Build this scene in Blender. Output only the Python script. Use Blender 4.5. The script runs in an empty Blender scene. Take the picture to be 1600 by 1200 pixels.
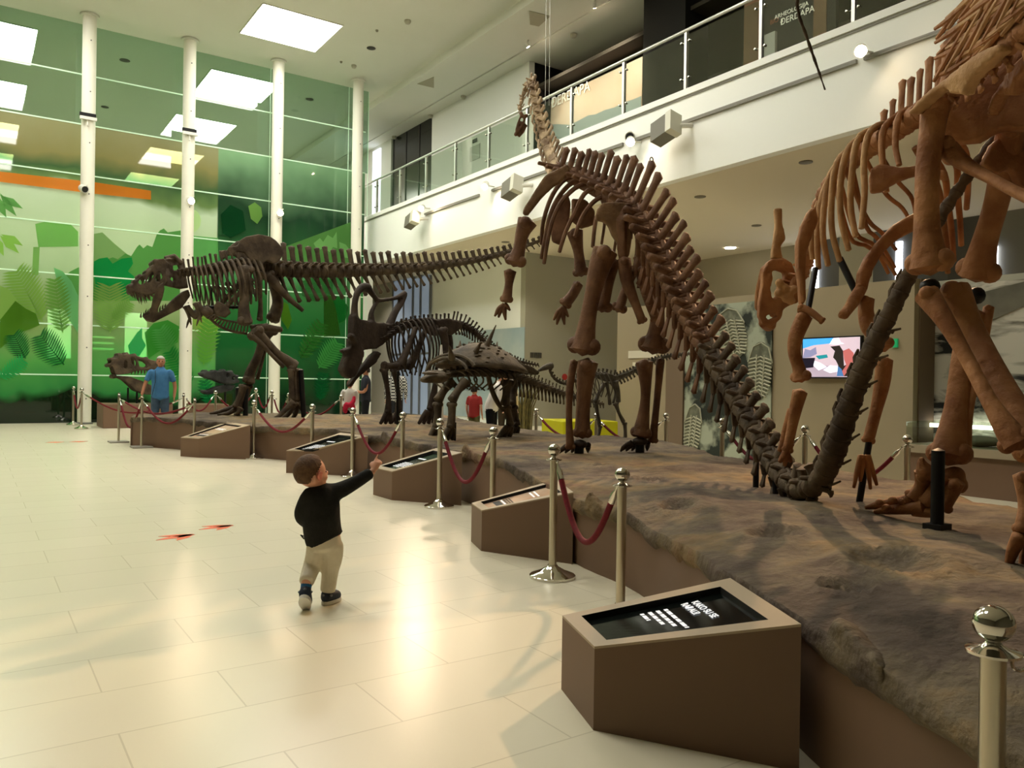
import bpy, bmesh, math, random
import numpy as np
from mathutils import Vector, Matrix, noise
from mathutils.geometry import tessellate_polygon
random.seed(7)
SC = bpy.context.scene
COL = SC.collection
V = Vector
# ------------------------------------------------------------------ camera
F = 1242.0            # focal length in pixels of a 1600 px wide frame
HCAM = 1.3
RM = Matrix(((0.82666483, -0.01177716, -0.56257138),
             (-0.56249522, 0.00931943, -0.82674802),
             (0.01497958, 0.99988722, 0.00107945)))
CAM = V((0, 0, HCAM))
cam_data = bpy.data.cameras.new('camera')
cam_data.sensor_width = 36.0
cam_data.lens = F / 1600 * 36.0
cam_data.clip_start = 0.05
cam_data.clip_end = 300
cam = bpy.data.objects.new('camera', cam_data)
COL.objects.link(cam)
cam.matrix_world = Matrix.Translation(CAM) @ RM.to_4x4()
SC.camera = cam
# ------------------------------------------------------------------ world, exposure
W = bpy.data.worlds.new('world')
SC.world = W
W.use_nodes = True
W.node_tree.nodes['Background'].inputs[0].default_value = (1, 0.98, 0.93, 1)
W.node_tree.nodes['Background'].inputs[1].default_value = 0.05
SC.view_settings.view_transform = 'Standard'
SC.view_settings.look = 'None'
SC.view_settings.gamma = 1
SC.view_settings.use_curve_mapping = False
SC.view_settings.exposure = 0.5
SKY_L = 15.0          # radiance of the luminous ceiling panels
SPOT_W = 1.0
try:
    SC.cycles.use_denoising = True
    SC.cycles.max_bounces = 8
    SC.cycles.transparent_max_bounces = 12
    SC.cycles.sample_clamp_indirect = 6
    SC.cycles.caustics_reflective = False
    SC.cycles.caustics_refractive = False
except Exception:
    pass

# ------------------------------------------------------------------ placing things seen in the photo
def ray(px, py):
    return RM @ V(((px - 800) / F, -(py - 600) / F, -1.0))
def AZ(px, py, z=0.0):
    v = ray(px, py); return CAM + v * ((z - HCAM) / v.z)
def AY(px, py, y):
    v = ray(px, py); return CAM + v * (y / v.y)
def AX(px, py, x):
    v = ray(px, py); return CAM + v * (x / v.x)
def AD(px, py, d):
    return CAM + ray(px, py) * d
def depth_of(p):
    return -((RM.transposed() @ (V(p) - CAM)).z)

# ------------------------------------------------------------------ materials
def lin(r, g, b):
    f = lambda c: (c / 255 / 12.92) if c <= 10 else ((c / 255 + 0.055) / 1.055) ** 2.4
    return (f(r), f(g), f(b), 1)
MATS = {}
def setramp(m, a, b):
    for n in m.node_tree.nodes:
        if n.type == 'VALTORGB': n.color_ramp.elements[0].position = a; n.color_ramp.elements[-1].position = b
    return m
def mat(name, rgb, rough=0.6, metal=0.0, spec=0.3, rgb2=None, scale=6.0, bump=0.0, bscale=30.0, emit=0.0, coat=0.0, detail=4):
    if name in MATS: return MATS[name]
    m = bpy.data.materials.new(name); m.use_nodes = True
    nt = m.node_tree; b = nt.nodes['Principled BSDF']
    c = lin(*rgb)
    b.inputs['Base Color'].default_value = c
    b.inputs['Roughness'].default_value = rough
    b.inputs['Metallic'].default_value = metal
    b.inputs['Specular IOR Level'].default_value = spec
    b.inputs['Coat Weight'].default_value = coat
    m.diffuse_color = c
    tc = None
    if rgb2 or bump:
        tc = nt.nodes.new('ShaderNodeTexCoord')
    if rgb2:
        n = nt.nodes.new('ShaderNodeTexNoise'); n.inputs['Scale'].default_value = scale; n.inputs['Detail'].default_value = detail
        nt.links.new(tc.outputs['Object'], n.inputs['Vector'])
        r = nt.nodes.new('ShaderNodeValToRGB')
        r.color_ramp.elements[0].position = 0.35; r.color_ramp.elements[1].position = 0.68
        r.color_ramp.elements[0].color = c; r.color_ramp.elements[1].color = lin(*rgb2)
        nt.links.new(n.outputs['Fac'], r.inputs['Fac'])
        nt.links.new(r.outputs['Color'], b.inputs['Base Color'])
    if bump:
        n2 = nt.nodes.new('ShaderNodeTexNoise'); n2.inputs['Scale'].default_value = bscale; n2.inputs['Detail'].default_value = 5
        nt.links.new(tc.outputs['Object'], n2.inputs['Vector'])
        bp = nt.nodes.new('ShaderNodeBump'); bp.inputs['Strength'].default_value = bump; bp.inputs['Distance'].default_value = 0.02
        nt.links.new(n2.outputs['Fac'], bp.inputs['Height'])
        nt.links.new(bp.outputs['Normal'], b.inputs['Normal'])
    if emit:
        b.inputs['Emission Color'].default_value = c
        b.inputs['Emission Strength'].default_value = emit
    MATS[name] = m
    return m
def glass_mat(name, tint, fac_gloss=0.1, rough=0.02):
    if name in MATS: return MATS[name]
    m = bpy.data.materials.new(name); m.use_nodes = True
    nt = m.node_tree; nt.nodes.clear()
    o = nt.nodes.new('ShaderNodeOutputMaterial')
    t = nt.nodes.new('ShaderNodeBsdfTransparent'); t.inputs[0].default_value = lin(*tint)
    g = nt.nodes.new('ShaderNodeBsdfGlossy'); g.inputs['Roughness'].default_value = rough; g.inputs[0].default_value = (1, 1, 1, 1)
    mx = nt.nodes.new('ShaderNodeMixShader'); mx.inputs[0].default_value = fac_gloss
    nt.links.new(t.outputs[0], mx.inputs[1]); nt.links.new(g.outputs[0], mx.inputs[2])
    nt.links.new(mx.outputs[0], o.inputs[0])
    m.diffuse_color = lin(*tint)
    MATS[name] = m
    return m

# ------------------------------------------------------------------ mesh building
def catmull(P, n):
    """n+1 samples, evenly spaced by length, along a smooth curve through the rows of P (tuples of floats)"""
    P = [np.array(p, float) for p in P]
    if len(P) == 2:
        return [P[0] + (P[1] - P[0]) * i / n for i in range(n + 1)]
    Q = [2 * P[0] - P[1]] + P + [2 * P[-1] - P[-2]]
    out = []
    for i in range(1, len(Q) - 2):
        a, b, c, d = Q[i - 1], Q[i], Q[i + 1], Q[i + 2]
        for k in range(12):
            t = k / 12
            out.append(0.5 * (2 * b + (c - a) * t + (2 * a - 5 * b + 4 * c - d) * t * t + (3 * b - a - 3 * c + d) * t ** 3))
    out.append(P[-1])
    L = [0]
    for i in range(1, len(out)):
        L.append(L[-1] + np.linalg.norm(out[i][:3] - out[i - 1][:3]))
    res = []
    j = 0
    for i in range(n + 1):
        s = L[-1] * i / n
        while j < len(L) - 2 and L[j + 1] < s: j += 1
        t = (s - L[j]) / max(1e-9, L[j + 1] - L[j])
        res.append(out[j] * (1 - t) + out[j + 1] * t)
    return res

class MB:
    def __init__(self): self.bm = bmesh.new()
    def tube(self, pts, rad, seg=8, side=None, smooth=0, squash=1.0, cap=True):
        """loft along pts; rad scalar or list; squash scales the radius across 'side'"""
        if not isinstance(rad, (list, tuple)): rad = [rad] * len(pts)
        rows = [tuple(p) + (r,) for p, r in zip(pts, rad)]
        if smooth: rows = [tuple(x) for x in catmull(rows, smooth)]
        P = [V(r[:3]) for r in rows]; Rr = [max(1e-4, r[3]) for r in rows]
        n = len(P); bm = self.bm
        s = V(side) if side else None
        prev = None; rings = []
        for i in range(n):
            t = (P[min(i + 1, n - 1)] - P[max(i - 1, 0)])
            if t.length < 1e-9: t = V((0, 0, 1))
            t.normalize()
            if s is not None: a = s - t * t.dot(s)
            elif prev is not None: a = prev - t * t.dot(prev)
            else:
                u = V((0, 0, 1)) if abs(t.z) < 0.8 else V((1, 0, 0))
                a = u - t * t.dot(u)
            if a.length < 1e-6: a = t.orthogonal()
            a.normalize(); prev = a; b = t.cross(a)
            rings.append([bm.verts.new(P[i] + (a * (math.cos(q) * Rr[i] * squash) + b * (math.sin(q) * Rr[i]))) for q in [2 * math.pi * k / seg for k in range(seg)]])
        for i in range(n - 1):
            for k in range(seg):
                bm.faces.new((rings[i][k], rings[i][(k + 1) % seg], rings[i + 1][(k + 1) % seg], rings[i + 1][k]))
        if cap:
            for idx, rg in ((0, rings[0]), (-1, rings[-1])):
                t = (P[0] - P[1]) if idx == 0 else (P[-1] - P[-2])
                t.normalize()
                c = bm.verts.new(P[idx] + t * Rr[idx] * 0.45)
                for k in range(seg):
                    v1, v2 = rg[k], rg[(k + 1) % seg]
                    bm.faces.new((c, v2, v1) if idx == 0 else (c, v1, v2))
        return self
    def ball(self, c, r, seg=12, rings=8, rot=None):
        r = V(r) if isinstance(r, (tuple, list, Vector)) else V((r, r, r))
        M = Matrix.Translation(V(c)) @ (rot.to_4x4() if rot else Matrix.Identity(4)) @ Matrix.Diagonal((r.x, r.y, r.z, 1))
        bmesh.ops.create_uvsphere(self.bm, u_segments=seg, v_segments=rings, radius=1, matrix=M)
        return self
    def box(self, lo, hi, M=None):
        lo, hi = V(lo), V(hi)
        c = (lo + hi) / 2; d = hi - lo
        T = Matrix.Translation(c) @ Matrix.Diagonal((d.x, d.y, d.z, 1))
        bmesh.ops.create_cube(self.bm, size=1, matrix=(M @ T) if M else T)
        return self
    def hexa(self, b, t):
        """box from 4 bottom and 4 top corners"""
        bm = self.bm
        B = [bm.verts.new(p) for p in b]; T = [bm.verts.new(p) for p in t]
        n = len(B)
        bm.faces.new(B[::-1]); bm.faces.new(T)
        for i in range(n):
            bm.faces.new((B[i], B[(i + 1) % n], T[(i + 1) % n], T[i]))
        return self
    def lathe(self, prof, seg=20, at=(0, 0, 0), M=None):
        bm = self.bm; at = V(at); rings = []
        for r, z in prof:
            ring = []
            for k in range(seg):
                q = 2 * math.pi * k / seg
                p = V((r * math.cos(q), r * math.sin(q), z))
                if M: p = M @ p
                ring.append(bm.verts.new(at + p))
            rings.append(ring)
        for i in range(len(rings) - 1):
            for k in range(seg):
                bm.faces.new((rings[i][k], rings[i][(k + 1) % seg], rings[i + 1][(k + 1) % seg], rings[i + 1][k]))
        bm.faces.new(rings[0][::-1]); bm.faces.new(rings[-1])
        return self
    def plate(self, outer, thick, holes=(), normal=None):
        """slab from an outline of points in space (with holes)"""
        loops = [[V(p) for p in outer]] + [[V(p) for p in h] for h in holes]
        flat = [p for l in loops for p in l]
        if normal is None:
            nrm = V((0, 0, 0)); o = loops[0]
            for i in range(len(o)):
                nrm += o[i].cross(o[(i + 1) % len(o)])
            nrm.normalize()
        else: nrm = V(normal).normalized()
        tris = tessellate_polygon(loops)
        bm = self.bm
        A = [bm.verts.new(p + nrm * thick / 2) for p in flat]
        B = [bm.verts.new(p - nrm * thick / 2) for p in flat]
        for t in tris:
            try:
                bm.faces.new([A[i] for i in t]); bm.faces.new([B[i] for i in reversed(t)])
            except ValueError: pass
        k = 0
        for l in loops:
            n = len(l)
            for i in range(n):
                a, b = k + i, k + (i + 1) % n
                try: bm.faces.new((A[a], A[b], B[b], B[a]))
                except ValueError: pass
            k += n
        return self
    def quad(self, *p):
        self.bm.faces.new([self.bm.verts.new(V(q)) for q in p]); return self
    def build(self, name, m, parent=None, smooth=True, remesh=0, relax=4, bevel=0, loc=None, fix=True, angle=50):
        me = bpy.data.meshes.new(name)
        o = bpy.data.objects.new(name, me)
        base = V((0, 0, 0))
        if parent is not None:
            o.parent = parent
            r = parent
            while r.parent: r = r.parent
            base = V(r.location)
        elif loc is not None:
            base = V(loc); o.location = base
        if base.length > 0:
            bmesh.ops.translate(self.bm, verts=self.bm.verts, vec=-base)
        if fix: bmesh.ops.recalc_face_normals(self.bm, faces=self.bm.faces)
        self.bm.to_mesh(me); self.bm.free()
        if m: me.materials.append(m)
        if smooth:
            me.shade_smooth()
            if not remesh and angle:
                me.set_sharp_from_angle(angle=math.radians(angle))
        if remesh:
            r = o.modifiers.new('Remesh', 'REMESH'); r.mode = 'VOXEL'; r.voxel_size = remesh; r.use_smooth_shade = True
            if relax:
                s = o.modifiers.new('Smooth', 'SMOOTH'); s.iterations = relax; s.factor = 0.5
        if bevel:
            b = o.modifiers.new('Bevel', 'BEVEL'); b.width = bevel; b.segments = 2; b.limit_method = 'ANGLE'
        COL.objects.link(o)
        return o
def tag(o, label, cat, group=None):
    o['label'] = label; o['category'] = cat
    if group: o['group'] = group
    return o
def thing(name, loc, label, cat, group=None):
    o = bpy.data.objects.new(name, None); o.location = V(loc); o.empty_display_size = 0.1
    COL.objects.link(o)
    return tag(o, label, cat, group)
def struct(o): o['kind'] = 'structure'; return o
def tree_copy(o, loc=None, rotz=None, scale=None, label=None, parent=None):
    c = o.copy(); COL.objects.link(c)
    if parent is not None: c.parent = parent
    for ch in list(o.children): tree_copy(ch, parent=c)
    if loc is not None: c.location = V(loc)
    if rotz is not None: c.rotation_euler = (0, 0, rotz)
    if scale is not None: c.scale = scale if isinstance(scale, tuple) else (scale,) * 3
    if label: c['label'] = label
    return c
def text_mesh(name, s, m, parent, org, xdir, ydir, size, extrude=0.002, align='LEFT', bold=0.0):
    """flat lettering lying in the plane of xdir/ydir at org"""
    cu = bpy.data.curves.new(name, 'FONT'); cu.body = s; cu.size = size; cu.extrude = extrude; cu.align_x = align; cu.offset = bold
    o = bpy.data.objects.new(name, cu); COL.objects.link(o)
    bpy.context.view_layer.update()
    me = bpy.data.meshes.new_from_object(o.evaluated_get(bpy.context.evaluated_depsgraph_get()))
    bpy.data.objects.remove(o)
    x = V(xdir).normalized(); y = V(ydir); y = (y - x * x.dot(y)).normalized(); z = x.cross(y)
    M = Matrix((x, y, z)).transposed().to_4x4(); M.translation = V(org)
    r = parent
    while r.parent: r = r.parent
    me.transform(Matrix.Translation(-V(r.location)) @ M)
    me.materials.clear(); me.materials.append(m)
    ob = bpy.data.objects.new(name, me); ob.parent = parent; COL.objects.link(ob)
    return ob
# ------------------------------------------------------------------ the setting
YW, ZC, XF = 25.48, 11.25, 11.2
ZS, ZB, ZR = 5.28, 6.94, 8.11       # soffit, balcony deck edge, handrail
M_ceil = mat('ceiling_paint', (232, 233, 222), 0.9, rgb2=(228, 229, 217), scale=0.4)
M_white = mat('white_wall_paint', (236, 238, 230), 0.8)
M_fascia = mat('fascia_paint', (243, 245, 237), 0.6)
M_soffit = mat('soffit_paint', (222, 212, 188), 0.9)
M_tan = mat('tan_wall_paint', (196, 183, 152), 0.85)
M_grey = mat('grey_wall_paint', (170, 168, 150), 0.85)
M_brown = mat('brown_wall_paint', (118, 100, 80), 0.8)
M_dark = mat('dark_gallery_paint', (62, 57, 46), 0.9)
M_black = mat('black_paint', (18, 17, 16), 0.6)
M_taupe = mat('taupe_board', (120, 95, 75), 0.55, rgb2=(116, 91, 72), scale=0.7)
M_chrome = mat('polished_chrome', (214, 210, 202), 0.08, metal=1)
M_steel = mat('brushed_steel', (198, 190, 170), 0.32, metal=1)
M_rail = mat('rail_steel', (205, 205, 198), 0.35, metal=0.7)
M_glasspane = glass_mat('pale_green_glass', (228, 234, 226), 0.07)
M_upperglass = glass_mat('clear_green_glass', (208, 226, 214), 0.05)
M_light = mat('luminous_panel', (255, 251, 241), 0.5, emit=SKY_L)
M_slot = mat('light_slot', (240, 245, 255), 0.5, emit=5)

def floor_mat():
    m = mat('floor_tiles', (226, 217, 186), 0.3)
    nt = m.node_tree; b = nt.nodes['Principled BSDF']
    tc = nt.nodes.new('ShaderNodeTexCoord')
    br = nt.nodes.new('ShaderNodeTexBrick')
    br.inputs['Scale'].default_value = 1
    br.inputs['Color1'].default_value = lin(230, 223, 198); br.inputs['Color2'].default_value = lin(227, 220, 195)
    br.inputs['Mortar'].default_value = lin(208, 200, 174)
    br.inputs['Mortar Size'].default_value = 0.0035
    br.inputs['Brick Width'].default_value = 0.92; br.inputs['Row Height'].default_value = 0.456
    nt.links.new(tc.outputs['Object'], br.inputs['Vector'])
    nt.links.new(br.outputs['Color'], b.inputs['Base Color'])
    b.inputs['Roughness'].default_value = 0.27
    b.inputs['Specular IOR Level'].default_value = 0.45
    return m
struct(MB().box((-12.2, -8.2, -0.2), (21.2, 47.2, 0)).build('floor', floor_mat(), smooth=False))
struct(MB().box((-12.2, -8.2, ZC), (11.69, 47.2, ZC + 0.2)).build('ceiling', M_ceil, smooth=False))
low = MB()
low.box((11.69, -8.2, ZC - 0.24), (13.2, 47.2, ZC + 0.2))
low.box((13.2, -8.2, ZC - 0.12), (13.26, 47.2, ZC + 0.2))
low.box((13.26, -8.2, ZC - 0.24), (21.2, 47.2, ZC + 0.2))
struct(low.build('ceiling_lower', M_ceil, smooth=False))
struct(MB().box((-12.4, -8.2, 0), (-12.2, 47.2, ZC)).build('wall_left', mat('dusky_wall', (96, 92, 78), 0.9), smooth=False))
struct(MB().box((-12.2, -8.4, 0), (21.2, -8.2, ZC)).build('wall_back', mat('dusky_wall', (96, 92, 78), 0.9), smooth=False))
struct(MB().box((-12.2, 47.2, 0), (21.2, 47.4, ZC)).build('wall_far', mat('far_wall_paint', (150, 140, 100), 0.9), smooth=False))
# upper gallery slab: soffit, fascia, deck edge
struct(MB().box((XF + 0.2, -8.2, ZS), (21.2, 47.2, ZS + 0.15)).build('balcony_soffit', M_soffit, smooth=False))
struct(MB().box((XF, -8.2, ZS), (XF + 0.2, 47.2, ZB - 0.12)).build('balcony_fascia', M_fascia, smooth=False))
struct(MB().box((XF - 0.05, -8.2, ZB - 0.12), (XF + 0.25, 47.2, ZB)).build('trim_1', M_fascia, smooth=False))
struct(MB().box((XF - 0.02, -8.2, ZB - 0.16), (XF + 0.01, 47.2, ZB - 0.12)).build('trim_2', mat('grey_trim', (150, 150, 140), 0.5), smooth=False))
struct(MB().box((XF + 0.25, -8.2, ZB - 0.3), (21.2, 47.2, ZB - 0.05)).build('balcony_floor', M_dark, smooth=False))
# walls of the upper gallery
XU = 13.78
y_edge = AX(827, 97, XU).y
y_dk = AX(675, 190, XU).y
struct(MB().box((XU, y_edge, ZB - 0.05), (XU + 0.2, y_dk, ZC - 0.24)).build('wall_upper_gallery', M_white, smooth=False))
struct(MB().box((XU, y_dk + 3.4, ZB - 0.05), (XU + 0.2, 47.2, ZC - 0.24)).build('wall_upper_gallery_end', M_white, smooth=False))
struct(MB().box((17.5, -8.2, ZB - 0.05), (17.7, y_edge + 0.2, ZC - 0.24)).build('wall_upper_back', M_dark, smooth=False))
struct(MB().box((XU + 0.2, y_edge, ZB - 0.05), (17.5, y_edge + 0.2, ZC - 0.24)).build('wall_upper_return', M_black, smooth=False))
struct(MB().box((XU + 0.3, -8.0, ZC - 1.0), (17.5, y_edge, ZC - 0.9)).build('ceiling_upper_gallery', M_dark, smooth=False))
win = MB().box((XU + 0.08, y_dk, ZB - 0.05), (XU + 0.12, y_dk + 3.4, ZC - 0.24)).build('window_1', mat('dark_window_glass', (30, 27, 26), 0.15, spec=0.5), smooth=False)
struct(win)
for k in range(2):
    MB().box((XU + 0.05, y_dk + 1.1 + k * 1.1, ZB), (XU + 0.09, y_dk + 1.13 + k * 1.1, ZC - 0.26)).build('window_mullion', mat('mullion_grey', (90, 88, 84), 0.5), win, smooth=False)
a = AX(588, 235, XU - 0.05).y
struct(MB().box((XU - 0.05, a - 0.35, ZB), (XU, a + 0.35, ZC - 0.4)).build('window_2', mat('daylight_slit', (235, 240, 255), 0.5, emit=1.6), smooth=False))
# dark pillar in the gallery and the framed openings behind it
p0, p1 = AX(1070, 80, 13.9), AX(1005, 80, 13.9)
struct(MB().box((13.9, p0.y, ZB - 0.05), (14.7, p1.y, ZC - 0.24)).build('pillar_upper_gallery', mat('pillar_black', (28, 26, 22), 0.8), smooth=False))
# walls below the gallery
XT = 10.5
yT = {k: AX(k, 520, XT).y for k in (971, 1045, 1072, 1204, 1428, 1450)}
ZP = 2.8
y_in = AX(1450, 560, 11.05).y
M_part = mat('partition_paint', (158, 144, 116), 0.85)
struct(MB().box((XT, yT[1428], 0), (XT + 0.12, yT[971], ZP)).build('wall_partition', M_part, smooth=False))
struct(MB().box((XT - 0.06, yT[1072], 0), (XT, yT[1045], ZP)).build('trim_3', M_brown, smooth=False))
struct(MB().box((XT + 0.12, yT[1428] - 0.02, 0), (11.05, yT[1428] + 0.15, ZP)).build('wall_partition_return', M_brown, smooth=False))
struct(MB().box((11.05, -8.2, 0), (11.2, yT[1428] + 0.15, ZP)).build('wall_alcove', M_grey, smooth=False))
struct(MB().box((XT, yT[971], 0), (19, yT[971] + 0.12, ZP)).build('wall_partition_end', M_part, smooth=False))
wr = MB().box((19.0, -8.2, 0), (19.2, 47.2, ZS)).build('wall_right', mat('gallery_back_paint', (168, 160, 140), 0.85), smooth=False)
struct(wr)
# grey panels, a pale panel and light slits on the back wall seen above the partition
for i, (xa, xb, c) in enumerate([(1270, 1312, (104, 104, 102)), (1312, 1365, (176, 172, 156)), (1365, 1482, (96, 96, 95)), (1482, 1560, (84, 82, 78)), (1560, 1680, (128, 126, 118))]):
    ya, yb = AX(xb, 400, 18.95).y, AX(xa, 400, 18.95).y
    o = MB().box((18.93, ya, 0), (19.0, yb, ZS)).build('trim_%d' % (10 + i), mat('back_panel_%d' % i, c, 0.8), smooth=False)
    struct(o)
for i, (xa, xb, yt, yb_) in enumerate([(1270, 1278, 400, 455), (1401, 1409, 378, 432), (1552, 1558, 385, 436)]):
    p = AX(xa, yt, 18.9); q = AX(xb, yb_, 18.9)
    o = MB().box((18.86, q.y, 1.6), (18.93, p.y, p.z)).build('light_slit', M_slot, smooth=False, loc=(18.9, (p.y + q.y) / 2, 1.6))
    tag(o, ['white vertical light slit on the grey back wall, left of the hanging skull ribs', 'white vertical light slit on the back wall behind the right ribs', 'white vertical light slit on the back wall beside the large right thigh bone'][i], 'light', 'vertical light slits on the back wall')
# grey block and the bright end of the lower gallery
g0 = AZ(822, 394, ZS)
struct(MB().box((g0.x, g0.y, 0), (19.0, g0.y + 0.25, ZS)).build('wall_grey_end', M_grey, smooth=False))
XW = g0.x
struct(MB().box((XW, g0.y + 0.25, 0), (XW + 0.25, 33.0, ZS)).build('wall_entrance_side', M_white, smooth=False))
struct(MB().box((XF, 33.0, 0), (XW + 0.25, 33.2, ZS)).build('wall_entrance', M_white, smooth=False))
struct(MB().box((XF - 0.1, YW, 0), (XF + 0.25, YW + 0.3, ZS)).build('trim_4', M_white, smooth=False))
def fy(px, py, x=XW - 0.02): return AX(px, py, x)
p = fy(676, 522); q = fy(820, 511)
o = MB().plate([fy(676, 522), q, V((q.x, q.y, 0.15)), V((p.x, p.y, 0.15))], 0.02, normal=(1, 0, 0)).build('landscape_banner', mat('hazy_blue', (150, 170, 176), 0.7, rgb2=(176, 188, 186), scale=0.8), smooth=False, loc=(XW, (p.y + q.y) / 2, 0.15))
tag(o, 'wide hazy blue-grey landscape banner on the white end wall', 'banner')
hl = [fy(a, b, XW - 0.036) for a, b in ((690, 566), (705, 553), (716, 543), (724, 535), (732, 543), (742, 537), (760, 556), (800, 566), (816, 572), (816, 610), (690, 610))]
MB().plate(hl, 0.006, normal=(1, 0, 0)).build('hill', mat('hazy_hill', (120, 138, 142), 0.7), o, smooth=False)
XD = XW - 0.06
dr = thing('door_1', (XD, fy(640, 600).y, 0), 'tall blue-tinted glass entrance doors in grey frames at the far end', 'door')
dr['kind'] = 'structure'
for xa, xb, top in ((616, 631, 440), (633, 645, 436), (648, 657, 436), (660, 672, 432)):
    a, b = fy(xa, top, XD), fy(xb, top, XD)
    MB().box((XD - 0.01, b.y, 0.03), (XD + 0.01, a.y, a.z)).build('door_pane', mat('blue_door_glass', (160, 176, 196), 0.2, emit=0.2), dr, smooth=False)
for xa in (615, 632, 646, 658, 673):
    a = fy(xa, 430, XD)
    MB().box((XD - 0.03, a.y - 0.05, 0), (XD + 0.03, a.y + 0.05, a.z)).build('door_frame', mat('door_frame_grey', (120, 124, 128), 0.4), dr, smooth=False)
for zz in (0.05, 2.35, 3.6):
    a, b = fy(615, 430, XD), fy(673, 430, XD)
    MB().box((XD - 0.02, b.y, zz - 0.04), (XD + 0.02, a.y, zz + 0.04)).build('door_rail', mat('door_frame_grey', (120, 124, 128), 0.4), dr, smooth=False)

# ------------------------------------------------------------------ luminous ceiling panels
rows = [22.25, 17.0, 11.75, 6.5, 27.7, 33.0, 38.2, 43.3]
cols = [(6.27, 8.48), (-0.75, 1.46)]
lab = {(0, 0): 'square luminous ceiling panel nearest, in front of the glass wall',
       (0, 4): 'bright square ceiling panel just behind the glass wall, right row',
       (0, 5): 'bright square ceiling panel second behind the glass wall, right row',
       (0, 6): 'dim square ceiling panel third behind the glass, right row',
       (0, 7): 'dim square ceiling panel farthest behind the glass, right row',
       (1, 4): 'bright ceiling panel cut by the left picture edge, upper one behind the glass',
       (1, 5): 'bright ceiling panel cut by the left picture edge, second behind the glass',
       (1, 6): 'dim ceiling panel at the left picture edge, third behind the glass',
       (1, 7): 'dim ceiling panel at the left picture edge, farthest behind the glass'}
for ci, (xa, xb) in enumerate(cols):
    for ri, yc in enumerate(rows):
        if (ci, ri) in ((0, 3),): continue
        hid = (ci, ri) not in lab
        t = thing('ceiling_light', ((xa + xb) / 2, yc, ZC - 0.03), lab.get((ci, ri), 'square luminous ceiling panel of the hall, out of the picture'), 'ceiling light', 'square luminous ceiling panels')
        MB().box((xa, yc - 1.08, ZC - 0.02), (xb, yc + 1.08, ZC - 0.005)).build('diffuser', M_light, t, smooth=False)
        f_ = MB()
        for lo, hi in (((xa - 0.03, yc - 1.11), (xb + 0.03, yc - 1.08)), ((xa - 0.03, yc + 1.08), (xb + 0.03, yc + 1.11)), ((xa - 0.03, yc - 1.08), (xa, yc + 1.08)), ((xb, yc - 1.08), (xb + 0.03, yc + 1.08))):
            f_.box((lo[0], lo[1], ZC - 0.025), (hi[0], hi[1], ZC))
        f_.build('frame', M_ceil, t, smooth=False)
# small ceiling fittings
def fitting(px, py, z, r, label, name='ceiling_speaker', col=(70, 68, 60), cat='ceiling fitting', drop=0.03):
    p = AZ(px, py, z)
    o = MB().lathe([(r * 1.0, 0), (r * 1.05, -drop * 0.4), (r * 0.7, -drop), (r * 0.3, -drop * 1.1)], 16, at=(p.x, p.y, z)).build(name, mat('fitting_%d_%d_%d' % col, col, 0.6), loc=(p.x, p.y, z))
    return tag(o, label, cat)
fitting(580, 75, ZC, 0.13, 'round dark ceiling speaker right of the nearest luminous panel')
fitting(484, 155, ZC, 0.13, 'round dark ceiling speaker seen through the glass beside the fourth column')
fitting(195, 94, ZC, 0.15, 'round dark ceiling speaker seen through the glass between the first two columns')
fitting(164, 167, ZC, 0.13, 'small faint ceiling speaker behind the glass, lower of the two by the left column')
fitting(637, 32, ZC, 0.09, 'small white twin smoke detector on the ceiling at the top', 'smoke_detector', (190, 188, 170), 'smoke detector', 0.09)
fitting(553, 102, ZC, 0.08, 'small white smoke detector on the ceiling above the fourth column', 'smoke_detector', (190, 188, 170), 'smoke detector', 0.09)
fitting(589, 47, ZC, 0.04, 'tiny sprinkler on the ceiling above the dark speaker', 'sprinkler', (150, 148, 130), 'sprinkler', 0.05)
fitting(533, 96, ZC, 0.04, 'tiny sprinkler on the ceiling left of the detector over the fourth column', 'sprinkler', (150, 148, 130), 'sprinkler', 0.05)
for px, py, l in ((724, 150, 'upper'), (673, 180, 'middle'), (616, 213, 'lower'), (896, 53, 'nearest')):
    fitting(px, py, ZC - 0.24, 0.09, '%s of the white detectors along the gallery ceiling edge' % l, 'smoke_detector', (196, 194, 176), 'smoke detector', 0.1)
p = AZ(1141, 387, ZS)
o = MB().lathe([(0.16, 0), (0.15, -0.02), (0.11, -0.02)], 20, at=p).build('downlight', mat('downlight_glow', (255, 244, 224), 0.5, emit=14), loc=p)
tag(o, 'small lit round downlight in the soffit over the trilobite wall', 'downlight')
for k, (x, y) in enumerate((AZ(1094, 307, ZS)[:2], AZ(1259, 253, ZS)[:2], AZ(1182, 352, ZS)[:2], AZ(790, 378, ZS)[:2], (13.2, 1.0), (16.5, -1.0), (12.5, 28.5))):  # last three downlights are added, with no fitting seen there
    t = thing('downlight', (x, y, ZS), ['small dark recessed downlight in the soffit, behind the sauropod back', 'round recessed downlight in the soffit above the hadrosaur ribs', 'small dark recessed downlight in the soffit above the lit one', 'recessed downlight in the soffit above the long tail tip', 'added soffit downlight out of the picture on the right, nearer one', 'added soffit downlight out of the picture on the right, farther one', 'added soffit downlight over the far entrance doors'][k], 'downlight')
    MB().lathe([(0.12, 0), (0.12, -0.015), (0.1, -0.02)], 16, at=(x, y, ZS)).build('baffle', mat('baffle_grey', (120, 114, 98), 0.6), t)
    ld = bpy.data.lights.new('added_downlight_beam', 'SPOT'); ld.energy = 170; ld.color = (1, .86, .66); ld.spot_size = math.radians(130); ld.spot_blend = 1; ld.shadow_soft_size = .1  # beams added to brighten under the gallery; the visible fittings look unlit
    lo = bpy.data.objects.new('added_downlight_beam', ld); COL.objects.link(lo); lo.parent = t; lo.location = (0, 0, -.04)
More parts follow.
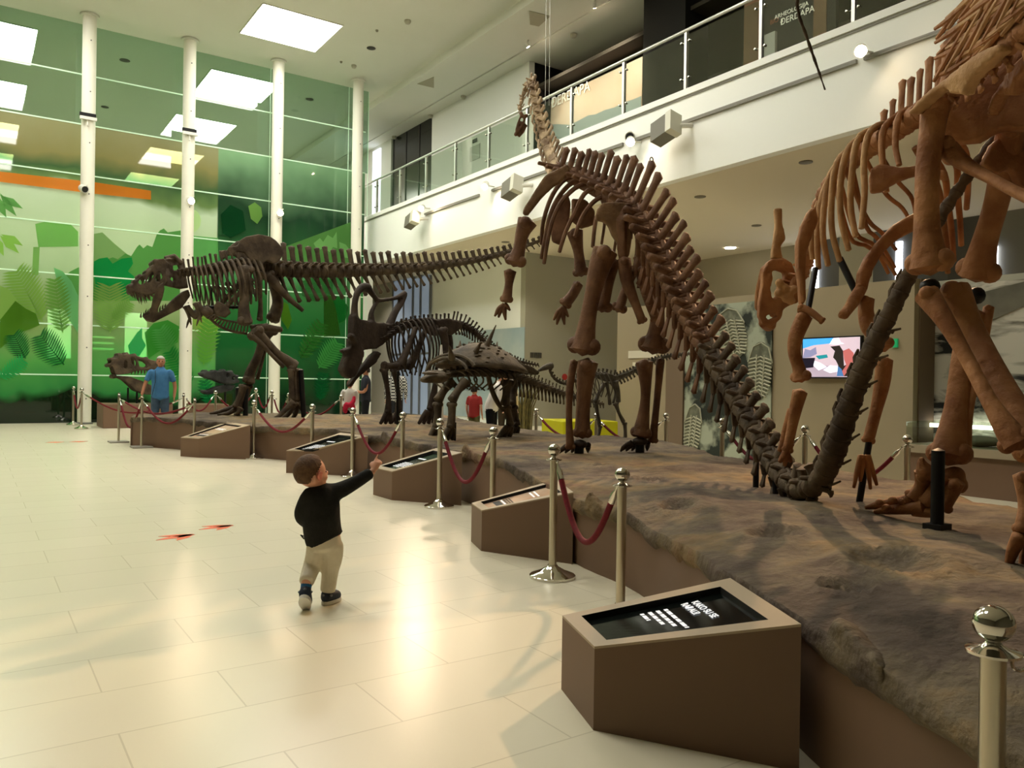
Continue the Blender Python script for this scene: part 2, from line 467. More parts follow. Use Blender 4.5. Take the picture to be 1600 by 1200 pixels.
for nm, pts in (('lower', [(664, 126), (678, 120), (678, 137), (652, 131)]),  ('upper', [(827, 17), (860, 25), (842, 41), (828, 38)])):
    P = [AZ(a, b, ZC - 0.245) for a, b in pts]
    c = sum(P, V((0, 0, 0))) / 4
    o = MB().plate(P, 0.02).build('ceiling_hatch', mat('hatch_grey', (176, 172, 150), 0.7), smooth=False, loc=c)
    tag(o, 'grey square ceiling hatch over the gallery walkway, %s of the two' % nm, 'ceiling hatch')

# ------------------------------------------------------------------ columns with their lamps
M_col = mat('white_column_paint', (236, 234, 218), 0.5)
M_lampw = mat('lamp_white', (226, 224, 212), 0.4)
cx = [AY(136, 340, 24.7).x, AY(293, 340, 24.7).x, AY(432, 340, 24.7).x, AY(557, 340, 24.7).x]
clab = ['leftmost', 'second from left', 'third from left', 'rightmost']
for i, x in enumerate(cx):
    t = thing('column', (x, 24.7, 0), 'tall round white steel column, %s of the four before the glass wall' % clab[i], 'column', 'white columns before the glass wall')
    t['kind'] = 'structure'
    MB().lathe([(0.175, 0), (0.175, ZC - 0.01)], 24, at=(x, 24.7, 0)).build('shaft', M_col, t)
    MB().lathe([(0.22, 0), (0.22, 0.03), (0.18, 0.05)], 24, at=(x, 24.7, 0)).build('base_ring', mat('ring_grey', (110, 110, 104), 0.5), t)
    MB().lathe([(0.24, ZC - 0.06), (0.24, ZC - 0.01)], 24, at=(x, 24.7, 0)).build('cap_ring', M_ceil, t)
    for k in range(8):
        z = 0.7 + k * 1.4
        MB().lathe([(0.018, 0), (0.018, 0.01)], 8, M=Matrix.Rotation(math.pi / 2, 4, 'X').to_3x3().to_4x4(), at=(x + 0.02, 24.7 - 0.172, z)).build('bolt', mat('bolt_dark', (90, 88, 80), 0.5), t)
for i, (px, py) in enumerate(((137, 180), (296, 204))):
    p = AY(px, py, 24.5)
    t = thing('column_bracket', (p.x, 24.5, p.z), 'small black clamp with white underside on the %s column' % clab[i], 'clamp')
    MB().box((p.x - 0.2, 24.45, p.z - 0.05), (p.x + 0.2, 24.53, p.z + 0.05)).build('clamp', M_black, t, smooth=False)
    MB().box((p.x - 0.19, 24.44, p.z - 0.13), (p.x + 0.22, 24.53, p.z - 0.05)).build('plate', M_lampw, t, smooth=False)
    MB().tube([(p.x, 24.5, p.z - 0.13), (p.x, 24.47, p.z - 0.3)], 0.025).build('stem', M_lampw, t)
def spot_lamp(loc, aim, label, size=0.13, lit=True, watt=0, col=(1, 0.72, 0.45), angle=50, group=None, glow=40, blend=0.6, mount=None):
    t = thing('spotlight', loc, label, 'spotlight', group)
    d = (V(aim) - V(loc)).normalized()
    q = d.to_track_quat('Z', 'Y').to_matrix().to_4x4()
    MB().lathe([(size * 0.55, -size * 1.8), (size * 0.75, -size * 1.4), (size * 0.8, 0), (size * 0.7, 0.0), (size * 0.66, -0.03)], 16, at=loc, M=q).build('housing', M_lampw, t)
    MB().lathe([(size * 0.62, -0.02), (size * 0.62, 0.005)], 16, at=loc, M=q).build('lens', mat('lens_lit', (255, 226, 190), 0.4, emit=glow) if lit else mat('lens_off', (40, 40, 40), 0.2), t)
    MB().tube([V(loc) - d * size * 0.9, V(mount) if mount else V(loc) - d * size * 0.9 + V((0.1, 0, 0.12))], 0.02).build('arm', M_lampw, t)
    if watt:
        ld = bpy.data.lights.new('spot_beam', 'SPOT'); ld.energy = watt * SPOT_W; ld.color = col; ld.spot_size = math.radians(angle); ld.spot_blend = blend; ld.shadow_soft_size = 0.06
        lo = bpy.data.objects.new('spot_beam', ld); COL.objects.link(lo)
        lo.parent = t; lo.location = d * 0.05
        lo.rotation_euler = (-d).to_track_quat('Z', 'Y').to_euler()
    return t
# ------------------------------------------------------------------ glass wall with its printed jungle film
ZF = AY(0, 172, YW).z
seams = [AY(0, y0, YW).z for y0 in (90, 172, 255, 338, 420, 502, 584)]
gx = [-12.2, -8.1, -5.4, -2.7, 0.0] + [x for x in cx] + [XF]
gx[4] = cx[0] - 2.71; gx[3] = cx[0] - 5.42; gx[2] = cx[0] - 8.13; gx[1] = cx[0] - 10.84
gw = MB().box((-12.2, YW, ZF), (XF, YW + 0.012, ZC)).build('window_3', M_upperglass, smooth=False)
struct(gw)
def film_mat():
    m = bpy.data.materials.new('jungle_film'); m.use_nodes = True
    nt = m.node_tree; nt.nodes.clear(); L = nt.links.new
    N = nt.nodes.new
    o = N('ShaderNodeOutputMaterial')
    geo = N('ShaderNodeNewGeometry'); sep = N('ShaderNodeSeparateXYZ'); L(geo.outputs['Position'], sep.inputs[0])
    mz = N('ShaderNodeMapRange'); mz.inputs['From Min'].default_value = 0; mz.inputs['From Max'].default_value = ZF
    L(sep.outputs['Z'], mz.inputs['Value'])
    no = N('ShaderNodeTexNoise'); no.inputs['Scale'].default_value = 0.55; no.inputs['Detail'].default_value = 3
    L(geo.outputs['Position'], no.inputs['Vector'])
    ad = N('ShaderNodeMath'); ad.operation = 'MULTIPLY_ADD'; ad.inputs[1].default_value = 0.22; L(no.outputs['Fac'], ad.inputs[0]); L(mz.outputs['Result'], ad.inputs[2])
    sb = N('ShaderNodeMath'); sb.operation = 'SUBTRACT'; sb.inputs[1].default_value = 0.11; L(ad.outputs[0], sb.inputs[0])
    rp = N('ShaderNodeValToRGB'); L(sb.outputs[0], rp.inputs['Fac'])
    cr = rp.color_ramp
    stops = [(0.0, (10, 24, 14)), (0.085, (14, 36, 18)), (0.115, (58, 140, 74)), (0.2, (92, 172, 88)), (0.32, (136, 170, 106)), (0.42, (160, 186, 134)), (0.52, (172, 204, 158)), (0.64, (194, 222, 180)), (0.75, (202, 226, 192)), (0.79, (110, 140, 84)), (0.84, (66, 100, 62)), (0.9, (136, 132, 84)), (1.0, (146, 146, 108))]
    cr.elements[0].position = stops[0][0]; cr.elements[0].color = lin(*stops[0][1])
    cr.elements[1].position = stops[-1][0]; cr.elements[1].color = lin(*stops[-1][1])
    for p_, c_ in stops[1:-1]:
        e = cr.elements.new(p_); e.color = lin(*c_)
    # film darkened right of x_dark: the darkness behind the glass put into its colour
    xd = AY(340, 330, YW).x
    mx_ = N('ShaderNodeMapRange'); mx_.inputs['From Min'].default_value = xd - 0.02; mx_.inputs['From Max'].default_value = xd + 0.02; L(sep.outputs['X'], mx_.inputs['Value'])
    r2 = N('ShaderNodeValToRGB'); L(sb.outputs[0], r2.inputs['Fac'])
    st2 = [(0.0, (8, 24, 16)), (0.1, (18, 56, 32)), (0.25, (30, 98, 50)), (0.42, (44, 116, 58)), (0.55, (60, 126, 70)), (0.66, (44, 88, 52)), (0.8, (34, 66, 44)), (1.0, (130, 172, 130))]
    r2.color_ramp.elements[0].color = lin(*st2[0][1]); r2.color_ramp.elements[1].color = lin(*st2[-1][1])
    for p_, c_ in st2[1:-1]:
        e = r2.color_ramp.elements.new(p_); e.color = lin(*c_)
    mc = N('ShaderNodeMixRGB'); L(mx_.outputs['Result'], mc.inputs[0]); L(rp.outputs['Color'], mc.inputs[1]); L(r2.outputs['Color'], mc.inputs[2])
    df = N('ShaderNodeBsdfDiffuse'); L(mc.outputs[0], df.inputs[0])
    tl = N('ShaderNodeBsdfTranslucent'); L(mc.outputs[0], tl.inputs[0])
    m1 = N('ShaderNodeMixShader'); m1.inputs[0].default_value = 0.3; L(df.outputs[0], m1.inputs[1]); L(tl.outputs[0], m1.inputs[2])
    tr = N('ShaderNodeBsdfTransparent'); L(mc.outputs[0], tr.inputs[0])
    m2 = N('ShaderNodeMixShader'); m2.inputs[0].default_value = 0.22; L(m1.outputs[0], m2.inputs[1]); L(tr.outputs[0], m2.inputs[2])
    gl = N('ShaderNodeBsdfGlossy'); gl.inputs['Roughness'].default_value = 0.03
    m3 = N('ShaderNodeMixShader'); m3.inputs[0].default_value = 0.05; L(m2.outputs[0], m3.inputs[1]); L(gl.outputs[0], m3.inputs[2])
    L(m3.outputs[0], o.inputs[0])
    m.diffuse_color = lin(90, 160, 80)
    return m
film = MB().quad((-12.2, YW, 0), (XF - 0.1, YW, 0), (XF - 0.1, YW, ZF), (-12.2, YW, ZF)).build('window_4', film_mat(), smooth=False, loc=(0, YW, 0))
struct(film)
M_seam = mat('glass_edge_glint', (205, 235, 205), 0.3, emit=0.12)  # bright glints of the glass joints put in as a faint glow
for z in seams:
    MB().box((-12.2, YW - 0.012, z - 0.018), (XF - 0.1, YW + 0.016, z + 0.018)).build('glass_seam', M_seam, film, smooth=False)
for x in gx[5:]:
    MB().box((x - 0.008, YW - 0.006, 0), (x + 0.008, YW + 0.014, ZC)).build('glass_joint', M_seam, film, smooth=False)
def leafmat(c):
    n = 'print_%d_%d_%d' % c
    if n in MATS: return MATS[n]
    m = bpy.data.materials.new(n); m.use_nodes = True
    nt = m.node_tree; nt.nodes.clear(); L = nt.links.new
    o = nt.nodes.new('ShaderNodeOutputMaterial')
    df = nt.nodes.new('ShaderNodeBsdfDiffuse'); df.inputs[0].default_value = lin(*c)
    tl = nt.nodes.new('ShaderNodeBsdfTranslucent'); tl.inputs[0].default_value = lin(*c)
    tr = nt.nodes.new('ShaderNodeBsdfTransparent')
    a = nt.nodes.new('ShaderNodeMixShader'); a.inputs[0].default_value = 0.45; L(df.outputs[0], a.inputs[1]); L(tl.outputs[0], a.inputs[2])
    b = nt.nodes.new('ShaderNodeMixShader'); b.inputs[0].default_value = 0.3; L(a.outputs[0], b.inputs[1]); L(tr.outputs[0], b.inputs[2])
    L(b.outputs[0], o.inputs[0])
    m.diffuse_color = lin(*c); MATS[n] = m
    return m
layer = [0]
def fp(px, py):
    return AY(px, py, YW - 0.004 - layer[0] * 0.0012)
def printed(name, pts, col):
    layer[0] += 1
    P = [fp(*p) for p in pts]
    MB().plate(P, 0.0006).build(name, leafmat(col), film, smooth=False)
def frond(base, tip, n, w, col, droop=0.35, name='printed_palm_frond'):
    layer[0] += 1
    bx, by = base; tx, ty = tip
    m = MB()
    dx, dy = tx - bx, ty - by
    L_ = math.hypot(dx, dy); ux, uy = dx / L_, dy / L_; nx, ny = -uy, ux
    m.plate([fp(bx - nx * 1.2, by - ny * 1.2), fp(tx, ty), fp(bx + nx * 1.2, by + ny * 1.2)], 0.0006)
    for i in range(n):
        t = 0.06 + 0.9 * i / n
        ln = w * (math.sin(math.pi * (0.12 + 0.8 * t)) ** 0.7)
        cx_, cy_ = bx + dx * t, by + dy * t
        hw = L_ / n * 0.36
        for s in (-1, 1):
            ex, ey = cx_ + s * nx * ln + ux * ln * 0.55, cy_ + s * ny * ln + uy * ln * 0.55 + droop * ln * 0.3
            m.plate([fp(cx_ - ux * hw, cy_ - uy * hw), fp((cx_ + ex) / 2 - ux * hw * 1.1, (cy_ + ey) / 2 - uy * hw * 1.1), fp(ex, ey), fp((cx_ + ex) / 2 + ux * hw * 1.1, (cy_ + ey) / 2 + uy * hw * 1.1), fp(cx_ + ux * hw, cy_ + uy * hw)], 0.0006)
    m.build(name, leafmat(col), film, smooth=False)
printed('printed_mountain', [(144, 366), (160, 363), (178, 380), (196, 395), (205, 402), (205, 425), (144, 418)], (150, 190, 124))
printed('printed_mountain', [(100, 432), (110, 424), (122, 418), (144, 410), (160, 408), (176, 402), (184, 405), (196, 396), (205, 400), (214, 386), (218, 382), (224, 388), (230, 383), (238, 386), (245, 366), (250, 360), (256, 357), (262, 363), (283, 360), (283, 470), (100, 470)], (104, 178, 92))
printed('printed_mountain', [(299, 368), (341, 372), (341, 470), (299, 470)], (112, 188, 108))
printed('printed_sun_disc', [(300 + 14 * math.cos(a), 345 + 18 * math.sin(a)) for a in [k * math.pi / 8 for k in range(16)]], (206, 232, 176))
printed('printed_foliage', [(144, 410), (155, 404), (168, 402), (176, 412), (190, 404), (206, 402), (208, 412), (200, 424), (210, 432), (196, 462), (176, 470), (150, 450)], (36, 176, 92))
printed('printed_foliage', [(55, 350), (75, 345), (110, 350), (122, 362), (122, 385), (60, 386)], (140, 204, 112))
printed('printed_trunk', [(52, 386), (62, 386), (60, 430), (50, 430)], (146, 200, 112))
for k, (a, b) in enumerate([((0, 305), (36, 326)), ((0, 302), (26, 338)), ((0, 310), (10, 340)), ((-10, 312), (-30, 352))]):
    printed('printed_palm_leaf', [a, ((a[0] + b[0]) / 2 + 3, (a[1] + b[1]) / 2 - 5), b, ((a[0] + b[0]) / 2 - 6, (a[1] + b[1]) / 2 + 5)], (112, 178, 96))
for a, b in [((2, 366), (36, 384)), ((0, 368), (30, 396)), ((-4, 372), (6, 400))]:
    printed('printed_palm_leaf', [a, ((a[0] + b[0]) / 2 + 4, (a[1] + b[1]) / 2 - 6), b, ((a[0] + b[0]) / 2 - 6, (a[1] + b[1]) / 2 + 4)], (164, 214, 104))
printed('printed_broad_leaf', [(84, 418), (98, 424), (112, 440), (122, 462), (122, 520), (108, 500), (96, 472), (90, 445)], (132, 206, 140))
frond((66, 502), (22, 418), 17, 34, (146, 192, 92))
frond((98, 520), (84, 430), 15, 22, (124, 178, 84))
printed('printed_broad_leaf', [(0, 446), (14, 452), (26, 468), (36, 490), (40, 496), (34, 506), (24, 512), (12, 506), (0, 498)], (158, 200, 104))
printed('printed_broad_leaf', [(24, 470), (40, 482), (56, 490), (62, 508), (48, 514), (30, 520), (0, 545), (0, 500)], (96, 150, 44))
frond((172, 520), (171, 442), 16, 34, (150, 196, 104))
frond((175, 498), (206, 470), 10, 14, (140, 190, 96))
frond((40, 560), (20, 520), 12, 22, (40, 140, 70))
frond((100, 570), (60, 520), 14, 26, (48, 148, 74))
frond((0, 590), (40, 560), 10, 16, (60, 190, 110))
printed('printed_broad_leaf', [(200, 540), (214, 520), (222, 512), (222, 528), (228, 540), (218, 556), (204, 560)], (44, 190, 110))
printed('printed_broad_leaf', [(226, 520), (240, 505), (262, 500), (280, 510), (278, 535), (250, 548), (232, 560)], (70, 168, 64))
frond((272, 560), (248, 510), 12, 20, (96, 184, 92))
frond((300, 600), (262, 545), 14, 20, (52, 160, 74))
frond((340, 520), (306, 490), 12, 22, (168, 206, 84))
frond((318, 570), (330, 490), 12, 20, (120, 190, 80))
# right-hand bay
printed('fascia_through_film', [(438, 388), (548, 347), (548, 420), (438, 404)], (112, 172, 92))  # pale shape stands in for the far fascia showing through the film
printed('printed_leaf_spray', [(490, 380), (500, 372), (505, 378), (512, 367), (520, 372), (526, 362), (527, 388), (520, 386), (516, 394), (504, 388), (496, 392)], (150, 212, 128))
printed('printed_leaf_spray', [(530, 378), (540, 382), (548, 392), (548, 404), (536, 402), (531, 392)], (150, 212, 128))
printed('printed_broad_leaf', [(470, 440), (500, 430), (520, 440), (520, 460), (490, 470), (472, 462)], (60, 130, 66))
printed('printed_trunk', [(506, 462), (522, 462), (532, 524), (506, 526)], (58, 108, 36))
printed('printed_broad_leaf', [(518, 464), (534, 464), (544, 480), (540, 500), (530, 505), (524, 480)], (34, 128, 52))
frond((498, 575), (530, 532), 12, 20, (84, 176, 88))
frond((470, 560), (505, 500), 11, 18, (64, 136, 54))
frond((500, 625), (506, 580), 9, 14, (26, 118, 62))
printed('printed_broad_leaf', [(440, 470), (450, 475), (456, 500), (450, 515), (440, 500)], (96, 150, 40))
printed('printed_broad_leaf', [(345, 335), (360, 320), (380, 330), (384, 360), (360, 372), (348, 365)], (24, 80, 44))
printed('printed_light_blob', [(388, 322), (398, 316), (408, 324), (410, 338), (402, 350), (392, 342)], (140, 190, 96))
frond((330, 640), (318, 590), 9, 14, (30, 150, 80))
# what glows or shows through the glass from the hall beyond
struct(MB().box((XF + 0.3, YW + 0.3, 0), (XF + 0.4, 47.2, ZS)).build('wall_far_hall', mat('far_hall_wall', (110, 108, 84), 0.9), smooth=False))
for i, (xa, ya, xb, yb, nm) in enumerate([(75, 482, 111, 560, 'left'), (195, 488, 229, 558, 'right')]):
    a, b = AY(xa, ya, 44), AY(xb, yb, 44)
    o = MB().box((a.x, 44, b.z), (b.x, 44.1, a.z)).build('window_%d' % (5 + i), mat('daylight_window', (226, 250, 244), 0.5, emit=4), smooth=False, loc=((a.x + b.x) / 2, 44, b.z))
    struct(o)
a, b = AY(112, 478, 43.8), AY(194, 572, 43.8)
o = MB().box((a.x, 43.8, 0), (b.x, 43.9, a.z)).build('display_board', mat('board_dark', (20, 30, 22), 0.6), smooth=False, loc=((a.x + b.x) / 2, 43.8, b.z))
tag(o, 'dark display board with three pale lines behind the glass, between two bright windows', 'display board')
for yy in (525, 534, 543):
    a, b = AY(145, yy, 43.78), AY(178, yy + 4, 43.78)
    MB().box((a.x, 43.76, b.z), (b.x, 43.8, a.z)).build('pale_line', mat('board_line', (190, 235, 200), 0.6, emit=2), o, smooth=False)
printed('printed_orange_band', [(-120, 252), (0, 268), (150, 285), (236, 298), (236, 312), (150, 303), (0, 284), (-120, 270)], (238, 150, 52))

# ------------------------------------------------------------------ balcony railing
rl = thing('balcony_railing', (XF + 0.05, 10, ZB), 'steel balcony railing with pale glass panels along the upper gallery', 'railing')
XR = XF + 0.06
MB().tube([(XR, -6, ZR), (XR, 30.5, ZR)], 0.035, seg=10).build('handrail', M_rail, rl)
py_ = [AX(px, yy, XR).y for px, yy in ((1188, 90), (1070, 138), (973, 176), (892, 208))]
st = (py_[-1] - py_[0]) / 3
posts = [py_[0] + st * k for k in range(-8, 12)]
for k, y in enumerate(posts):
    pt = MB().box((XR - 0.012, y - 0.03, ZB - 0.02), (XR + 0.05, y + 0.03, ZR - 0.02)).build('post', M_rail, rl, smooth=False)
    for dz in (0.25, 0.95):
        for s in (-1, 1):
            MB().tube([(XR - 0.03, y + s * 0.1, ZB + dz), (XR + 0.02, y + s * 0.1, ZB + dz)], 0.022, seg=8).tube([(XR + 0.01, y, ZB + dz), (XR + 0.01, y + s * 0.1, ZB + dz)], 0.008, seg=6).build('glass_clamp', M_chrome, pt)
    if k:
        MB().box((XR - 0.006, posts[k - 1] + 0.06, ZB + 0.07), (XR + 0.006, y - 0.06, ZR - 0.09)).build('glass_panel', M_glasspane, rl, smooth=False)

# ------------------------------------------------------------------ things up in the gallery
XM = 14.6
a, b = AX(840, 150, XM), AX(1003, 150, XM)
o = thing('landscape_mural', (XM, (a.y + b.y) / 2, ZB), 'sunset landscape mural with blue hills up in the gallery behind the railing', 'mural')
zt = AX(1000, 90, XM).z
MB().box((XM, b.y, ZB - 0.05), (XM + 0.06, min(a.y + 0.4, y_edge - 0.02), zt)).build('panel', mat('sunset_print', (212, 192, 174), 0.8, rgb2=(208, 176, 152), scale=0.8), o, smooth=False)
hp = [(851, 200), (857, 196), (872, 194), (890, 195), (905, 188), (920, 180), (930, 179), (945, 172), (960, 168), (975, 160), (990, 155), (1002, 150)]
hills = [AX(x, y, XM - 0.01) for x, y in hp]
for h_ in hills: h_.y = min(h_.y, y_edge - 0.04)
hills += [V((XM - 0.01, hills[-1].y, ZB)), V((XM - 0.01, hills[0].y, ZB))]
MB().plate(hills, 0.01, normal=(1, 0, 0)).build('hills', mat('hills_print', (136, 146, 144), 0.8), o, smooth=False)
q = AX(850, 174, XM - 0.03); q.y = min(q.y, y_edge - 0.06)
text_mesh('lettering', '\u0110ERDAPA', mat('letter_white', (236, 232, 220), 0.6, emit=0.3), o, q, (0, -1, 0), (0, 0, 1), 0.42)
XB = 13.2
a, b, c = AX(1197, 20, XB), AX(1292, 20, XB), AX(1210, 92, XB)
o = thing('exhibition_sign', (XB, (a.y + b.y) / 2, ZB), 'dark exhibition title board with white lettering at the gallery rail, top right', 'sign')
MB().box((XB, AX(1306, 20, XB).y, ZB - 0.05), (XB + 0.08, AX(1192, 20, XB).y, 9.8)).build('board', mat('board_brown_black', (46, 42, 34), 0.7), o, smooth=False)
MB().box((XB - 0.02, AX(1292, 20, XB).y, ZB - 0.05), (XB, AX(1272, 20, XB).y, 9.8)).build('side_panel', mat('reddish_brown', (120, 92, 66), 0.7), o, smooth=False)
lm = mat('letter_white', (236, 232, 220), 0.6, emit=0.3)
q = AX(1203, 39, XB - 0.03); q2 = AX(1211, 31, XB - 0.03); e2 = AX(1256, 15, XB - 0.03)
w = abs(q.y - e2.y)
text_mesh('lettering', 'BIO', mat('letter_orange', (170, 90, 50), 0.6), o, q, (0, -1, 0), (0, 0, 1), w / 6.2)
text_mesh('lettering', 'ARHEOLOGIJA', lm, o, AX(1210, 31, XB - 0.03), (0, -1, 0), (0, 0, 1), w / 6.6)
text_mesh('lettering', '\u0110ERDAPA', lm, o, AX(1219, 40, XB - 0.03), (0, -1, 0), (0, 0, 1), w / 4.5)
a, b = AX(1197, 56, XB - 0.4), AX(1213, 84, XB - 0.4)
o = MB().box((XB - 0.45, b.y, ZB - 0.05), (XB - 0.38, a.y, a.z)).build('info_panel', mat('pale_panel', (186, 184, 178), 0.6), smooth=False, loc=(XB - 0.4, a.y, ZB))
tag(o, 'small pale grey info panel standing under the dark title board', 'panel')
a, b = AX(1163, 5, 13.4), AX(1192, 60, 13.4)
o = MB().box((13.4, b.y, ZB - 0.05), (13.6, a.y, 9.7)).build('brown_screen', mat('reddish_brown', (120, 92, 66), 0.7), smooth=False, loc=(13.5, a.y, ZB))
tag(o, 'reddish brown screen in the gallery left of the title board', 'screen')
a, b = AX(1155, 70, 13.0), AX(1190, 100, 13.0)
o = MB()
for k in range(7):
    o.ball((13.0 + random.uniform(-.1, .1), b.y + (a.y - b.y) * (k + .5) / 7, ZB + 0.25 + 0.1 * (k % 3)), (0.22, 0.2, 0.34), 8, 6)
o = o.build('stone_model', mat('mossy_stone', (128, 126, 84), 0.9, rgb2=(96, 96, 70), scale=5), remesh=0.05, loc=(13, (a.y + b.y) / 2, ZB))
tag(o, 'mossy stone model standing at the gallery rail before the brown screen', 'model')
XN = XU - 0.02
a = AX(742, 217, XN)
o = thing('room_notice', (XN, a.y, a.z - 0.5), 'small notice with dark heading on the white gallery wall, behind the railing glass', 'notice')
MB().box((XN, a.y - 0.32, a.z - 0.7), (XN + 0.01, a.y + 0.32, a.z - 0.22)).build('sheet', mat('notice_grey', (190, 194, 184), 0.7), o, smooth=False)
MB().box((XN - 0.012, a.y - 0.14, a.z - 0.12), (XN - 0.002, a.y + 0.14, a.z + 0.0)).build('heading', mat('heading_grey', (90, 92, 86), 0.7), o, smooth=False)

# ------------------------------------------------------------------ lamp track, spotlights and speakers on the fascia
ztk = AX(1070, 191, XF).z
for (ya, yb, l) in ((-6, AX(1352, 84, XF).y, 'nearest length of grey lamp track on the fascia, to the right of the bright lamp'), (AX(1340, 90, XF).y, AX(985, 220, XF).y, 'grey lamp track on the fascia between the two warm lamps above the sauropod'), (AX(975, 225, XF).y, AX(770, 292, XF).y, 'grey lamp track on the fascia behind the sauropod shoulders'), (AX(750, 300, XF).y, AX(665, 330, XF).y, 'short far length of lamp track between the two farthest warm lamps')):
    o = MB().box((XF - 0.05, ya, ztk - 0.04), (XF, yb, ztk + 0.02)).box((XF - 0.055, ya, ztk - 0.012), (XF - 0.05, yb, ztk - 0.004)).build('lamp_track', mat('track_grey', (140, 138, 128), 0.4), smooth=False, loc=(XF, (ya + yb) / 2, ztk))
    tag(o, l, 'lamp track', 'lamp tracks on the balcony fascia')
for (px, py, aim, l, w) in ((1345, 80, (4.7, 2.9, 2.2), 'glaring warm spotlight on the fascia above the hadrosaur ribs', 1700),
                            (985, 222, (5.7, 6.3, 2.2), 'warm spotlight on the fascia just behind the sauropod back', 500),
                            (757, 292, (7, 14, 2.0), 'glaring warm spotlight on the far fascia, right of the farthest one', 450),
                            (658, 326, (6, 16, 3.0), 'farthest glaring warm spotlight on the fascia, above the long tail', 450)):
    p = AX(px, py, XF - 0.3)
    spot_lamp((XF - 0.3, p.y, p.z), aim, l, 0.12, True, w, col=(1, .62, .34) if px > 1300 else (1, .76, .52), group='warm spotlights on the fascia', glow=160, mount=(XF, p.y, p.z + 0.05))
for (px, py, l, s) in ((1045, 198, 'large grey box speaker on the fascia above the sauropod back', 0.85), (803, 291, 'grey box speaker on the fascia left of the sauropod neck base', 0.85), (645, 343, 'farthest small grey box speaker on the fascia by the glaring lamp', 0.75)):
    p = AX(px, py, XF - 0.4)
    t = thing('box_speaker', p, l, 'speaker', 'grey box speakers on the fascia')
    Mx = Matrix.Translation(p) @ Matrix.Rotation(math.radians(-14), 4, 'X') @ Matrix.Rotation(math.radians(14), 4, 'Y')
    MB().box((-0.16 * s, -0.05, -0.24 * s), (0.16 * s, 0.42 * s, 0.24 * s), M=Mx).build('cabinet', mat('speaker_grey', (112, 109, 96), 0.6), t, smooth=False)
    MB().box((-0.17 * s, 0.42 * s - 0.55, -0.25 * s), (0.17 * s, -0.05, 0.25 * s), M=Mx).build('hood', mat('speaker_pale', (206, 204, 186), 0.5), t, smooth=False)
    MB().tube([p + V((0.1, -0.15, 0)), p + V((0.4, -0.2, 0.05))], 0.05).build('bracket', M_lampw, t)
o = spot_lamp(AX(984, 214, XF - 0.1), (6, 6, 2), 'white unlit spotlight head on the fascia track above the sauropod hips', 0.13, False, mount=AX(984, 212, XF))
# spotlights on the columns
for (px, py, i, lit, l) in ((133, 296, 0, False, 'small white spotlight on the leftmost column'), (299, 314, 1, True, 'glaring small spotlight on the second column'), (438, 333, 2, True, 'small white spotlight on the third column, above the hip bone')):
    p = AY(px, py, 24.4)
    spot_lamp(p, (6, 16, 3), l, 0.13, lit, 250 if lit else 0, glow=60 if i == 1 else 6, angle=40)

# unseen lamps added to light the pictures up in the gallery
for k, (x, y, z, aim, w) in enumerate(((12.9, 15.5, 10.8, (14.6, 16.6, 8.0), 480), (12.9, 18.4, 10.8, (14.6, 17.8, 8.0), 360), (12.4, 8.6, 10.8, (13.3, 8.6, 7.8), 130), (15.4, 12.0, 9.5, (17.5, 12, 9), 120))):
    spot_lamp((x, y, z), aim, 'small added gallery spotlight under the upper ceiling, out of sight', 0.07, True, w, glow=8, angle=110, col=(1, .9, .78), blend=1, group='added hidden gallery spotlights', mount=(x, y, ZC - 0.25 if x < 14 else ZC - 1.0))
# ------------------------------------------------------------------ exhibit platform
ZPL = 0.55
pairs = [((1.5, -1.6), (4.2, -1.6)), ((1.8, 0), (4.5, 0)), ((2.05, .85), (4.9, 1.2)), ((2.38, 1.62), (5.54, 2.34)), ((2.85, 2.47), (6.1, 3.1)), ((3.42, 3.6), (6.45, 3.6)),
         ((3.6, 4.45), (6.5, 4.55)), ((4.03, 5.7), (6.85, 5.8)), ((4.28, 6.6), (7.5, 7.3)), ((4.47, 7.6), (7.5, 9.0)), ((4.57, 9.1), (7.5, 10.6)), ((4.54, 10.4), (8.2, 13.5)),
         ((4.25, 12.4), (8.7, 16.0)), ((3.72, 13.6), (7.4, 17.3)), ((3.2, 15.2), (5.2, 17.6)), ((2.5, 16.47), (2.75, 17.6))]
NS, NT = 420, 90
FR = [V((p[0], p[1], 0)) for p in catmull([a for a, b in pairs], NS)]
BK = [V((p[0], p[1], 0)) for p in catmull([b for a, b in pairs], NS)]
def rock_h(x, y):
    n = noise.fractal(V((x * 1.1, y * 1.1, 1.7)), 0.8, 2.1, 5)
    n2 = noise.noise(V((x * 0.5, y * 0.5, 9.1)))
    return ZPL + 0.035 * n + 0.04 * n2
plat = thing('exhibit_platform', (5, 8, 0), 'long curved taupe platform with a brown rocky top carrying all the skeletons', 'platform')
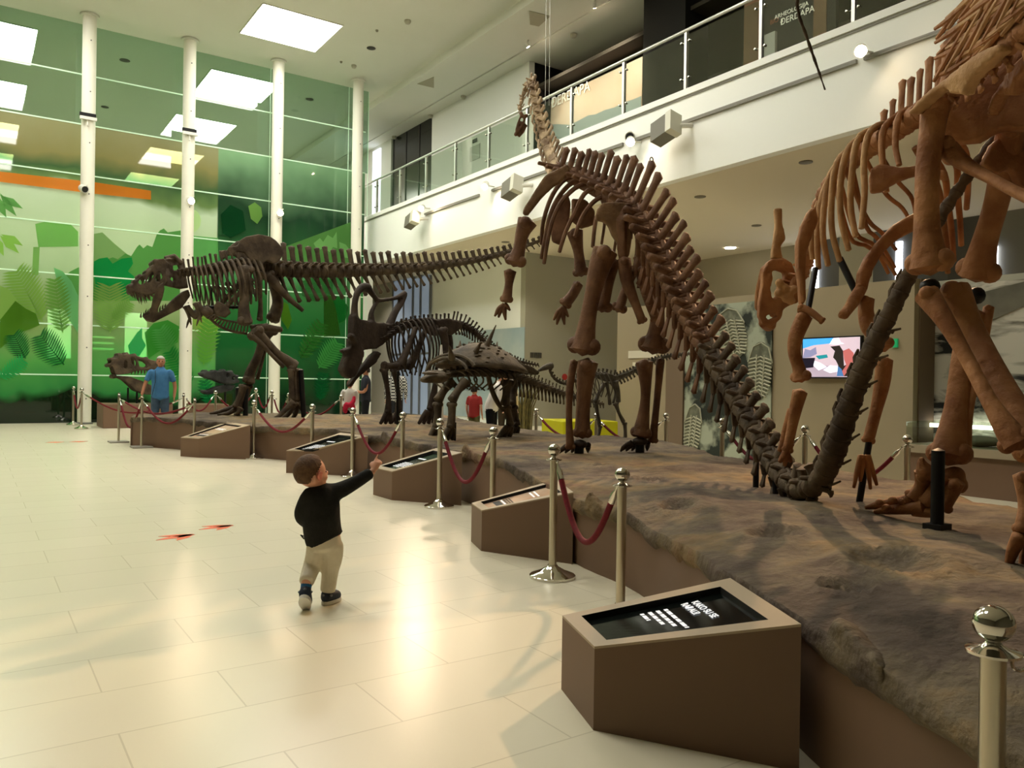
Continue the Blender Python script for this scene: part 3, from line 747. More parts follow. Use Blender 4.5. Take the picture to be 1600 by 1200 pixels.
def rock_mat():
    m = mat('painted_rock', (120, 104, 82), 0.85, spec=0.15)
    nt = m.node_tree; b = nt.nodes['Principled BSDF']; L = nt.links.new; N = nt.nodes.new
    geo = N('ShaderNodeNewGeometry')
    mp = N('ShaderNodeMapping'); mp.inputs['Scale'].default_value = (1.0, 1.0, 1.0); L(geo.outputs['Position'], mp.inputs['Vector'])
    n1 = N('ShaderNodeTexNoise'); n1.inputs['Scale'].default_value = 1.1; n1.inputs['Detail'].default_value = 8; n1.inputs['Roughness'].default_value = 0.65; L(mp.outputs[0], n1.inputs['Vector'])
    r = N('ShaderNodeValToRGB'); L(n1.outputs['Fac'], r.inputs['Fac'])
    cr = r.color_ramp
    cr.elements[0].position = 0.3; cr.elements[0].color = lin(66, 58, 50)
    cr.elements[1].position = 0.75; cr.elements[1].color = lin(156, 134, 102)
    for p_, c_ in ((0.42, (98, 86, 76)), (0.5, (118, 106, 88)), (0.58, (136, 116, 86)), (0.66, (124, 98, 80))):
        e = cr.elements.new(p_); e.color = lin(*c_)
    n3 = N('ShaderNodeTexNoise'); n3.inputs['Scale'].default_value = 7; n3.inputs['Detail'].default_value = 6; L(geo.outputs['Position'], n3.inputs['Vector'])
    mr = N('ShaderNodeMapRange'); mr.inputs['From Min'].default_value = 0.3; mr.inputs['From Max'].default_value = 0.7; mr.inputs['To Min'].default_value = 0.7; mr.inputs['To Max'].default_value = 1.15; L(n3.outputs['Fac'], mr.inputs['Value'])
    mu = N('ShaderNodeMixRGB'); mu.blend_type = 'MULTIPLY'; mu.inputs[0].default_value = 1; L(r.outputs['Color'], mu.inputs[1]); L(mr.outputs['Result'], mu.inputs[2])
    L(mu.outputs[0], b.inputs['Base Color'])
    n2 = N('ShaderNodeTexNoise'); n2.inputs['Scale'].default_value = 22; n2.inputs['Detail'].default_value = 6; L(geo.outputs['Position'], n2.inputs['Vector'])
    bp = N('ShaderNodeBump'); bp.inputs['Strength'].default_value = 0.7; bp.inputs['Distance'].default_value = 0.03; L(n2.outputs['Fac'], bp.inputs['Height']); L(bp.outputs[0], b.inputs['Normal'])
    return m
rb = MB(); bm = rb.bm
grid = []
for i in range(NS + 1):
    row = []
    # overhanging broken lip
    nx = (FR[i] - BK[i]).normalized()
    j1 = 0.03 * noise.noise(V((FR[i].x * 5, FR[i].y * 5, 3))) + 0.02 * noise.noise(V((FR[i].x * 17, FR[i].y * 17, 5)))
    for k in range(NT + 1):
        t = (k / NT) ** 1.6
        p = FR[i].lerp(BK[i], t)
        if k == 0: p = p + nx * j1
        z = rock_h(p.x, p.y) - 0.085 * max(0, 1 - t / .22) * min(1, max(0, (6.5 - p.y) / 3))
        if k == 0: z -= 0.02
        row.append(bm.verts.new((p.x, p.y, z)))
    grid.append(row)
for i in range(NS):
    for k in range(NT):
        bm.faces.new((grid[i][k], grid[i + 1][k], grid[i + 1][k + 1], grid[i][k + 1]))
# footprints pressed in the rock
for (px, py, rr) in ((1215, 828, 0.16), (1400, 880, 0.2), (1010, 748, 0.14), (1060, 785, 0.13), (1320, 905, 0.1), (940, 728, 0.1)):
    c = AZ(px, py, ZPL)
    for row in grid:
        for v in row:
            d = (v.co.xy - c.xy).length
            if d < rr * 1.6:
                v.co.z += (-0.055 * max(0, 1 - (d / rr) ** 2) + 0.018 * math.exp(-((d - rr * 1.15) / (rr * 0.25)) ** 2))
# lip going down
def lip(idx_rows, depth):
    prev = None
    for v, q in idx_rows:
        d = depth * (1 + 0.45 * noise.noise(V((v.co.x * 3, v.co.y * 3, 7))) + 0.25 * noise.noise(V((v.co.x * 14, v.co.y * 14, 2))))
        a = bm.verts.new((v.co.x + q.x * 0.012, v.co.y + q.y * 0.012, v.co.z - d * 0.5)); b_ = bm.verts.new((v.co.x - q.x * 0.035, v.co.y - q.y * 0.035, v.co.z - d))
        if prev:
            bm.faces.new((prev[0], prev[1], a, v)); bm.faces.new((prev[1], prev[2], b_, a))
        prev = (v, a, b_)
lip([(grid[i][0], (FR[i] - BK[i]).normalized()) for i in range(NS + 1)], 0.085)
lip([(grid[i][NT], (BK[i] - FR[i]).normalized()) for i in range(NS, -1, -1)], 0.08)
lip([(grid[NS][k], (FR[NS] - FR[NS - 6]).normalized()) for k in range(NT + 1)], 0.08)
rock = rb.build('rock_top', rock_mat(), plat, angle=0)
sp = MB()
for A, B_, rev in ((FR, BK, False), (BK, FR, True)):
    prev = None
    for i in range(0, NS + 1, 4):
        d = (B_[i] - A[i]).normalized()
        p = A[i] + d * 0.03
        a = sp.bm.verts.new((p.x, p.y, 0)); b_ = sp.bm.verts.new((p.x, p.y, ZPL - 0.05 - 0.085 * min(1, max(0, (6.5 - p.y) / 3)) * (not rev)))
        if prev: sp.bm.faces.new((prev[0], a, b_, prev[1]))
        prev = (a, b_)
e1, e2 = FR[NS], BK[NS]
off = (FR[NS - 6] - FR[NS]).normalized() * 0.03
sp.quad(V((e1.x, e1.y, 0)) + off, V((e2.x, e2.y, 0)) + off, V((e2.x, e2.y, ZPL - .03)) + off, V((e1.x, e1.y, ZPL - .03)) + off)
sp.build('side_panel', M_taupe, plat, angle=60)
# upstanding rock shards on the rim
for px, py, w in ((1290, 985, 0.16), (918, 772, 0.12), (735, 706, 0.16), (590, 684, 0.14)):
    c = AZ(px, py, ZPL)
    m = MB()
    i0 = min(range(NS + 1), key=lambda i: (FR[i].xy - c.xy).length)
    t = (FR[max(0, i0 - 3)] - FR[min(NS, i0 + 3)]).normalized(); n_ = (BK[i0] - FR[i0]).normalized()
    c = FR[i0] + n_ * 0.03 + V((0, 0, ZPL))
    zr = rock_h(FR[i0].x, FR[i0].y) - 0.085 * min(1, max(0, (6.5 - FR[i0].y) / 3))
    rnd = random.Random(px)
    for lay in range(2):
        b0 = V((FR[i0].x, FR[i0].y, zr - 0.06)) + n_ * (0.03 + 0.05 * lay)
        top = [(-1.0, 0.0), (-0.72, 0.055), (-0.45, 0.075), (-0.2, 0.06), (0.1, 0.05), (0.35, 0.03), (0.7, 0.02), (1.0, 0.0)]
        pts = [b0 + t * (u_ * w) + V((0, 0, 0.055 + h_ * (1 - .35 * lay) * (1 + .2 * rnd.uniform(-1, 1)))) for u_, h_ in top] + [b0 + t * w, b0 - t * w]
        m.plate(pts, 0.07, normal=n_)
    m.build('rock_shard', rock.data.materials[0], plat, remesh=0.014, relax=1)

# ------------------------------------------------------------------ sloping screen consoles
M_screen = mat('screen_black', (16, 20, 18), 0.1, spec=0.3)
M_text = mat('screen_text', (226, 228, 232), 0.6, emit=0.45)
M_frame = mat('console_top', (170, 152, 126), 0.5)
def console(A, B, Ap, Bp, Cp, Dp, label, title=None, style='dark', zb=.56):
    a0, b0 = AZ(*A), AZ(*B)
    za = HCAM - (HCAM - 0) * ((Ap[1] - 599) / (A[1] - 599)) if Ap else 0.31
    za = 0.315
    c1, d1 = AZ(*Cp, zb), AZ(*Dp, zb)
    # make it a clean trapezoid: keep the two side walls parallel
    a1, b1 = V((a0.x, a0.y, za)), V((b0.x, b0.y, za))
    c0, d0 = V((c1.x, c1.y, 0)), V((d1.x, d1.y, 0))
    cen = (a0 + b0 + c0 + d0) / 4
    t = thing('screen_console', (cen.x, cen.y, 0), label, 'console', 'sloping screen consoles along the platform')
    e_ = V((0, 0, .009))
    MB().quad(a0, b0, b1 - e_, a1 - e_).quad(b0, c0, c1 - e_, b1 - e_).quad(c0, d0, d1 - e_, c1 - e_).quad(d0, a0, a1 - e_, d1 - e_).quad(a0, d0, c0, b0).build('body', M_taupe, t, smooth=False, fix=True)
    # frame round the recessed screen
    def at(u, v, dz=0):      # u along the slope, v across (0 = far side a-d, 1 = near side b-c)
        p = a1.lerp(d1, u).lerp(b1.lerp(c1, u), v)
        return p + V((0, 0, dz))
    U0, U1, V0, V1 = 0.09, 0.9, 0.13, 0.87
    outer = [at(0, 0), at(0, 1), at(1, 1), at(1, 0)]
    inner = [at(U0, V0), at(U0, V1), at(U1, V1), at(U1, V0)]
    f = MB(); bmf = f.bm
    O = [bmf.verts.new(p) for p in outer]; I = [bmf.verts.new(p) for p in inner]; K = [bmf.verts.new(p - V((0, 0, 0.0095))) for p in outer]
    for i in range(4):
        j = (i + 1) % 4
        bmf.faces.new((O[i], O[j], I[j], I[i])); bmf.faces.new((O[j], O[i], K[i], K[j]))
    f.build('top_frame', M_frame, t, smooth=False)
    bz = MB()
    for i in range(4):
        j = (i + 1) % 4; bz.quad(inner[i], inner[j], inner[j] - V((0, 0, .03)), inner[i] - V((0, 0, .03)))
    bz.build('bezel', M_black, t, smooth=False)
    gs = MB(); NG = 10
    for i in range(NG):
        for j in range(NG):
            uu = [U0 + (U1 - U0) * (i + k) / NG for k in (0, 1)]; vv = [V0 + (V1 - V0) * (j + k) / NG for k in (0, 1)]
            gs.quad(*[at(x_, y_, -.026) for x_, y_ in ((uu[0], vv[0]), (uu[0], vv[1]), (uu[1], vv[1]), (uu[1], vv[0]))])
    bmesh.ops.remove_doubles(gs.bm, verts=gs.bm.verts, dist=.0005)
    s = gs.build('screen', M_screen if style != 'light' else mat('screen_picture', (206, 168, 140), 0.15, rgb2=(226, 206, 180), scale=3, emit=0.0), t, smooth=False)
    up = V((0, 0, -0.0245))
    # text lines run across the slope (read from the platform side), top line nearest the platform
    def bar(u, v0, v1, w, name='text_line', m=M_text):
        k = max(1, int((v1 - v0) / 0.045)); mb = MB(); v = v0
        rnd = random.Random(int(u * 1000))
        while v < v1 - 0.015:
            e = min(v1, v + rnd.uniform(0.03, 0.09))
            mb.quad(at(u, v) + up, at(u, e) + up, at(u + w, e) + up, at(u + w, v) + up)
            v = e + 0.014
        mb.build(name, m, s, smooth=False)
    xd = at(0.6, 1) - at(0.6, 0); ydir = at(1, 0.5) - at(0, 0.5); Lv = xd.length; Lu = ydir.length
    if title:
        for i, ln in enumerate(title):
            text_mesh('heading', ln, M_text, s, at(0.71 - i * 0.06, 0.22) + V((0, 0, -0.022)), xd, ydir, 0.054 * Lu, extrude=0.0005, bold=0.0012)
        for i, (v1) in enumerate((0.70, 0.63, 0.57, 0.42)):
            bar(0.545 - i * 0.045, 0.24, v1, 0.022)
    elif style == 'dark':
        for i, v1 in enumerate((0.6, 0.75, 0.7, 0.78, 0.74, 0.5)):
            bar(0.42 - i * 0.036, 0.22, v1, 0.018)
        if label:
            bar(0.62, 0.25, 0.55, 0.035, 'heading')
    else:
        mb = MB(); mb.quad(at(.22, .2) + up, at(.22, .86) + up, at(.3, .86) + up, at(.3, .2) + up).build('picture_block', M_black, s, smooth=False)
        for i in range(3): bar(0.34 + 0.03 * i, 0.2, 0.84, 0.014, m=mat('dim_text', (60, 56, 54), 0.6))
        bar(0.31, 0.2, 0.84, 0.02)
        bar(0.64, 0.2, 0.6, 0.022); bar(0.69, 0.2, 0.6, 0.022)
    return t
console((877, 1077), (927, 1141), (879, 961), (930, 1011), (1252, 975), (1141, 903), 'nearest sloping taupe console with a black screen, at the lower right', ['KAKO SU SE', 'RA\u0110ALI?'], zb=.5)
console((736, 846), (752, 861), (738, 782), (756, 797), (896, 769), (870, 749), 'second nearest sloping console, its screen showing a bright pinkish picture', None, 'light', zb=.52)
console((583, 773), (612, 781.5), (585, 722), (615, 735), (722, 707), (682, 700), 'middle sloping console with a dark text screen beside the pointing child')
console((447, 739), (485, 740), (449, 701), (486, 705), (575, 681), (532, 676), 'fourth sloping console with a dark green-tinted screen, behind the head of the child')
console((282, 713), (310, 715), (284, 681), (314, 684), (391, 664), (355, 659), 'farthest sloping console, with a pinkish screen, below the toothy skeleton', None, 'light')

# ------------------------------------------------------------------ rope stanchions
M_velvet = mat('red_velvet', (112, 16, 30), 0.75, rgb2=(96, 12, 24), scale=40)
M_rope2 = M_velvet
def make_post():
    t = thing('stanchion', (0, 0, 0), '', 'stanchion', 'rope stanchions round the platform')
    MB().lathe([(0.155, 0), (0.155, 0.018), (0.145, 0.026), (0.09, 0.045), (0.04, 0.075), (0.03, 0.09)], 28).build('base', M_chrome, t)
    MB().lathe([(0.026, 0.085), (0.026, 0.80)], 20).build('pole', M_steel, t)
    MB().lathe([(0.03, 0.795), (0.055, 0.802), (0.055, 0.808), (0.03, 0.815), (0.017, 0.825), (0.015, 0.84), (0.02, 0.848)], 24).build('collar', M_chrome, t)
    MB().ball((0, 0, 0.872), 0.043, 22, 16).build('finial', M_chrome, t)
    return t
H0 = 0.914
def make_square_post():
    t = thing('stanchion', (0, 0, 0), '', 'stanchion', 'rope stanchions round the platform')
    MB().box((-0.17, -0.17, 0), (0.17, 0.17, 0.03)).build('base', mat('grey_cast_base', (150, 146, 134), 0.5), t, smooth=False, bevel=0.006)
    MB().lathe([(0.022, 0.03), (0.022, 0.86)], 16).build('pole', M_steel, t)
    MB().lathe([(0.03, 0.84), (0.03, 0.87), (0.018, 0.88), (0.024, 0.9), (0.02, 0.914)], 16).build('finial', M_chrome, t)
    return t
POST = {}
proto = make_post(); sproto = make_square_post(); used = [False, False]
def post(key, px, ptop, label, base=None, depth=None, square=False):
    """base: pixel row of the foot, or depth along the view; the height follows from the top"""
    p = AZ(px, base) if base else AD(px, ptop, depth)
    p = V((p.x, p.y, 0))
    d = depth_of(p)
    top = AD(px, ptop, d).z
    h = top / H0
    src = sproto if square else proto; ix = 1 if square else 0
    if not used[ix]:
        o = src; used[ix] = True; o.location = p; o['label'] = label
        o.scale = (max(1, h) ** 0.3, max(1, h) ** 0.3, h)
    else: o = tree_copy(src, loc=p, scale=(max(1, h) ** 0.3, max(1, h) ** 0.3, h), label=label)
    POST[key] = (p, h)
    return o
post('s8', 863, 693.5, 'chrome stanchion standing on the open floor before the second console', base=902)
post('s1', 114, 603.3, 'chrome stanchion at the left column, left of the close pair', base=664.2)
post('s2', 127, 605.7, 'chrome stanchion at the left column, right of the close pair', base=670.4)
post('s3', 185, 613.3, 'thin stanchion on a square grey foot, left one of two before the platform end', base=691.4, square=True)
post('s4', 221, 616.8, 'thin stanchion on a square grey foot, right one of two before the platform end', base=699.6, square=True)
post('s4b', 303, 621, 'thin stanchion behind the farthest console', base=709, square=True)
post('s5', 396, 624.7, 'chrome stanchion on the floor right of the farthest console', base=716.7)
post('s5b', 487, 631, 'chrome stanchion behind the fourth console, between two toothy-skeleton feet and a rope', base=733)
post('s6', 550, 636.7, 'chrome stanchion on the floor between the child and the fourth console', base=744.8)
post('s6b', 628, 643.5, 'chrome stanchion behind the middle console', base=764)
post('s7', 686, 653.5, 'chrome stanchion on the floor in front of the middle console', base=792.5)
post('s7b', 769, 667, 'chrome stanchion behind the second nearest console', base=823)
post('s8b', 969, 730.5, 'chrome stanchion behind the nearest console', base=966)
post('s9', 1553, 946, 'closest chrome stanchion at the lower right picture edge', depth=1.72)
post('b1', 287, 614, 'thin far stanchion just behind the man in blue', depth=17.6, square=True)
post('b2', 337, 610, 'far chrome stanchion below the black long-snouted skull', depth=18.2)
post('b3', 400, 606, 'far chrome stanchion before the third column, left of it', depth=18.6)
post('b4', 425, 609.5, 'far chrome stanchion against the third column', depth=18.4)
post('b5', 451, 614, 'far thin stanchion behind the rear foot of the toothy skeleton', depth=18.0)
post('b6', 533, 616.5, 'far chrome stanchion left of the girl in white', depth=18.0)
post('b7', 838, 638, 'back stanchion beside the yellow-green bench', depth=12.9)
post('b8', 932, 645, 'back stanchion in front of the yellow-green bench, half hidden by the small grey skeleton', depth=11.8)
post('b9', 1041, 645, 'back stanchion left of the brown pilaster', depth=11.0)
post('b10', 1129, 653, 'back stanchion in front of the trilobite picture', depth=9.2)
post('b11', 1258, 664, 'back stanchion under the television', depth=8.1)
post('b12', 1418, 679, 'back stanchion left of the glass display case', depth=6.95)
if True:
    def rope(a, b, sag, label, r=0.019, clipside=None):
        (p, hp), (q, hq) = POST[a], POST[b]
        A = p + V((0, 0, 0.795 * hp)); B = q + V((0, 0, 0.795 * hq))
        d = (B - A); d.z = 0; d.normalize()
        A = A + d * 0.055; B = B - d * 0.055
        pts = []
        for i in range(25):
            t = i / 24
            c = A.lerp(B, t); c.z -= sag * 4 * t * (1 - t) * (0.75 + 0.25 * 4 * t * (1 - t))
            pts.append(c)
        mid = pts[12]
        t = thing('barrier_rope', (mid.x, mid.y, mid.z), label, 'rope', 'red velvet barrier ropes')
        MB().tube(pts[2:-2], r, seg=10).build('velvet_cord', M_velvet, t)
        for s in (pts[:3], pts[-3:][::-1]):
            MB().tube([s[0], s[0].lerp(s[1], .5), s[1], s[2]], [0.006, 0.008, r * 1.1, r * 1.12], seg=10).ball(s[0], 0.011, 8, 6).build('end_clip', M_chrome, t)
    rope('s1', 's2', 0.42, 'short sagging rope between the close pair of stanchions at the left column')
    rope('s2', 'b1', 0.40, 'long rope from the left column pair to the stanchion behind the man in blue')
    rope('s3', 's4', 0.52, 'deep red rope between the two square-footed stanchions')
    rope('s4', 's4b', 0.36, 'rope along the platform end, left of the farthest console')
    rope('s3', 's4b', 0.22, 'rope crossing behind the right square-footed stanchion')
    rope('b1', 'b2', 0.30, 'far rope under the long-snouted black skull, left of its stanchion')
    rope('b2', 'b3', 0.32, 'far rope behind the front foot of the toothy skeleton')
    rope('b3', 'b4', 0.3, 'short far rope before the third column')
    rope('b4', 'b5', 0.35, 'far rope to the right of the third column')
    rope('b5', 'b6', 0.36, 'far dark rope sagging before the dark green glass bay')
    rope('s5', 's5b', 0.34, 'dark red rope hanging between farthest and fourth consoles')
    rope('s6', 's6b', 0.44, 'red rope hanging above the arm of the child, before the middle console')
    rope('s7', 's7b', 0.46, 'bright red rope hanging between middle and second nearest consoles')
    rope('s8', 's8b', 0.42, 'nearest hanging red rope, before the bare platform side')
    rope('b7', 'b8', 0.28, 'back rope hanging before the yellow-green bench, left half')
    rope('b8', 'b9', 0.28, 'back rope passing behind the sauropod shin')
    rope('b10', 'b11', 0.32, 'back rope before the trilobite picture, behind the sauropod tail')
    rope('b11', 'b12', 0.36, 'back rope hanging below the television')
# hook chain on the closest stanchion
p, h = POST['s9']
zc = 0.795 * h
rt = V((0.82, -0.56, 0)); bk = V((-0.3, -0.5, 0)).normalized()
t = thing('rope_hook', p + rt * 0.08 + V((0, 0, zc)), 'chrome snap hook hanging on the closest stanchion', 'hook')
c = p + rt * 0.058 + V((0, 0, zc - 0.015))
MB().tube([c + rt * (0.017 * math.cos(a)) + V((0, 0, 0.017 * math.sin(a))) for a in [k * math.pi / 6 for k in range(13)]], 0.004, seg=6, cap=False).build('ring', M_chrome, t)
MB().tube([c + rt * 0.02 + V((0, 0, -.012)), c + rt * 0.034 + V((0, 0, -0.045)), c + rt * 0.04 + V((0, 0, -0.06))], [0.006, 0.006, 0.012]).build('swivel', M_chrome, t)
c2 = c + rt * 0.04 + V((0, 0, -0.06))
MB().tube([c2 + rt * (-0.008), c2 + rt * 0.0 + V((0, 0, -.05)), c2 + rt * 0.035 + V((0, 0, -.075)), c2 + rt * 0.045 + V((0, 0, -.05)), c2 + rt * 0.012 + V((0, 0, 0))], 0.0045, seg=6, smooth=20).build('hook', M_chrome, t)

# ------------------------------------------------------------------ orange dinosaur footprints on the floor
M_fp = mat('orange_decal', (236, 112, 70), 0.5)
def track(px, py, ang, s, label):
    c = AZ(px, py, 0.0)
    m = MB(); m.bm.free(); m.bm = bmesh.new()
    for a, ln in ((-0.62, 0.8), (0, 1.0), (0.62, 0.8)):
        d = V((math.cos(ang + a), math.sin(ang + a), 0)); n = V((-d.y, d.x, 0))
        q = c - V((math.cos(ang), math.sin(ang), 0)) * 0.06 * s
        m.plate([q + n * 0.035 * s, q + d * 0.12 * s * ln + n * 0.045 * s, q + d * 0.21 * s * ln + n * 0.02 * s, q + d * 0.27 * s * ln, q + d * 0.21 * s * ln - n * 0.02 * s, q + d * 0.12 * s * ln - n * 0.045 * s, q - n * 0.035 * s, q - d * 0.05 * s], 0.002, normal=(0, 0, 1))
    o = m.build('floor_decal', M_fp, smooth=False, loc=(c.x, c.y, 0.002))
    bmz = o.data
    for v in bmz.vertices: v.co.z += 0.0012
    return tag(o, label, 'floor decal', 'orange footprint decals')
track(283, 838, 3.5, 1.05, 'orange three-toed footprint decal on the floor, left of the near two')
track(346, 823, 3.4, 1.0, 'orange three-toed footprint decal on the floor, nearer the child')
track(90, 691, 3.5, 1.1, 'faint far orange footprint decal, left of the far two')
track(127, 690, 3.4, 1.1, 'faint far orange footprint decal in front of the leftmost column')

# ------------------------------------------------------------------ things along the right wall
def onwall(px, py, x=XT - 0.02): return AX(px, py, x)
# trilobite picture
a, b = onwall(1072, 476), onwall(1204, 700)
tri = thing('trilobite_picture', (XT - 0.02, (a.y + b.y) / 2, 0.2), 'tall grey-green photo panel of trilobites in rock, behind the sauropod tail', 'picture')
ztop = onwall(1140, 474).z
M_triph = mat('stone_photo', (44, 50, 42), 0.8, rgb2=(168, 174, 152), scale=1.9, detail=12); setramp(M_triph, .46, .56)
MB().box((XT - 0.03, b.y, 0.1), (XT - 0.002, a.y, ztop)).build('panel', M_triph, tri, smooth=False)
M_trl = mat('trilobite_dark', (92, 94, 78), 0.8, rgb2=(128, 130, 110), scale=9); M_trd = mat('trilobite_light', (176, 176, 152), 0.8)
def trilobite(cx_, cy_, w, h, rot):
    def q(u, v, k=0):
        c, s = math.cos(rot), math.sin(rot)
        return onwall(cx_ + u * c - v * s, cy_ + u * s + v * c, XT - 0.036 - k * 0.004)
    m = MB(); m.plate([q(w * math.cos(t) * (1 if math.sin(t) < 0 else 0.82), h * math.sin(t)) for t in [k * math.pi / 14 for k in range(28)]], 0.006, normal=(1, 0, 0)); m.build('trilobite_body', M_trl, tri, smooth=False)
    r = MB()
    for i in range(11):
        v = -h * 0.45 + i * h * 0.125
        ww = w * math.sqrt(max(0.05, 1 - (v / h) ** 2)) * 0.92
        r.tube([q(-ww, v + 3, 1), q(-ww * .45, v, 1), q(-ww * .3, v + 2, 1)], 0.014, seg=5).tube([q(-ww * .25, v, 1), q(0, v - 2, 1), q(ww * .25, v, 1)], 0.014, seg=5).tube([q(ww * .3, v + 2, 1), q(ww * .45, v, 1), q(ww, v + 3, 1)], 0.014, seg=5)
    for u in (-0.3, 0.3):
        r.tube([q(w * u, -h * .55, 1), q(w * u * .8, h * .85, 1)], 0.012, seg=5)
    r.tube([q(-w * .95, -h * .3, 1), q(-w * .6, -h * .82, 1), q(0, -h * .97, 1), q(w * .6, -h * .82, 1), q(w * .95, -h * .3, 1)], 0.013, seg=5)
    r.build('trilobite_ribs', M_trd, tri)
trilobite(1145, 520, 22, 40, -0.2); trilobite(1187, 580, 20, 46, 0.05)
trilobite(1082, 672, 14, 42, 0.1)
# television
tv = thing('television', onwall(1299, 588), 'wall television showing a digger in a white hat at work, right of the trilobite picture', 'television')
A4 = [onwall(1253, 528, XT - 0.08), onwall(1346, 524, XT - 0.08), onwall(1346, 589, XT - 0.08), onwall(1253, 591, XT - 0.08)]
y0, y1 = A4[1].y, A4[0].y; z0, z1 = A4[3].z, A4[0].z
MB().box((XT - 0.08, y0, z0), (XT - 0.02, y1, z1)).build('case', M_black, tv, smooth=False)
MB().box((XT - 0.02, (y0 + y1) / 2 - .15, (z0 + z1) / 2 - .1), (XT + 0.0, (y0 + y1) / 2 + .15, (z0 + z1) / 2 + .1)).build('wall_mount', M_black, tv, smooth=False)
def tvp(u, v, k): return V((XT - 0.081 - k * 0.0007, y1 - 0.02 - u * (y1 - y0 - 0.04), z0 + 0.02 + v * (z1 - z0 - 0.04)))
def tvq(name, pts, c, k, e=0.75):
    MB().plate([tvp(u, v, k) for u, v in pts], 0.0005, normal=(1, 0, 0)).build(name, mat('tv_%d_%d_%d' % c, c, 0.3, emit=e), scr, smooth=False)
scr = MB().plate([tvp(0, 0, 0), tvp(1, 0, 0), tvp(1, 1, 0), tvp(0, 1, 0)], 0.001, normal=(1, 0, 0)).build('screen', mat('tv_sand', (196, 176, 186), 0.2, emit=0.75), tv, smooth=False)
tvq('sky', [(0, .75), (.2, .83), (.5, .86), (.55, 1), (0, 1)], (70, 160, 226), 1)
tvq('ground', [(0, 0), (.62, 0), (.6, .28), (.3, .3), (0, .22)], (166, 150, 164), 1)
tvq('rubble', [(0, .5), (.04, .74), (.14, .7), (.24, .78), (.26, .6), (.14, .52)], (128, 128, 160), 2)
tvq('shadow', [(0, .22), (.2, .25), (.23, .5), (0, .5)], (26, 22, 34), 3)
tvq('green_pan', [(.24, .55), (.44, .58), (.46, .5), (.3, .46)], (30, 130, 140), 3)
tvq('white_sack', [(.2, .3), (.22, .42), (.33, .36), (.44, .26), (.3, .17)], (236, 240, 250), 3)
tvq('white_sack', [(.38, .18), (.5, .3), (.62, .28), (.7, .16), (.5, .1)], (230, 232, 244), 3)
tvq('digger_arm', [(.72, .66), (.82, .72), (.9, .6), (.9, .34), (.74, .02), (.66, .04), (.78, .3), (.74, .45)], (176, 96, 92), 4)
tvq('digger_vest', [(.5, .78), (.58, .66), (.55, .5), (.6, .42), (.64, .3), (.66, .1), (.7, .02), (.86, .02), (.92, .3), (.86, .38), (.74, .28), (.72, .66), (.66, .8)], (40, 34, 30), 3)
tvq('white_hat', [(.5, .88), (.54, .98), (.64, 1.0), (.68, .88), (.74, .84), (.6, .82), (.48, .84)], (230, 226, 236), 5)
tvq('blue_shorts', [(.62, .02), (.64, .28), (.7, .2), (.74, .02)], (70, 110, 160), 5)
# exit sign, alarm, faint title, green sign
def disc(name, pos, nrm, r, m, label, cat, th=0.03):
    q = V(nrm).to_track_quat('Z', 'Y').to_matrix().to_4x4()
    o = MB().lathe([(r, 0), (r, th * .7), (r * .8, th)], 18, at=pos, M=q).build(name, m, loc=pos)
    return tag(o, label, cat)
def ongrey(px, py, dy=0.02): return AY(px, py, g0.y - dy)
disc('fire_alarm', ongrey(882, 589), (0, -1, 0), 0.1, mat('alarm_red', (176, 52, 46), 0.4), 'small round red fire alarm on the grey wall block', 'alarm')
c = ongrey(837, 555)
ex = thing('wall_sign', c, 'small dark pictogram sign on the grey wall block, left of the sauropod shin', 'sign')
for k in range(3):
    MB().box((c.x - 0.2 + k * 0.15, c.y - 0.01, c.z - 0.08), (c.x - 0.08 + k * 0.15, c.y + 0.01, c.z + 0.08)).build('pictogram_square', mat('sign_grey', (70, 68, 60), 0.6), ex, smooth=False)
q = AX(980, 563, XT + 4) if False else AY(977, 563, yT[971] - 0.02)
a, b = onwall(1056, 480, XT - 0.01), onwall(1056, 690, XT - 0.01)
bn = thing('yellow_bench', (AZ(900, 664).x, AZ(900, 664).y, 0), 'yellow-green block bench at the back, behind the sauropod shin', 'bench')
c0 = AD(846, 660, 15.6); c1_ = AD(880, 660, 14.6); c2_ = AD(966, 660, 14.9)
zt = AD(846, 654, 15.6).z
bp = [V((c0.x, c0.y, 0)), V((c1_.x, c1_.y, 0)), V((c2_.x, c2_.y, 0)), V((c2_.x, c2_.y, 0)) + V((c0.x - c1_.x, c0.y - c1_.y, 0))]
MB().hexa([p_ + V((0, 0, .03)) for p_ in bp], [p_ + V((0, 0, zt)) for p_ in bp]).build('block', mat('lime_vinyl', (190, 186, 20), 0.5), bn, smooth=False, bevel=0.02)
MB().hexa([p_.lerp(sum(bp, V()) / 4, .06) for p_ in bp], [p_.lerp(sum(bp, V()) / 4, .06) + V((0, 0, .05)) for p_ in bp]).build('plinth', M_black, bn, smooth=False)
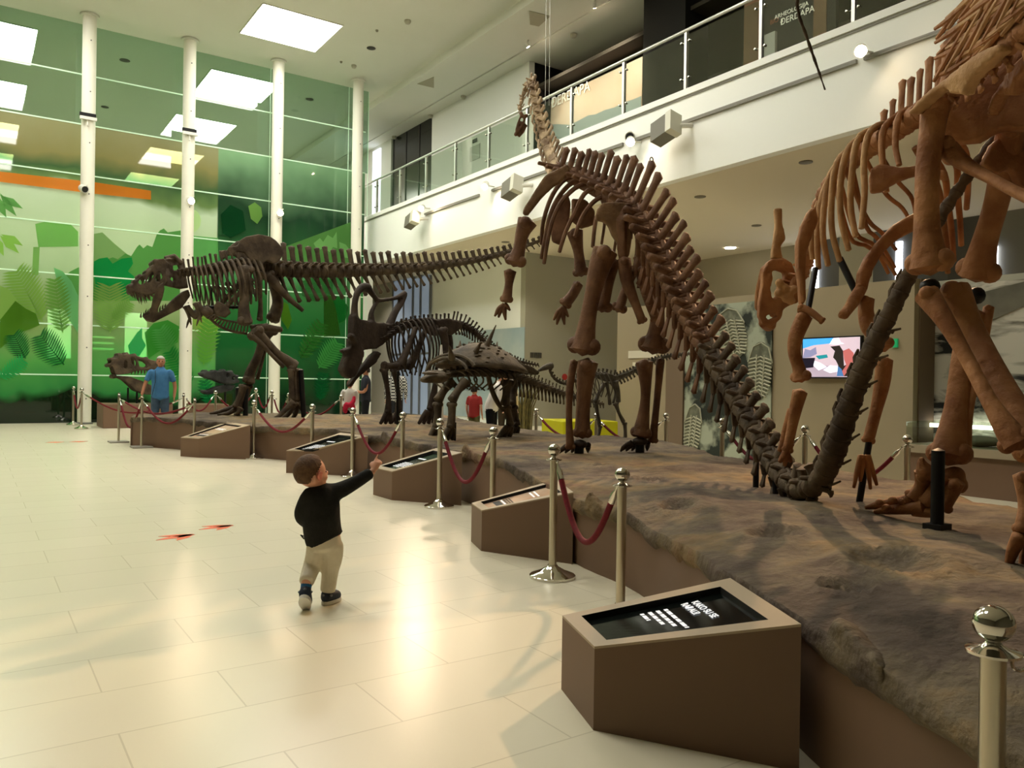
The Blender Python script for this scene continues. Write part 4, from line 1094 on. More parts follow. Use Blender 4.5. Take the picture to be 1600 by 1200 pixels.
# rock-strata picture in the alcove and the glass display case
a, b = AX(1450, 470, 11.02), AX(1760, 640, 11.02)
rk = thing('strata_picture', (11.02, (a.y + b.y) / 2, 0.9), 'large grey photo panel of layered white rock behind the display case at right', 'picture')
zt = AX(1600, 436, 11.02).z
def strata_mat():
    m = mat('strata_photo', (176, 172, 156), 0.8)
    nt = m.node_tree; bb = nt.nodes['Principled BSDF']; L = nt.links.new; N = nt.nodes.new
    geo = N('ShaderNodeNewGeometry'); mp = N('ShaderNodeMapping'); mp.inputs['Scale'].default_value = (1, 0.8, 2.6); mp.inputs['Rotation'].default_value = (0.35, 0, 0); L(geo.outputs['Position'], mp.inputs[0])
    n = N('ShaderNodeTexNoise'); n.inputs['Scale'].default_value = 1.7; n.inputs['Detail'].default_value = 8; n.inputs['Distortion'].default_value = 0.6; L(mp.outputs[0], n.inputs['Vector'])
    r = N('ShaderNodeValToRGB'); L(n.outputs['Fac'], r.inputs[0])
    r.color_ramp.elements[0].position = 0.4; r.color_ramp.elements[0].color = lin(34, 34, 30)
    r.color_ramp.elements[1].position = 0.54; r.color_ramp.elements[1].color = lin(196, 192, 176)
    e = r.color_ramp.elements.new(0.45); e.color = lin(140, 136, 122)
    L(r.outputs[0], bb.inputs['Base Color']); return m
MB().box((11.0, b.y, 0.3), (11.045, a.y - 0.03, zt)).build('panel', strata_mat(), rk, smooth=False)
MB().plate([AX(1450, 478, 10.985), AX(1530, 458, 10.985), AX(1600, 440, 10.985), AX(1700, 420, 10.985), AX(1700, 480, 10.985), AX(1600, 478, 10.985), AX(1550, 500, 10.985), AX(1500, 505, 10.985), AX(1450, 510, 10.985)], 0.006, normal=(1, 0, 0)).build('cloudy_band', mat('cloud_grey', (120, 116, 100), 0.9, rgb2=(90, 88, 76), scale=2), rk, smooth=False)
cs = thing('display_case', (10.1, 3.0, 0), 'low taupe display case with glass top and lit edges, at right behind the hadrosaur', 'display case')
f0 = AZ(1520, 776); yL = min(AX(1403, 690, 10.1).y, yT[1428] - 0.14)
zc0 = AX(1450, 708, 10.1).z; zt0 = AX(1450, 690, 10.1).z
MB().box((10.1, -2, 0.0), (10.98, yL, zc0)).build('base', M_taupe, cs, smooth=False)
MB().box((10.04, -2, zc0), (10.98, yL + 0.03, zc0 + 0.1)).build('ledge', mat('case_ledge', (160, 146, 122), 0.5), cs, smooth=False)
zt1 = zc0 + 0.1
MB().box((10.1, -2, zt1), (10.115, yL, zt1 + 0.28)).build('front_glass', glass_mat('case_glass', (226, 234, 226), 0.08), cs, smooth=False)
MB().box((10.1, -2, zt1 + 0.28), (10.98, yL, zt1 + 0.295)).build('top_glass', glass_mat('case_glass', (226, 234, 226), 0.08), cs, smooth=False)
for (ya, yb) in ((AX(1470, 652, 10.92).y, AX(1450, 652, 10.92).y), (AX(1552, 655, 10.92).y, AX(1512, 655, 10.92).y)):
    MB().box((10.9, ya, zt1 + 0.2), (10.95, yb, zt1 + 0.25)).build('light_strip', mat('case_light', (255, 255, 245), 0.5, emit=6), cs, smooth=False)
for k, (dy, dx) in enumerate(((0.7, 0.45), (1.5, 0.5), (2.3, 0.4))):
    o = MB().ball((10.1 + dx, yL - dy, zt1 + 0.07), (0.18, 0.3, 0.07), 10, 6).build('fossil_slab', mat('slab_grey', (140, 134, 118), 0.9), remesh=0.02, loc=(10.1 + dx, yL - dy, zt1))
    tag(o, 'grey fossil slab lying in the glass display case, number %s from its left end' % ['one', 'two', 'three'][k], 'fossil', 'fossil slabs in the display case')
c = onwall(1398, 536)
o = MB().box((XT - 0.03, c.y - 0.04, c.z - 0.06), (XT, c.y + 0.04, c.z + 0.06)).build('exit_light', mat('exit_green', (30, 150, 90), 0.4, emit=0.3), smooth=False, loc=c)
tag(o, 'tiny green sign on the wall right of the television, beside the shin bone', 'sign')
def faint():
    c = onwall(1003, 551, XT - 0.012)
    t = thing('wall_title', c, 'pale wall title lettering on the partition left of the brown pilaster', 'lettering')
    for k, w in enumerate((0.75, 0.5)):
        MB().box((XT - 0.014, c.y - w / 2, c.z - 0.1 - k * 0.22), (XT - 0.002, c.y + w / 2, c.z + 0.04 - k * 0.22)).build('text_line', mat('title_pale', (214, 206, 184), 0.7), t, smooth=False)
faint()
# pedestals with the two skulls standing apart
def pedestal(px0, px1, yw, zt, dep, label):
    a, b = AY(px0, 640, yw), AY(px1, 640, yw)
    o = MB().box((a.x, yw, 0), (b.x, yw + dep, zt)).build('skull_pedestal', M_taupe, smooth=False, bevel=0.02, loc=((a.x + b.x) / 2, yw + dep / 2, 0))
    return tag(o, label, 'pedestal'), a, b
PED1 = pedestal(161, 270, 22.4, 0.62, 1.2, 'taupe block pedestal under the big brown skull behind the man in blue')
PED2 = pedestal(305, 358, 20.6, 0.66, 1.0, 'taupe block pedestal under the black long-snouted skull')
# ------------------------------------------------------------------ skeletons
M_rod = mat('black_support_rod', (16, 15, 14), 0.5)
def bone_mat(name, c1, c2, rough=0.68): return mat(name, c1, rough, rgb2=c2, scale=4.5, bump=0.7, bscale=20, spec=0.2)
B_rex = bone_mat('bone_dark_brown', (60, 49, 38), (96, 82, 64))
B_sau = bone_mat('bone_brown', (88, 60, 42), (126, 92, 66))
B_had = bone_mat('bone_orange_brown', (132, 86, 54), (176, 126, 84))
B_tail = bone_mat('bone_umber', (66, 54, 42), (104, 88, 68))
B_neck = bone_mat('bone_neck_lit', (110, 86, 62), (206, 182, 146))  # paler than the body: the stronger light on the neck put into its colour
B_tri = bone_mat('bone_blackish', (42, 33, 27), (68, 56, 46))
B_ank = bone_mat('bone_armour', (62, 53, 42), (104, 90, 70))
B_sml = bone_mat('bone_grey', (72, 66, 56), (108, 100, 86))
B_blk = bone_mat('bone_black', (34, 34, 34), (62, 62, 60))
class Dino:
    def __init__(s, name, O, fwd, label, m, cat='dinosaur skeleton'):
        s.O = V(O); f = V((fwd[0], fwd[1], 0)).normalized(); s.f = f; s.r = V((f.y, -f.x, 0)); s.m = m
        s.t = thing(name, (s.O.x, s.O.y, ZPL), label, cat)
    def pl(s, px, py, v=0.0):
        """point of the plane v metres to the animal's right of its midline"""
        d = ray(px, py); k = s.r.dot(s.O + s.r * v - CAM) / s.r.dot(d)
        return CAM + d * k
    def mir(s, p):
        p = V(p); return p - s.r * (2 * s.r.dot(p - s.O))
    def shift(s, p, v):
        p = V(p); return p + s.r * (v - s.r.dot(p - s.O))
    def build(s, name, m, mt=None, parent=None, **k): return m.build(name, mt or s.m, parent or s.t, **k)
    def bone(s, name, pts, seg=10, n=10, squash=1.0, side=None, mt=None, knob=True, parent=None):
        """pts: (point, radius) list"""
        m = MB()
        P = [p for p, r in pts]; R_ = [r for p, r in pts]
        m.tube(P, R_, seg=seg, smooth=n, squash=squash, side=side)
        if knob:
            for i, j in ((0, 1), (-1, -2)):
                t = (P[i] - P[j]).normalized(); a = s.r - t * t.dot(s.r)
                a = a.normalized() if a.length > .1 else t.orthogonal().normalized()
                b = t.cross(a)
                for sg in (-1, 1):
                    m.ball(P[i] + (a * .4 + b * .5) * sg * R_[i] - t * R_[i] * .3, R_[i] * 0.62, 10, 7)
        return s.build(name, m, mt, parent, angle=70)
    def px_bone(s, name, pts, v=None, depth=None, **k):
        out = []
        for q in pts:
            if depth is not None: d = depth; p = AD(q[0], q[1], d)
            elif v is None: p = AD(q[0], q[1], q[3]); d = q[3]
            else: p = s.pl(q[0], q[1], v); d = depth_of(p)
            out.append((p, q[2] * d / F))
        return s.bone(name, out, **k)
    def vertebrae(s, name, samples, sp=(0.2, 0.2), spw=0.5, tr=0.0, ch=(0.0, 0.0), lean=0.3, chlean=0.5, mt=None, gap=0.92, flat=0.42, rspool=0.74, zyg=True, sideways=None, trw=0.38):
        """samples: (x,y,z,r) rows running head to tail; spine and chevron lengths (m) go from first to last"""
        n = len(samples) - 1; out = []
        for i in range(n):
            a, b = V(samples[i][:3]), V(samples[i + 1][:3]); p = (a + b) / 2; r = (samples[i][3] + samples[i + 1][3]) / 2
            t = (a - b); L_ = t.length * gap; t.normalize()
            side = (sideways or s.r); side = (side - t * t.dot(side)).normalized(); up = side.cross(t).normalized()
            m = MB()
            m.tube([p - t * L_ / 2, p - t * L_ * .38, p, p + t * L_ * .38, p + t * L_ / 2], [r * .93, r, r * rspool, r, r * .93], seg=10, cap=True)
            k = i / max(1, n - 1)
            h = sp(k) if callable(sp) else sp[0] + (sp[1] - sp[0]) * k
            h *= 1 + .1 * math.sin(i * 2.4)
            if h > 0.005:
                w = L_ * spw * (1 + .12 * math.sin(i * 3.7))
                q0 = p + up * r * .4; q2 = p + up * (r + h) - t * lean * h
                m.tube([q0, q0.lerp(q2, .3), q0.lerp(q2, .8), q2], [w * .75, w * .5, w * .52, w * .66], seg=8, side=side, squash=flat)
                if zyg:
                    m.tube([q0.lerp(q2, .15), p + up * r * 1.0 + t * L_ * .75], [r * .3, r * .18], seg=6)
            th = tr * (1 - 0.75 * k)
            if th > 0.01:
                for sg in (-1, 1):
                    m.tube([p + up * r * .5, p + up * r * .75 + side * sg * (r + th)], [r * trw, r * trw * .8], seg=7, squash=.7)
            c = ch[0] + (ch[1] - ch[0]) * k
            if c > 0.01:
                q0 = p - t * L_ * .5 - up * r * .8
                tip = q0 - up * c - t * chlean * c
                for sg in (-1, 1):
                    m.tube([q0 + side * sg * r * .4, q0.lerp(tip, .45)], [r * .16 + .006, r * .16 + .006], seg=6)
                m.tube([q0.lerp(tip, .4), q0.lerp(tip, .8), tip], [r * .16 + .006, r * .2 + .008, r * .3 + .008], seg=6, side=side, squash=.55)
            o = s.build(name, m, mt, angle=60)
            out.append((o, p, t, up, side, r))
        return out
    def ribs(s, verts, length, width, back=0.15, rr=0.016, sides=(-1, 1), mt=None, inn=0.55, drop0=0.0):
        for i, (o, p, t, up, side, r) in enumerate(verts):
            k = i / max(1, len(verts) - 1)
            ln = length[0] + (length[1] - length[0]) * k if not callable(length) else length(k)
            w = width[0] + (width[1] - width[0]) * k if not callable(width) else width(k)
            for sg in sides:
                q = p + up * r * .8
                z = V((0, 0, 1)); f = V((s.f.x, s.f.y, 0))
                P = [q, q + side * sg * w * .55 + z * ln * .02, q + side * sg * w - z * ln * .3 - f * back * .3, q + side * sg * w * 1.02 - z * ln * .62 - f * back * .7, q + side * sg * w * inn - z * ln - f * back]
                s.build('rib', MB().tube(P, [rr * 1.1, rr * 1.0, rr, rr * .95, rr * .8], seg=7, smooth=14), mt)
def rows_px(pts, depth=True):
    """(px,py,rpx,depth) rows to world rows (x,y,z,r)"""
    return [tuple(AD(a, b, d)) + (r * d / F,) for a, b, r, d in pts]

# ================================================================== 1. large theropod with open jaws
X = Dino('theropod_skeleton', (5.4, 16.0, 0), (-1, 0), 'large dark brown toothy skeleton with open jaws and long level tail, before the green glass', B_rex)
def rrow(pts, v=0.0):
    o = []
    for a, b, r in pts:
        p = X.pl(a, b, v); o.append(tuple(p) + (r * depth_of(p) / F,))
    return o
neck = catmull(rrow([(280, 428, 7), (300, 425, 7), (320, 424, 7)]), 6)
nv = X.vertebrae('neck_vertebra', neck, sp=(.16, .2), tr=.12, lean=.1)
dors = catmull(rrow([(320, 424, 7), (345, 420, 8), (372, 416, 9), (400, 416, 10), (425, 420, 11)]), 13)
dv = X.vertebrae('back_vertebra', dors, sp=(.2, .28), tr=.15, lean=.1)
tl = catmull(rrow([(425, 420, 12), (455, 423, 13), (510, 424, 12.5), (560, 423.5, 11), (600, 422, 9.5), (650, 419, 8), (700, 413, 6.5), (740, 407, 5.5), (780, 398, 4.5), (815, 387, 3.4), (848, 375, 2.4)]), 38)
X.vertebrae('tail_vertebra', tl, sp=(.36, .06), spw=.6, tr=.2, ch=(.5, .08), lean=-.12, chlean=.45, trw=.28)
X.ribs(nv[2:], (.55, .75), (.2, .34), back=.1, rr=.018)
X.ribs(dv[:10], lambda k: .72 + .16 * math.sin(k * 2.6) - .3 * max(0, k - .6), lambda k: .42 + .14 * math.sin(k * 3), back=.14, rr=.026, inn=.8)
for k in range(8):
    for sg in (-1, 1):
        a = X.shift(X.pl(346 + k * 6, 442 - k * 1.0, -.4), sg * .4); b = X.shift(X.pl(352 + k * 9, 460 - k * .3, -.3), sg * .3)
        X.build('belly_rib', MB().tube([a, a.lerp(b, .5) - V((0, 0, .02)), b], [.016, .012, .007], seg=6))
def pxplate(D, outer, v, th, holes=(), vf=None):
    g = lambda q: D.pl(q[0], q[1], (vf(q) if vf else v))
    return [g(q) for q in outer], [[g(q) for q in h] for h in holes]
ilp = [(355, 391), (357, 385), (371, 384), (374, 376), (383, 370), (403, 366), (421, 369), (431, 376), (439, 385), (443, 396), (437, 407), (429, 412), (415, 408), (410, 412), (408, 424), (405, 420), (401, 408), (387, 407), (386, 401), (381, 395), (370, 393), (362, 400), (357, 399)]
P, _ = pxplate(X, ilp, -.3, .07)
X.build('ilium', MB().plate(P, .07), remesh=.022, relax=3)
X.build('ilium', MB().plate([X.mir(p) for p in P], .07), remesh=.022, relax=3)
# skull
def vs(q): 
    k = min(1, max(0, (q[0] - 205) / 51)); return -(.1 + .18 * k)
sk_o = [(205, 455), (204, 448), (212, 440), (219, 432), (232, 424), (240, 418), (244, 409), (247, 405), (256, 404), (262, 410), (259, 425), (262, 440), (256, 447), (250, 452), (242, 459), (230, 461), (221, 459), (213, 457)]
holes = [[(215, 441), (221, 433), (227, 436), (227, 442), (220, 445)], [(229, 440), (236, 425), (241, 424), (240, 432), (233, 443)], [(243, 437), (245, 426), (251, 425), (254, 433), (249, 442)]]
m = MB()
P, Hs = pxplate(X, sk_o, 0, .05, holes, vs)
m.plate(P, .06, Hs)
P2, H2 = [X.mir(p) for p in P], [[X.mir(p) for p in h] for h in Hs]
m.plate(P2, .06, H2)
for a in (2, 3, 4, 5): m.tube([P[a], P2[a]], .05, seg=8)
m.tube([P[0], P2[0]], .06, seg=8).tube([P[1], P2[1]], .06, seg=8).tube([P[6], P2[6]], .06)
occ = [X.pl(247, 406, -.24), X.pl(262, 404, -.1), X.pl(277, 405, .12), X.pl(286, 414, .28), X.pl(290, 432, .3), X.pl(293, 450, .3), X.pl(280, 452, .2), X.pl(268, 449, 0), X.pl(256, 446, -.26), X.pl(256, 430, -.26)]
m.plate(occ, .06, [[X.pl(264, 436, 0), X.pl(268, 431, .05), X.pl(273, 437, .1), X.pl(268, 441, .05)], [X.pl(268, 415, 0), X.pl(278, 414, .15), X.pl(281, 421, .2), X.pl(270, 423, .05)]])
m.tube([X.pl(258, 404, 0), X.pl(272, 400, .0), X.pl(284, 412, .0)], .05)
skull = X.build('skull', m, remesh=.016, relax=1)
m = MB()
ch1, ch2 = (237, 500), (241, 502)
m.plate([X.pl(232, 491, -.06), X.pl(236, 480, -.1), X.pl(239, 464, -.2), X.pl(246, 447, -.28), X.pl(256, 440, -.3), X.pl(257, 452, -.3), X.pl(254, 466, -.25), X.pl(249, 478, -.15), X.pl(245, 490, -.1), X.pl(240, 502, -.05), X.pl(230, 500, -.03), X.pl(222, 494, -.02)], .07, [[X.pl(246, 468, -.22), X.pl(248, 464, -.24), X.pl(251, 469, -.24)]])
m.plate([X.pl(222, 494, .02), X.pl(230, 502, .03), X.pl(240, 504, .05), X.pl(255, 496, .12), X.pl(283, 482, .25), X.pl(297, 462, .3), X.pl(294, 452, .3), X.pl(284, 456, .28), X.pl(270, 467, .22), X.pl(256, 482, .14), X.pl(246, 489, .08), X.pl(234, 492, .04)], .07, [[X.pl(283, 478, .25), X.pl(286, 476, .25), X.pl(285, 481, .25)], [X.pl(288, 462, .28), X.pl(291, 460, .28), X.pl(290, 464, .28)], [X.pl(270, 477, .2), X.pl(274, 475, .2), X.pl(272, 480, .2)]])
m.tube([X.pl(231, 494, -.05), X.pl(231, 494, .05)], .08)
jaw = X.build('lower_jaw', m, remesh=.02, relax=2)
def tooth(D, par, p, d, ln, r=.018, mt=None):
    p = V(p); d = V(d).normalized()
    D.build('tooth', MB().tube([p, p + d * ln * .5 + D.f * -.01, p + d * ln - D.f * .03], [r, r * .75, r * .1], seg=6), mt, parent=par)
dn = V((0, 0, -1))
for px, py, ln in ((206, 457, .09), (209, 458, .1), (213, 459, .11), (217, 460, .12), (220, 461, .16), (224, 461, .18), (229, 461, .1), (233, 461, .14), (238, 460, .1), (243, 457, .07)):
    tooth(X, skull, X.pl(px, py - 2, vs((px, py))), dn, ln)
    tooth(X, skull, X.mir(X.pl(px, py - 2, vs((px, py)))), dn, ln)
for px, py, v, ln in ((220, 494, -.03, .1), (224, 493, -.04, .1), (228, 490, -.06, .12), (231, 489, -.08, .1), (246, 487, .08, .09), (250, 485, .1, .12), (254, 481, .13, .1), (258, 478, .16, .08), (234, 485, -.1, .08)):
    tooth(X, jaw, X.pl(px, py + 2, v), V((-.2, 0, 1)), ln)
# pelvis rods
X.px_bone('pubis', [(407, 426, 7), (405, 445, 4), (407, 475, 3.5), (406, 500, 5)], v=-.12)
X.px_bone('pubis', [(407, 426, 7), (405, 445, 4), (407, 475, 3.5), (406, 500, 5)], v=.12)
X.build('pubic_boot', MB().tube([X.pl(392, 511, 0), X.pl(410, 512, 0), X.pl(428, 514, 0), X.pl(440, 515, 0)], [.06, .1, .09, .07], seg=10, squash=.8))
X.px_bone('ischium', [(418, 428, 9), (432, 446, 7), (450, 465, 5), (473, 485, 3.2)], v=-.1)
X.px_bone('ischium', [(418, 428, 9), (432, 446, 7), (450, 465, 5), (473, 485, 3.2)], v=.1)
# near hind leg, then the far one
v1 = -.45
X.px_bone('femur', [(385, 418, 11), (383, 435, 9.5), (383, 455, 8), (381, 480, 8.5), (383, 505, 12)], v=v1, n=16)
X.px_bone('tibia', [(397, 518, 12), (410, 530, 9), (432, 552, 7), (448, 563, 8), (460, 573, 10)], v=v1, n=16)
X.px_bone('fibula', [(390, 522, 5), (408, 537, 4), (425, 555, 3), (443, 573, 3.5)], v=v1 - .1, n=12)
for dx, dv_ in ((-4, -.07), (1, .0), (6, .08)):
    X.px_bone('metatarsal', [(458 + dx, 577, 5), (459 + dx, 600, 4), (460 + dx, 626, 5)], v=v1 + dv_)
for k, (pts) in enumerate(([(458, 628, 5), (446, 640, 4), (436, 650, 3.4), (424, 655, 1.6)], [(462, 628, 5), (452, 645, 4), (444, 652, 3.4), (436, 656, 1.6)], [(466, 628, 5), (462, 645, 4), (458, 652, 3), (452, 656, 1.6)], [(466, 630, 4), (474, 643, 3), (480, 653, 1.5)])):
    X.px_bone('toe', pts, v=v1 + (-.16, 0, .16, .05)[k])
v2 = .45
X.px_bone('femur', [(424, 425, 11), (430, 450, 9), (434, 475, 9), (426, 500, 11)], v=v2, n=16)
X.px_bone('tibia', [(424, 512, 11), (412, 530, 8), (403, 556, 6.5), (392, 580, 8), (388, 597, 10)], v=v2, n=16)
X.px_bone('fibula', [(420, 522, 5), (413, 550, 3), (402, 592, 3.5)], v=v2 + .1, n=12)
for dx, dv_ in ((-5, -.08), (0, 0), (6, .08)):
    X.px_bone('metatarsal', [(384 + dx, 602, 5), (379 + dx, 620, 4), (372 + dx, 636, 5)], v=v2 + dv_)
for k, pts in enumerate(([(366, 637, 4.5), (352, 640, 3.5), (340, 644, 3), (328, 646, 1.5)], [(370, 638, 4.5), (358, 645, 3.5), (350, 647, 3), (340, 648, 1.5)], [(376, 638, 4.5), (372, 644, 3.5), (366, 648, 1.5)])):
    X.px_bone('toe', pts, v=v2 + (.1, 0, -.15)[k])
# shoulder girdle, arm, belly ribs
for v in (-.42, .42):
    sc = [X.shift(X.pl(a, b, -.42), v) for a, b in ((334, 478), (340, 470), (348, 474), (356, 478), (361, 489), (352, 497), (340, 494), (335, 488))]
    X.build('coracoid', MB().plate(sc, .05), remesh=.016, relax=2)
    X.bone('scapula', [(X.shift(X.pl(a, b, -.42), v), r) for a, b, r in ((352, 480, .05), (366, 466, .045), (380, 452, .05), (394, 436, .06))], squash=.5, side=X.r, knob=False)
    X.bone('humerus', [(X.shift(X.pl(a, b, -.42), v), r) for a, b, r in ((328, 484, .085), (322, 488, .09), (316, 484, .06), (308, 474, .05))])
    X.bone('forearm', [(X.shift(X.pl(a, b, -.42), v), r) for a, b, r in ((305, 474, .045), (310, 486, .035), (313, 496, .03))])
    for a, b in ((307, 509), (315, 504)):
        X.bone('claw', [(X.shift(X.pl(312, 494, -.42), v), .025), (X.shift(X.pl((312 + a) / 2, (494 + b) / 2 - 1, -.42), v), .022), (X.shift(X.pl(a, b, -.42), v), .008)], knob=False)
m = MB()
gp = [(328, 497), (340, 508), (355, 515), (370, 519), (386, 521)]
gq = [(334, 492), (346, 499), (360, 502), (374, 504), (388, 506)]
for v in (-.25, .25):
    m.tube([X.pl(a, b, v) for a, b in gp], .028, seg=6, smooth=10).tube([X.pl(a, b, v * 1.4) for a, b in gq], .02, seg=6, smooth=10)
for k in range(13):
    t = k / 12 * 3.99; i = int(t); fr = t - i
    a = [gp[i][j] * (1 - fr) + gp[i + 1][j] * fr for j in (0, 1)]; b = [gq[i][j] * (1 - fr) + gq[i + 1][j] * fr for j in (0, 1)]
    m.tube([X.pl(b[0], b[1], -.35), X.pl(a[0], a[1], -.25), X.pl(a[0] + 1, a[1] + 1, 0), X.pl(a[0], a[1], .25), X.pl(b[0], b[1], .35)], .016, seg=5, smooth=10)
X.build('belly_ribs', m)
def rod(D, a, b, r=.02, name='support_rod'):
    D.build(name, MB().tube([a, b], r, seg=8), M_rod)
rod(X, X.pl(317, 480, -.3), X.pl(376, 480, -.3), .03)
def ground(p): return V((p.x, p.y, ZPL - .02))
for px, py, v in ((470, 578, v1), (372, 606, v2), (384, 606, v2), (331, 450, 0)):
    p = X.pl(px, py, v); rod(X, p, V((p.x + .08 * (px > 400), p.y, ZPL - .02 if px != 331 else X.pl(331, 498, 0).z)), .055 if px > 340 else .012)

# ================================================================== 2. sauropod rearing its neck, tail sweeping to the camera
S = Dino('sauropod_skeleton', (5.65, 6.5, 0), (.12, .99), 'brown long-necked sauropod skeleton whose tail sweeps down and up to the right', B_sau)
neckp = rows_px([(812, 172, 3.2, 11.7), (815, 158, 3.4, 11.75), (820, 141, 4, 11.8), (826, 130, 5, 11.75), (832, 128, 6.5, 11.5), (834, 145, 7, 11.4), (838, 165, 7.5, 11.25), (844, 190, 8, 11.1), (852, 217, 9, 10.9), (860, 242, 9.5, 10.6), (870, 265, 10, 10.2)])
nk = catmull(neckp, 17)
nvs = S.vertebrae('neck_vertebra', nk, sp=(.03, .17), spw=.5, tr=.02, lean=.2, mt=B_neck, rspool=.6)
for i, (o, p, t, up, side, r) in enumerate(nvs):      # cervical ribs and side flanges
    for sg in (-1, 1):
        MB().tube([p - up * r * .7 + side * sg * r * .8 + t * .03, p - up * r * 1.05 + side * sg * r * 1.1 - t * .1 * (0.25 + i / 17), p - up * r * .95 + side * sg * r * 1.1 - t * .24 * (0.12 + i / 17)], [r * .3, r * .26, r * .08], seg=6).build('neck_rib', B_neck, o)
dors = catmull(rows_px([(870, 265, 10, 10.2), (902, 280, 12, 9.8), (932, 294, 14, 9.3), (960, 310, 16, 8.9), (985, 330, 18, 8.5), (1001, 350, 19, 8.25)]), 13)
dvs = S.vertebrae('back_vertebra', dors, sp=(.2, .42), spw=.66, tr=.26, lean=.12, flat=.5, trw=.5)
tailp = [(1001, 350, 19, 8.25), (1022, 385, 20, 8.0), (1045, 430, 20, 7.7), (1075, 490, 19, 7.3), (1108, 550, 18, 6.9), (1140, 605, 17.5, 6.5), (1170, 655, 17, 6.15), (1200, 710, 17, 5.8), (1226, 748, 18, 5.5), (1255, 768, 18, 5.25), (1284, 748, 18, 5.02)]
tr1 = catmull(rows_px(tailp), 26)
S.vertebrae('tail_vertebra', tr1[:13], sp=(.36, .18), spw=.62, tr=.14, ch=(.32, .3), lean=.15, chlean=.5, flat=.62, trw=.5)
S.vertebrae('tail_vertebra', tr1[12:], sp=(.15, .05), spw=.55, tr=.05, ch=(.26, .06), lean=.3, chlean=.6, mt=B_tail, flat=.7, trw=.36, rspool=.82)
tailq = [(1284, 748, 18, 5.02), (1303, 705, 20, 4.88), (1325, 640, 18.5, 4.75), (1350, 572, 17, 4.66), (1390, 490, 14.5, 4.55), (1432, 408, 12.5, 4.45), (1475, 330, 10.5, 4.36), (1530, 250, 9, 4.26), (1590, 165, 7.5, 4.18), (1640, 80, 6.5, 4.12), (1660, 0, 6, 4.1), (1630, -80, 5.5, 4.12), (1540, -140, 5, 4.2), (1430, -150, 4.6, 4.3), (1320, -110, 4.2, 4.4), (1265, -50, 3.6, 4.45), (1245, 5, 3, 4.5), (1262, 62, 2.6, 4.5), (1278, 108, 2.2, 4.5), (1289, 140, 0.8, 4.5)]
tr2 = catmull(rows_px(tailq), 62)
tv2 = S.vertebrae('tail_vertebra', tr2[:18], sp=(.0, .0), spw=.7, tr=.0, ch=(.0, .0), lean=1.2, chlean=2.0, mt=B_tail, gap=1.0, rspool=.86, zyg=False)
for i, (o, p, t, up, side, r) in enumerate(tv2):
    if i % 2 == 0 and i < 14:      # loose Y-shaped chevrons under the tail
        q0 = p - up * r * 1.05; tip = q0 - up * .05 - t * .06 * (1 - i / 20)
        for sg in (-1, 1):
            S.build('chevron_bone', MB().tube([q0 + side * sg * .02 + t * .02, q0 - up * .015, tip], [.008, .008, .006], seg=6), B_tail)
    if i % 3 != 1:
        S.build('tail_process', MB().tube([p + up * r * .6 + t * .03, p + up * r * 1.25 - t * .02, p + up * r * 1.3 - t * .07], [r * .35, r * .26, r * .12], seg=7), B_tail)
S.vertebrae('tail_vertebra', tr2[17:], sp=(.0, .0), tr=.0, ch=(.0, .0), mt=B_tail, gap=1.02, rspool=.72, zyg=False)
def srib(pts, d0, d1, r=3.6):
    n = len(pts); Q = [AD(a, b, d0 + (d1 - d0) * i / (n - 1)) for i, (a, b) in enumerate(pts)]
    S.build('rib', MB().tube(Q, [r * (1.15 - .3 * i / (n - 1)) * d0 / F for i in range(n)], seg=7, smooth=16))
for q, d in (([(955, 304), (932, 312), (914, 332), (904, 352), (898, 370)], 9.0), ([(942, 291), (915, 301), (898, 333), (884, 362), (874, 394)], 9.15), ([(926, 284), (900, 293), (878, 315), (864, 342), (856, 375), (850, 412)], 9.4), ([(914, 278), (892, 287), (873, 308), (860, 335), (852, 370), (846, 404)], 9.55), ([(900, 274), (882, 281), (866, 300), (855, 325), (848, 352), (846, 382)], 9.7), ([(966, 314), (948, 322), (934, 336), (929, 356), (926, 386)], 8.85)):
    srib(q, d, d - .1)
S.ribs(dvs[1:9], lambda k: .95 + .3 * math.sin(k * 2.7), lambda k: .34 + .2 * math.sin(.5 + k * 2.2), back=.25, rr=.022, inn=.8, sides=(1,))
# skull
def spl(pts, d): return [AD(a, b, d) for a, b in pts]
hd = 11.6
o1 = [(814, 177), (822, 181), (820, 192), (815, 201), (810, 208), (806, 210), (805, 203), (808, 192)]
h1 = [[(814, 184), (818, 183), (817, 191), (812, 190)], [(811, 195), (814, 193), (813, 199), (810, 200)]]
m = MB()
for dd in (-.1, .1):
    m.plate(spl(o1, hd + dd), .035, [spl(h, hd + dd) for h in h1])
for q in (o1[0], o1[1], o1[4], o1[5]): m.tube([AD(q[0], q[1], hd - .1), AD(q[0], q[1], hd + .1)], .03, seg=6)
S.build('skull', m, B_sau, remesh=.013, relax=1)
S.build('lower_jaw', MB().tube([AD(819, 193, hd), AD(814, 203, hd), AD(808, 211, hd)], [.03, .03, .025], seg=8, squash=2.2), B_sau)
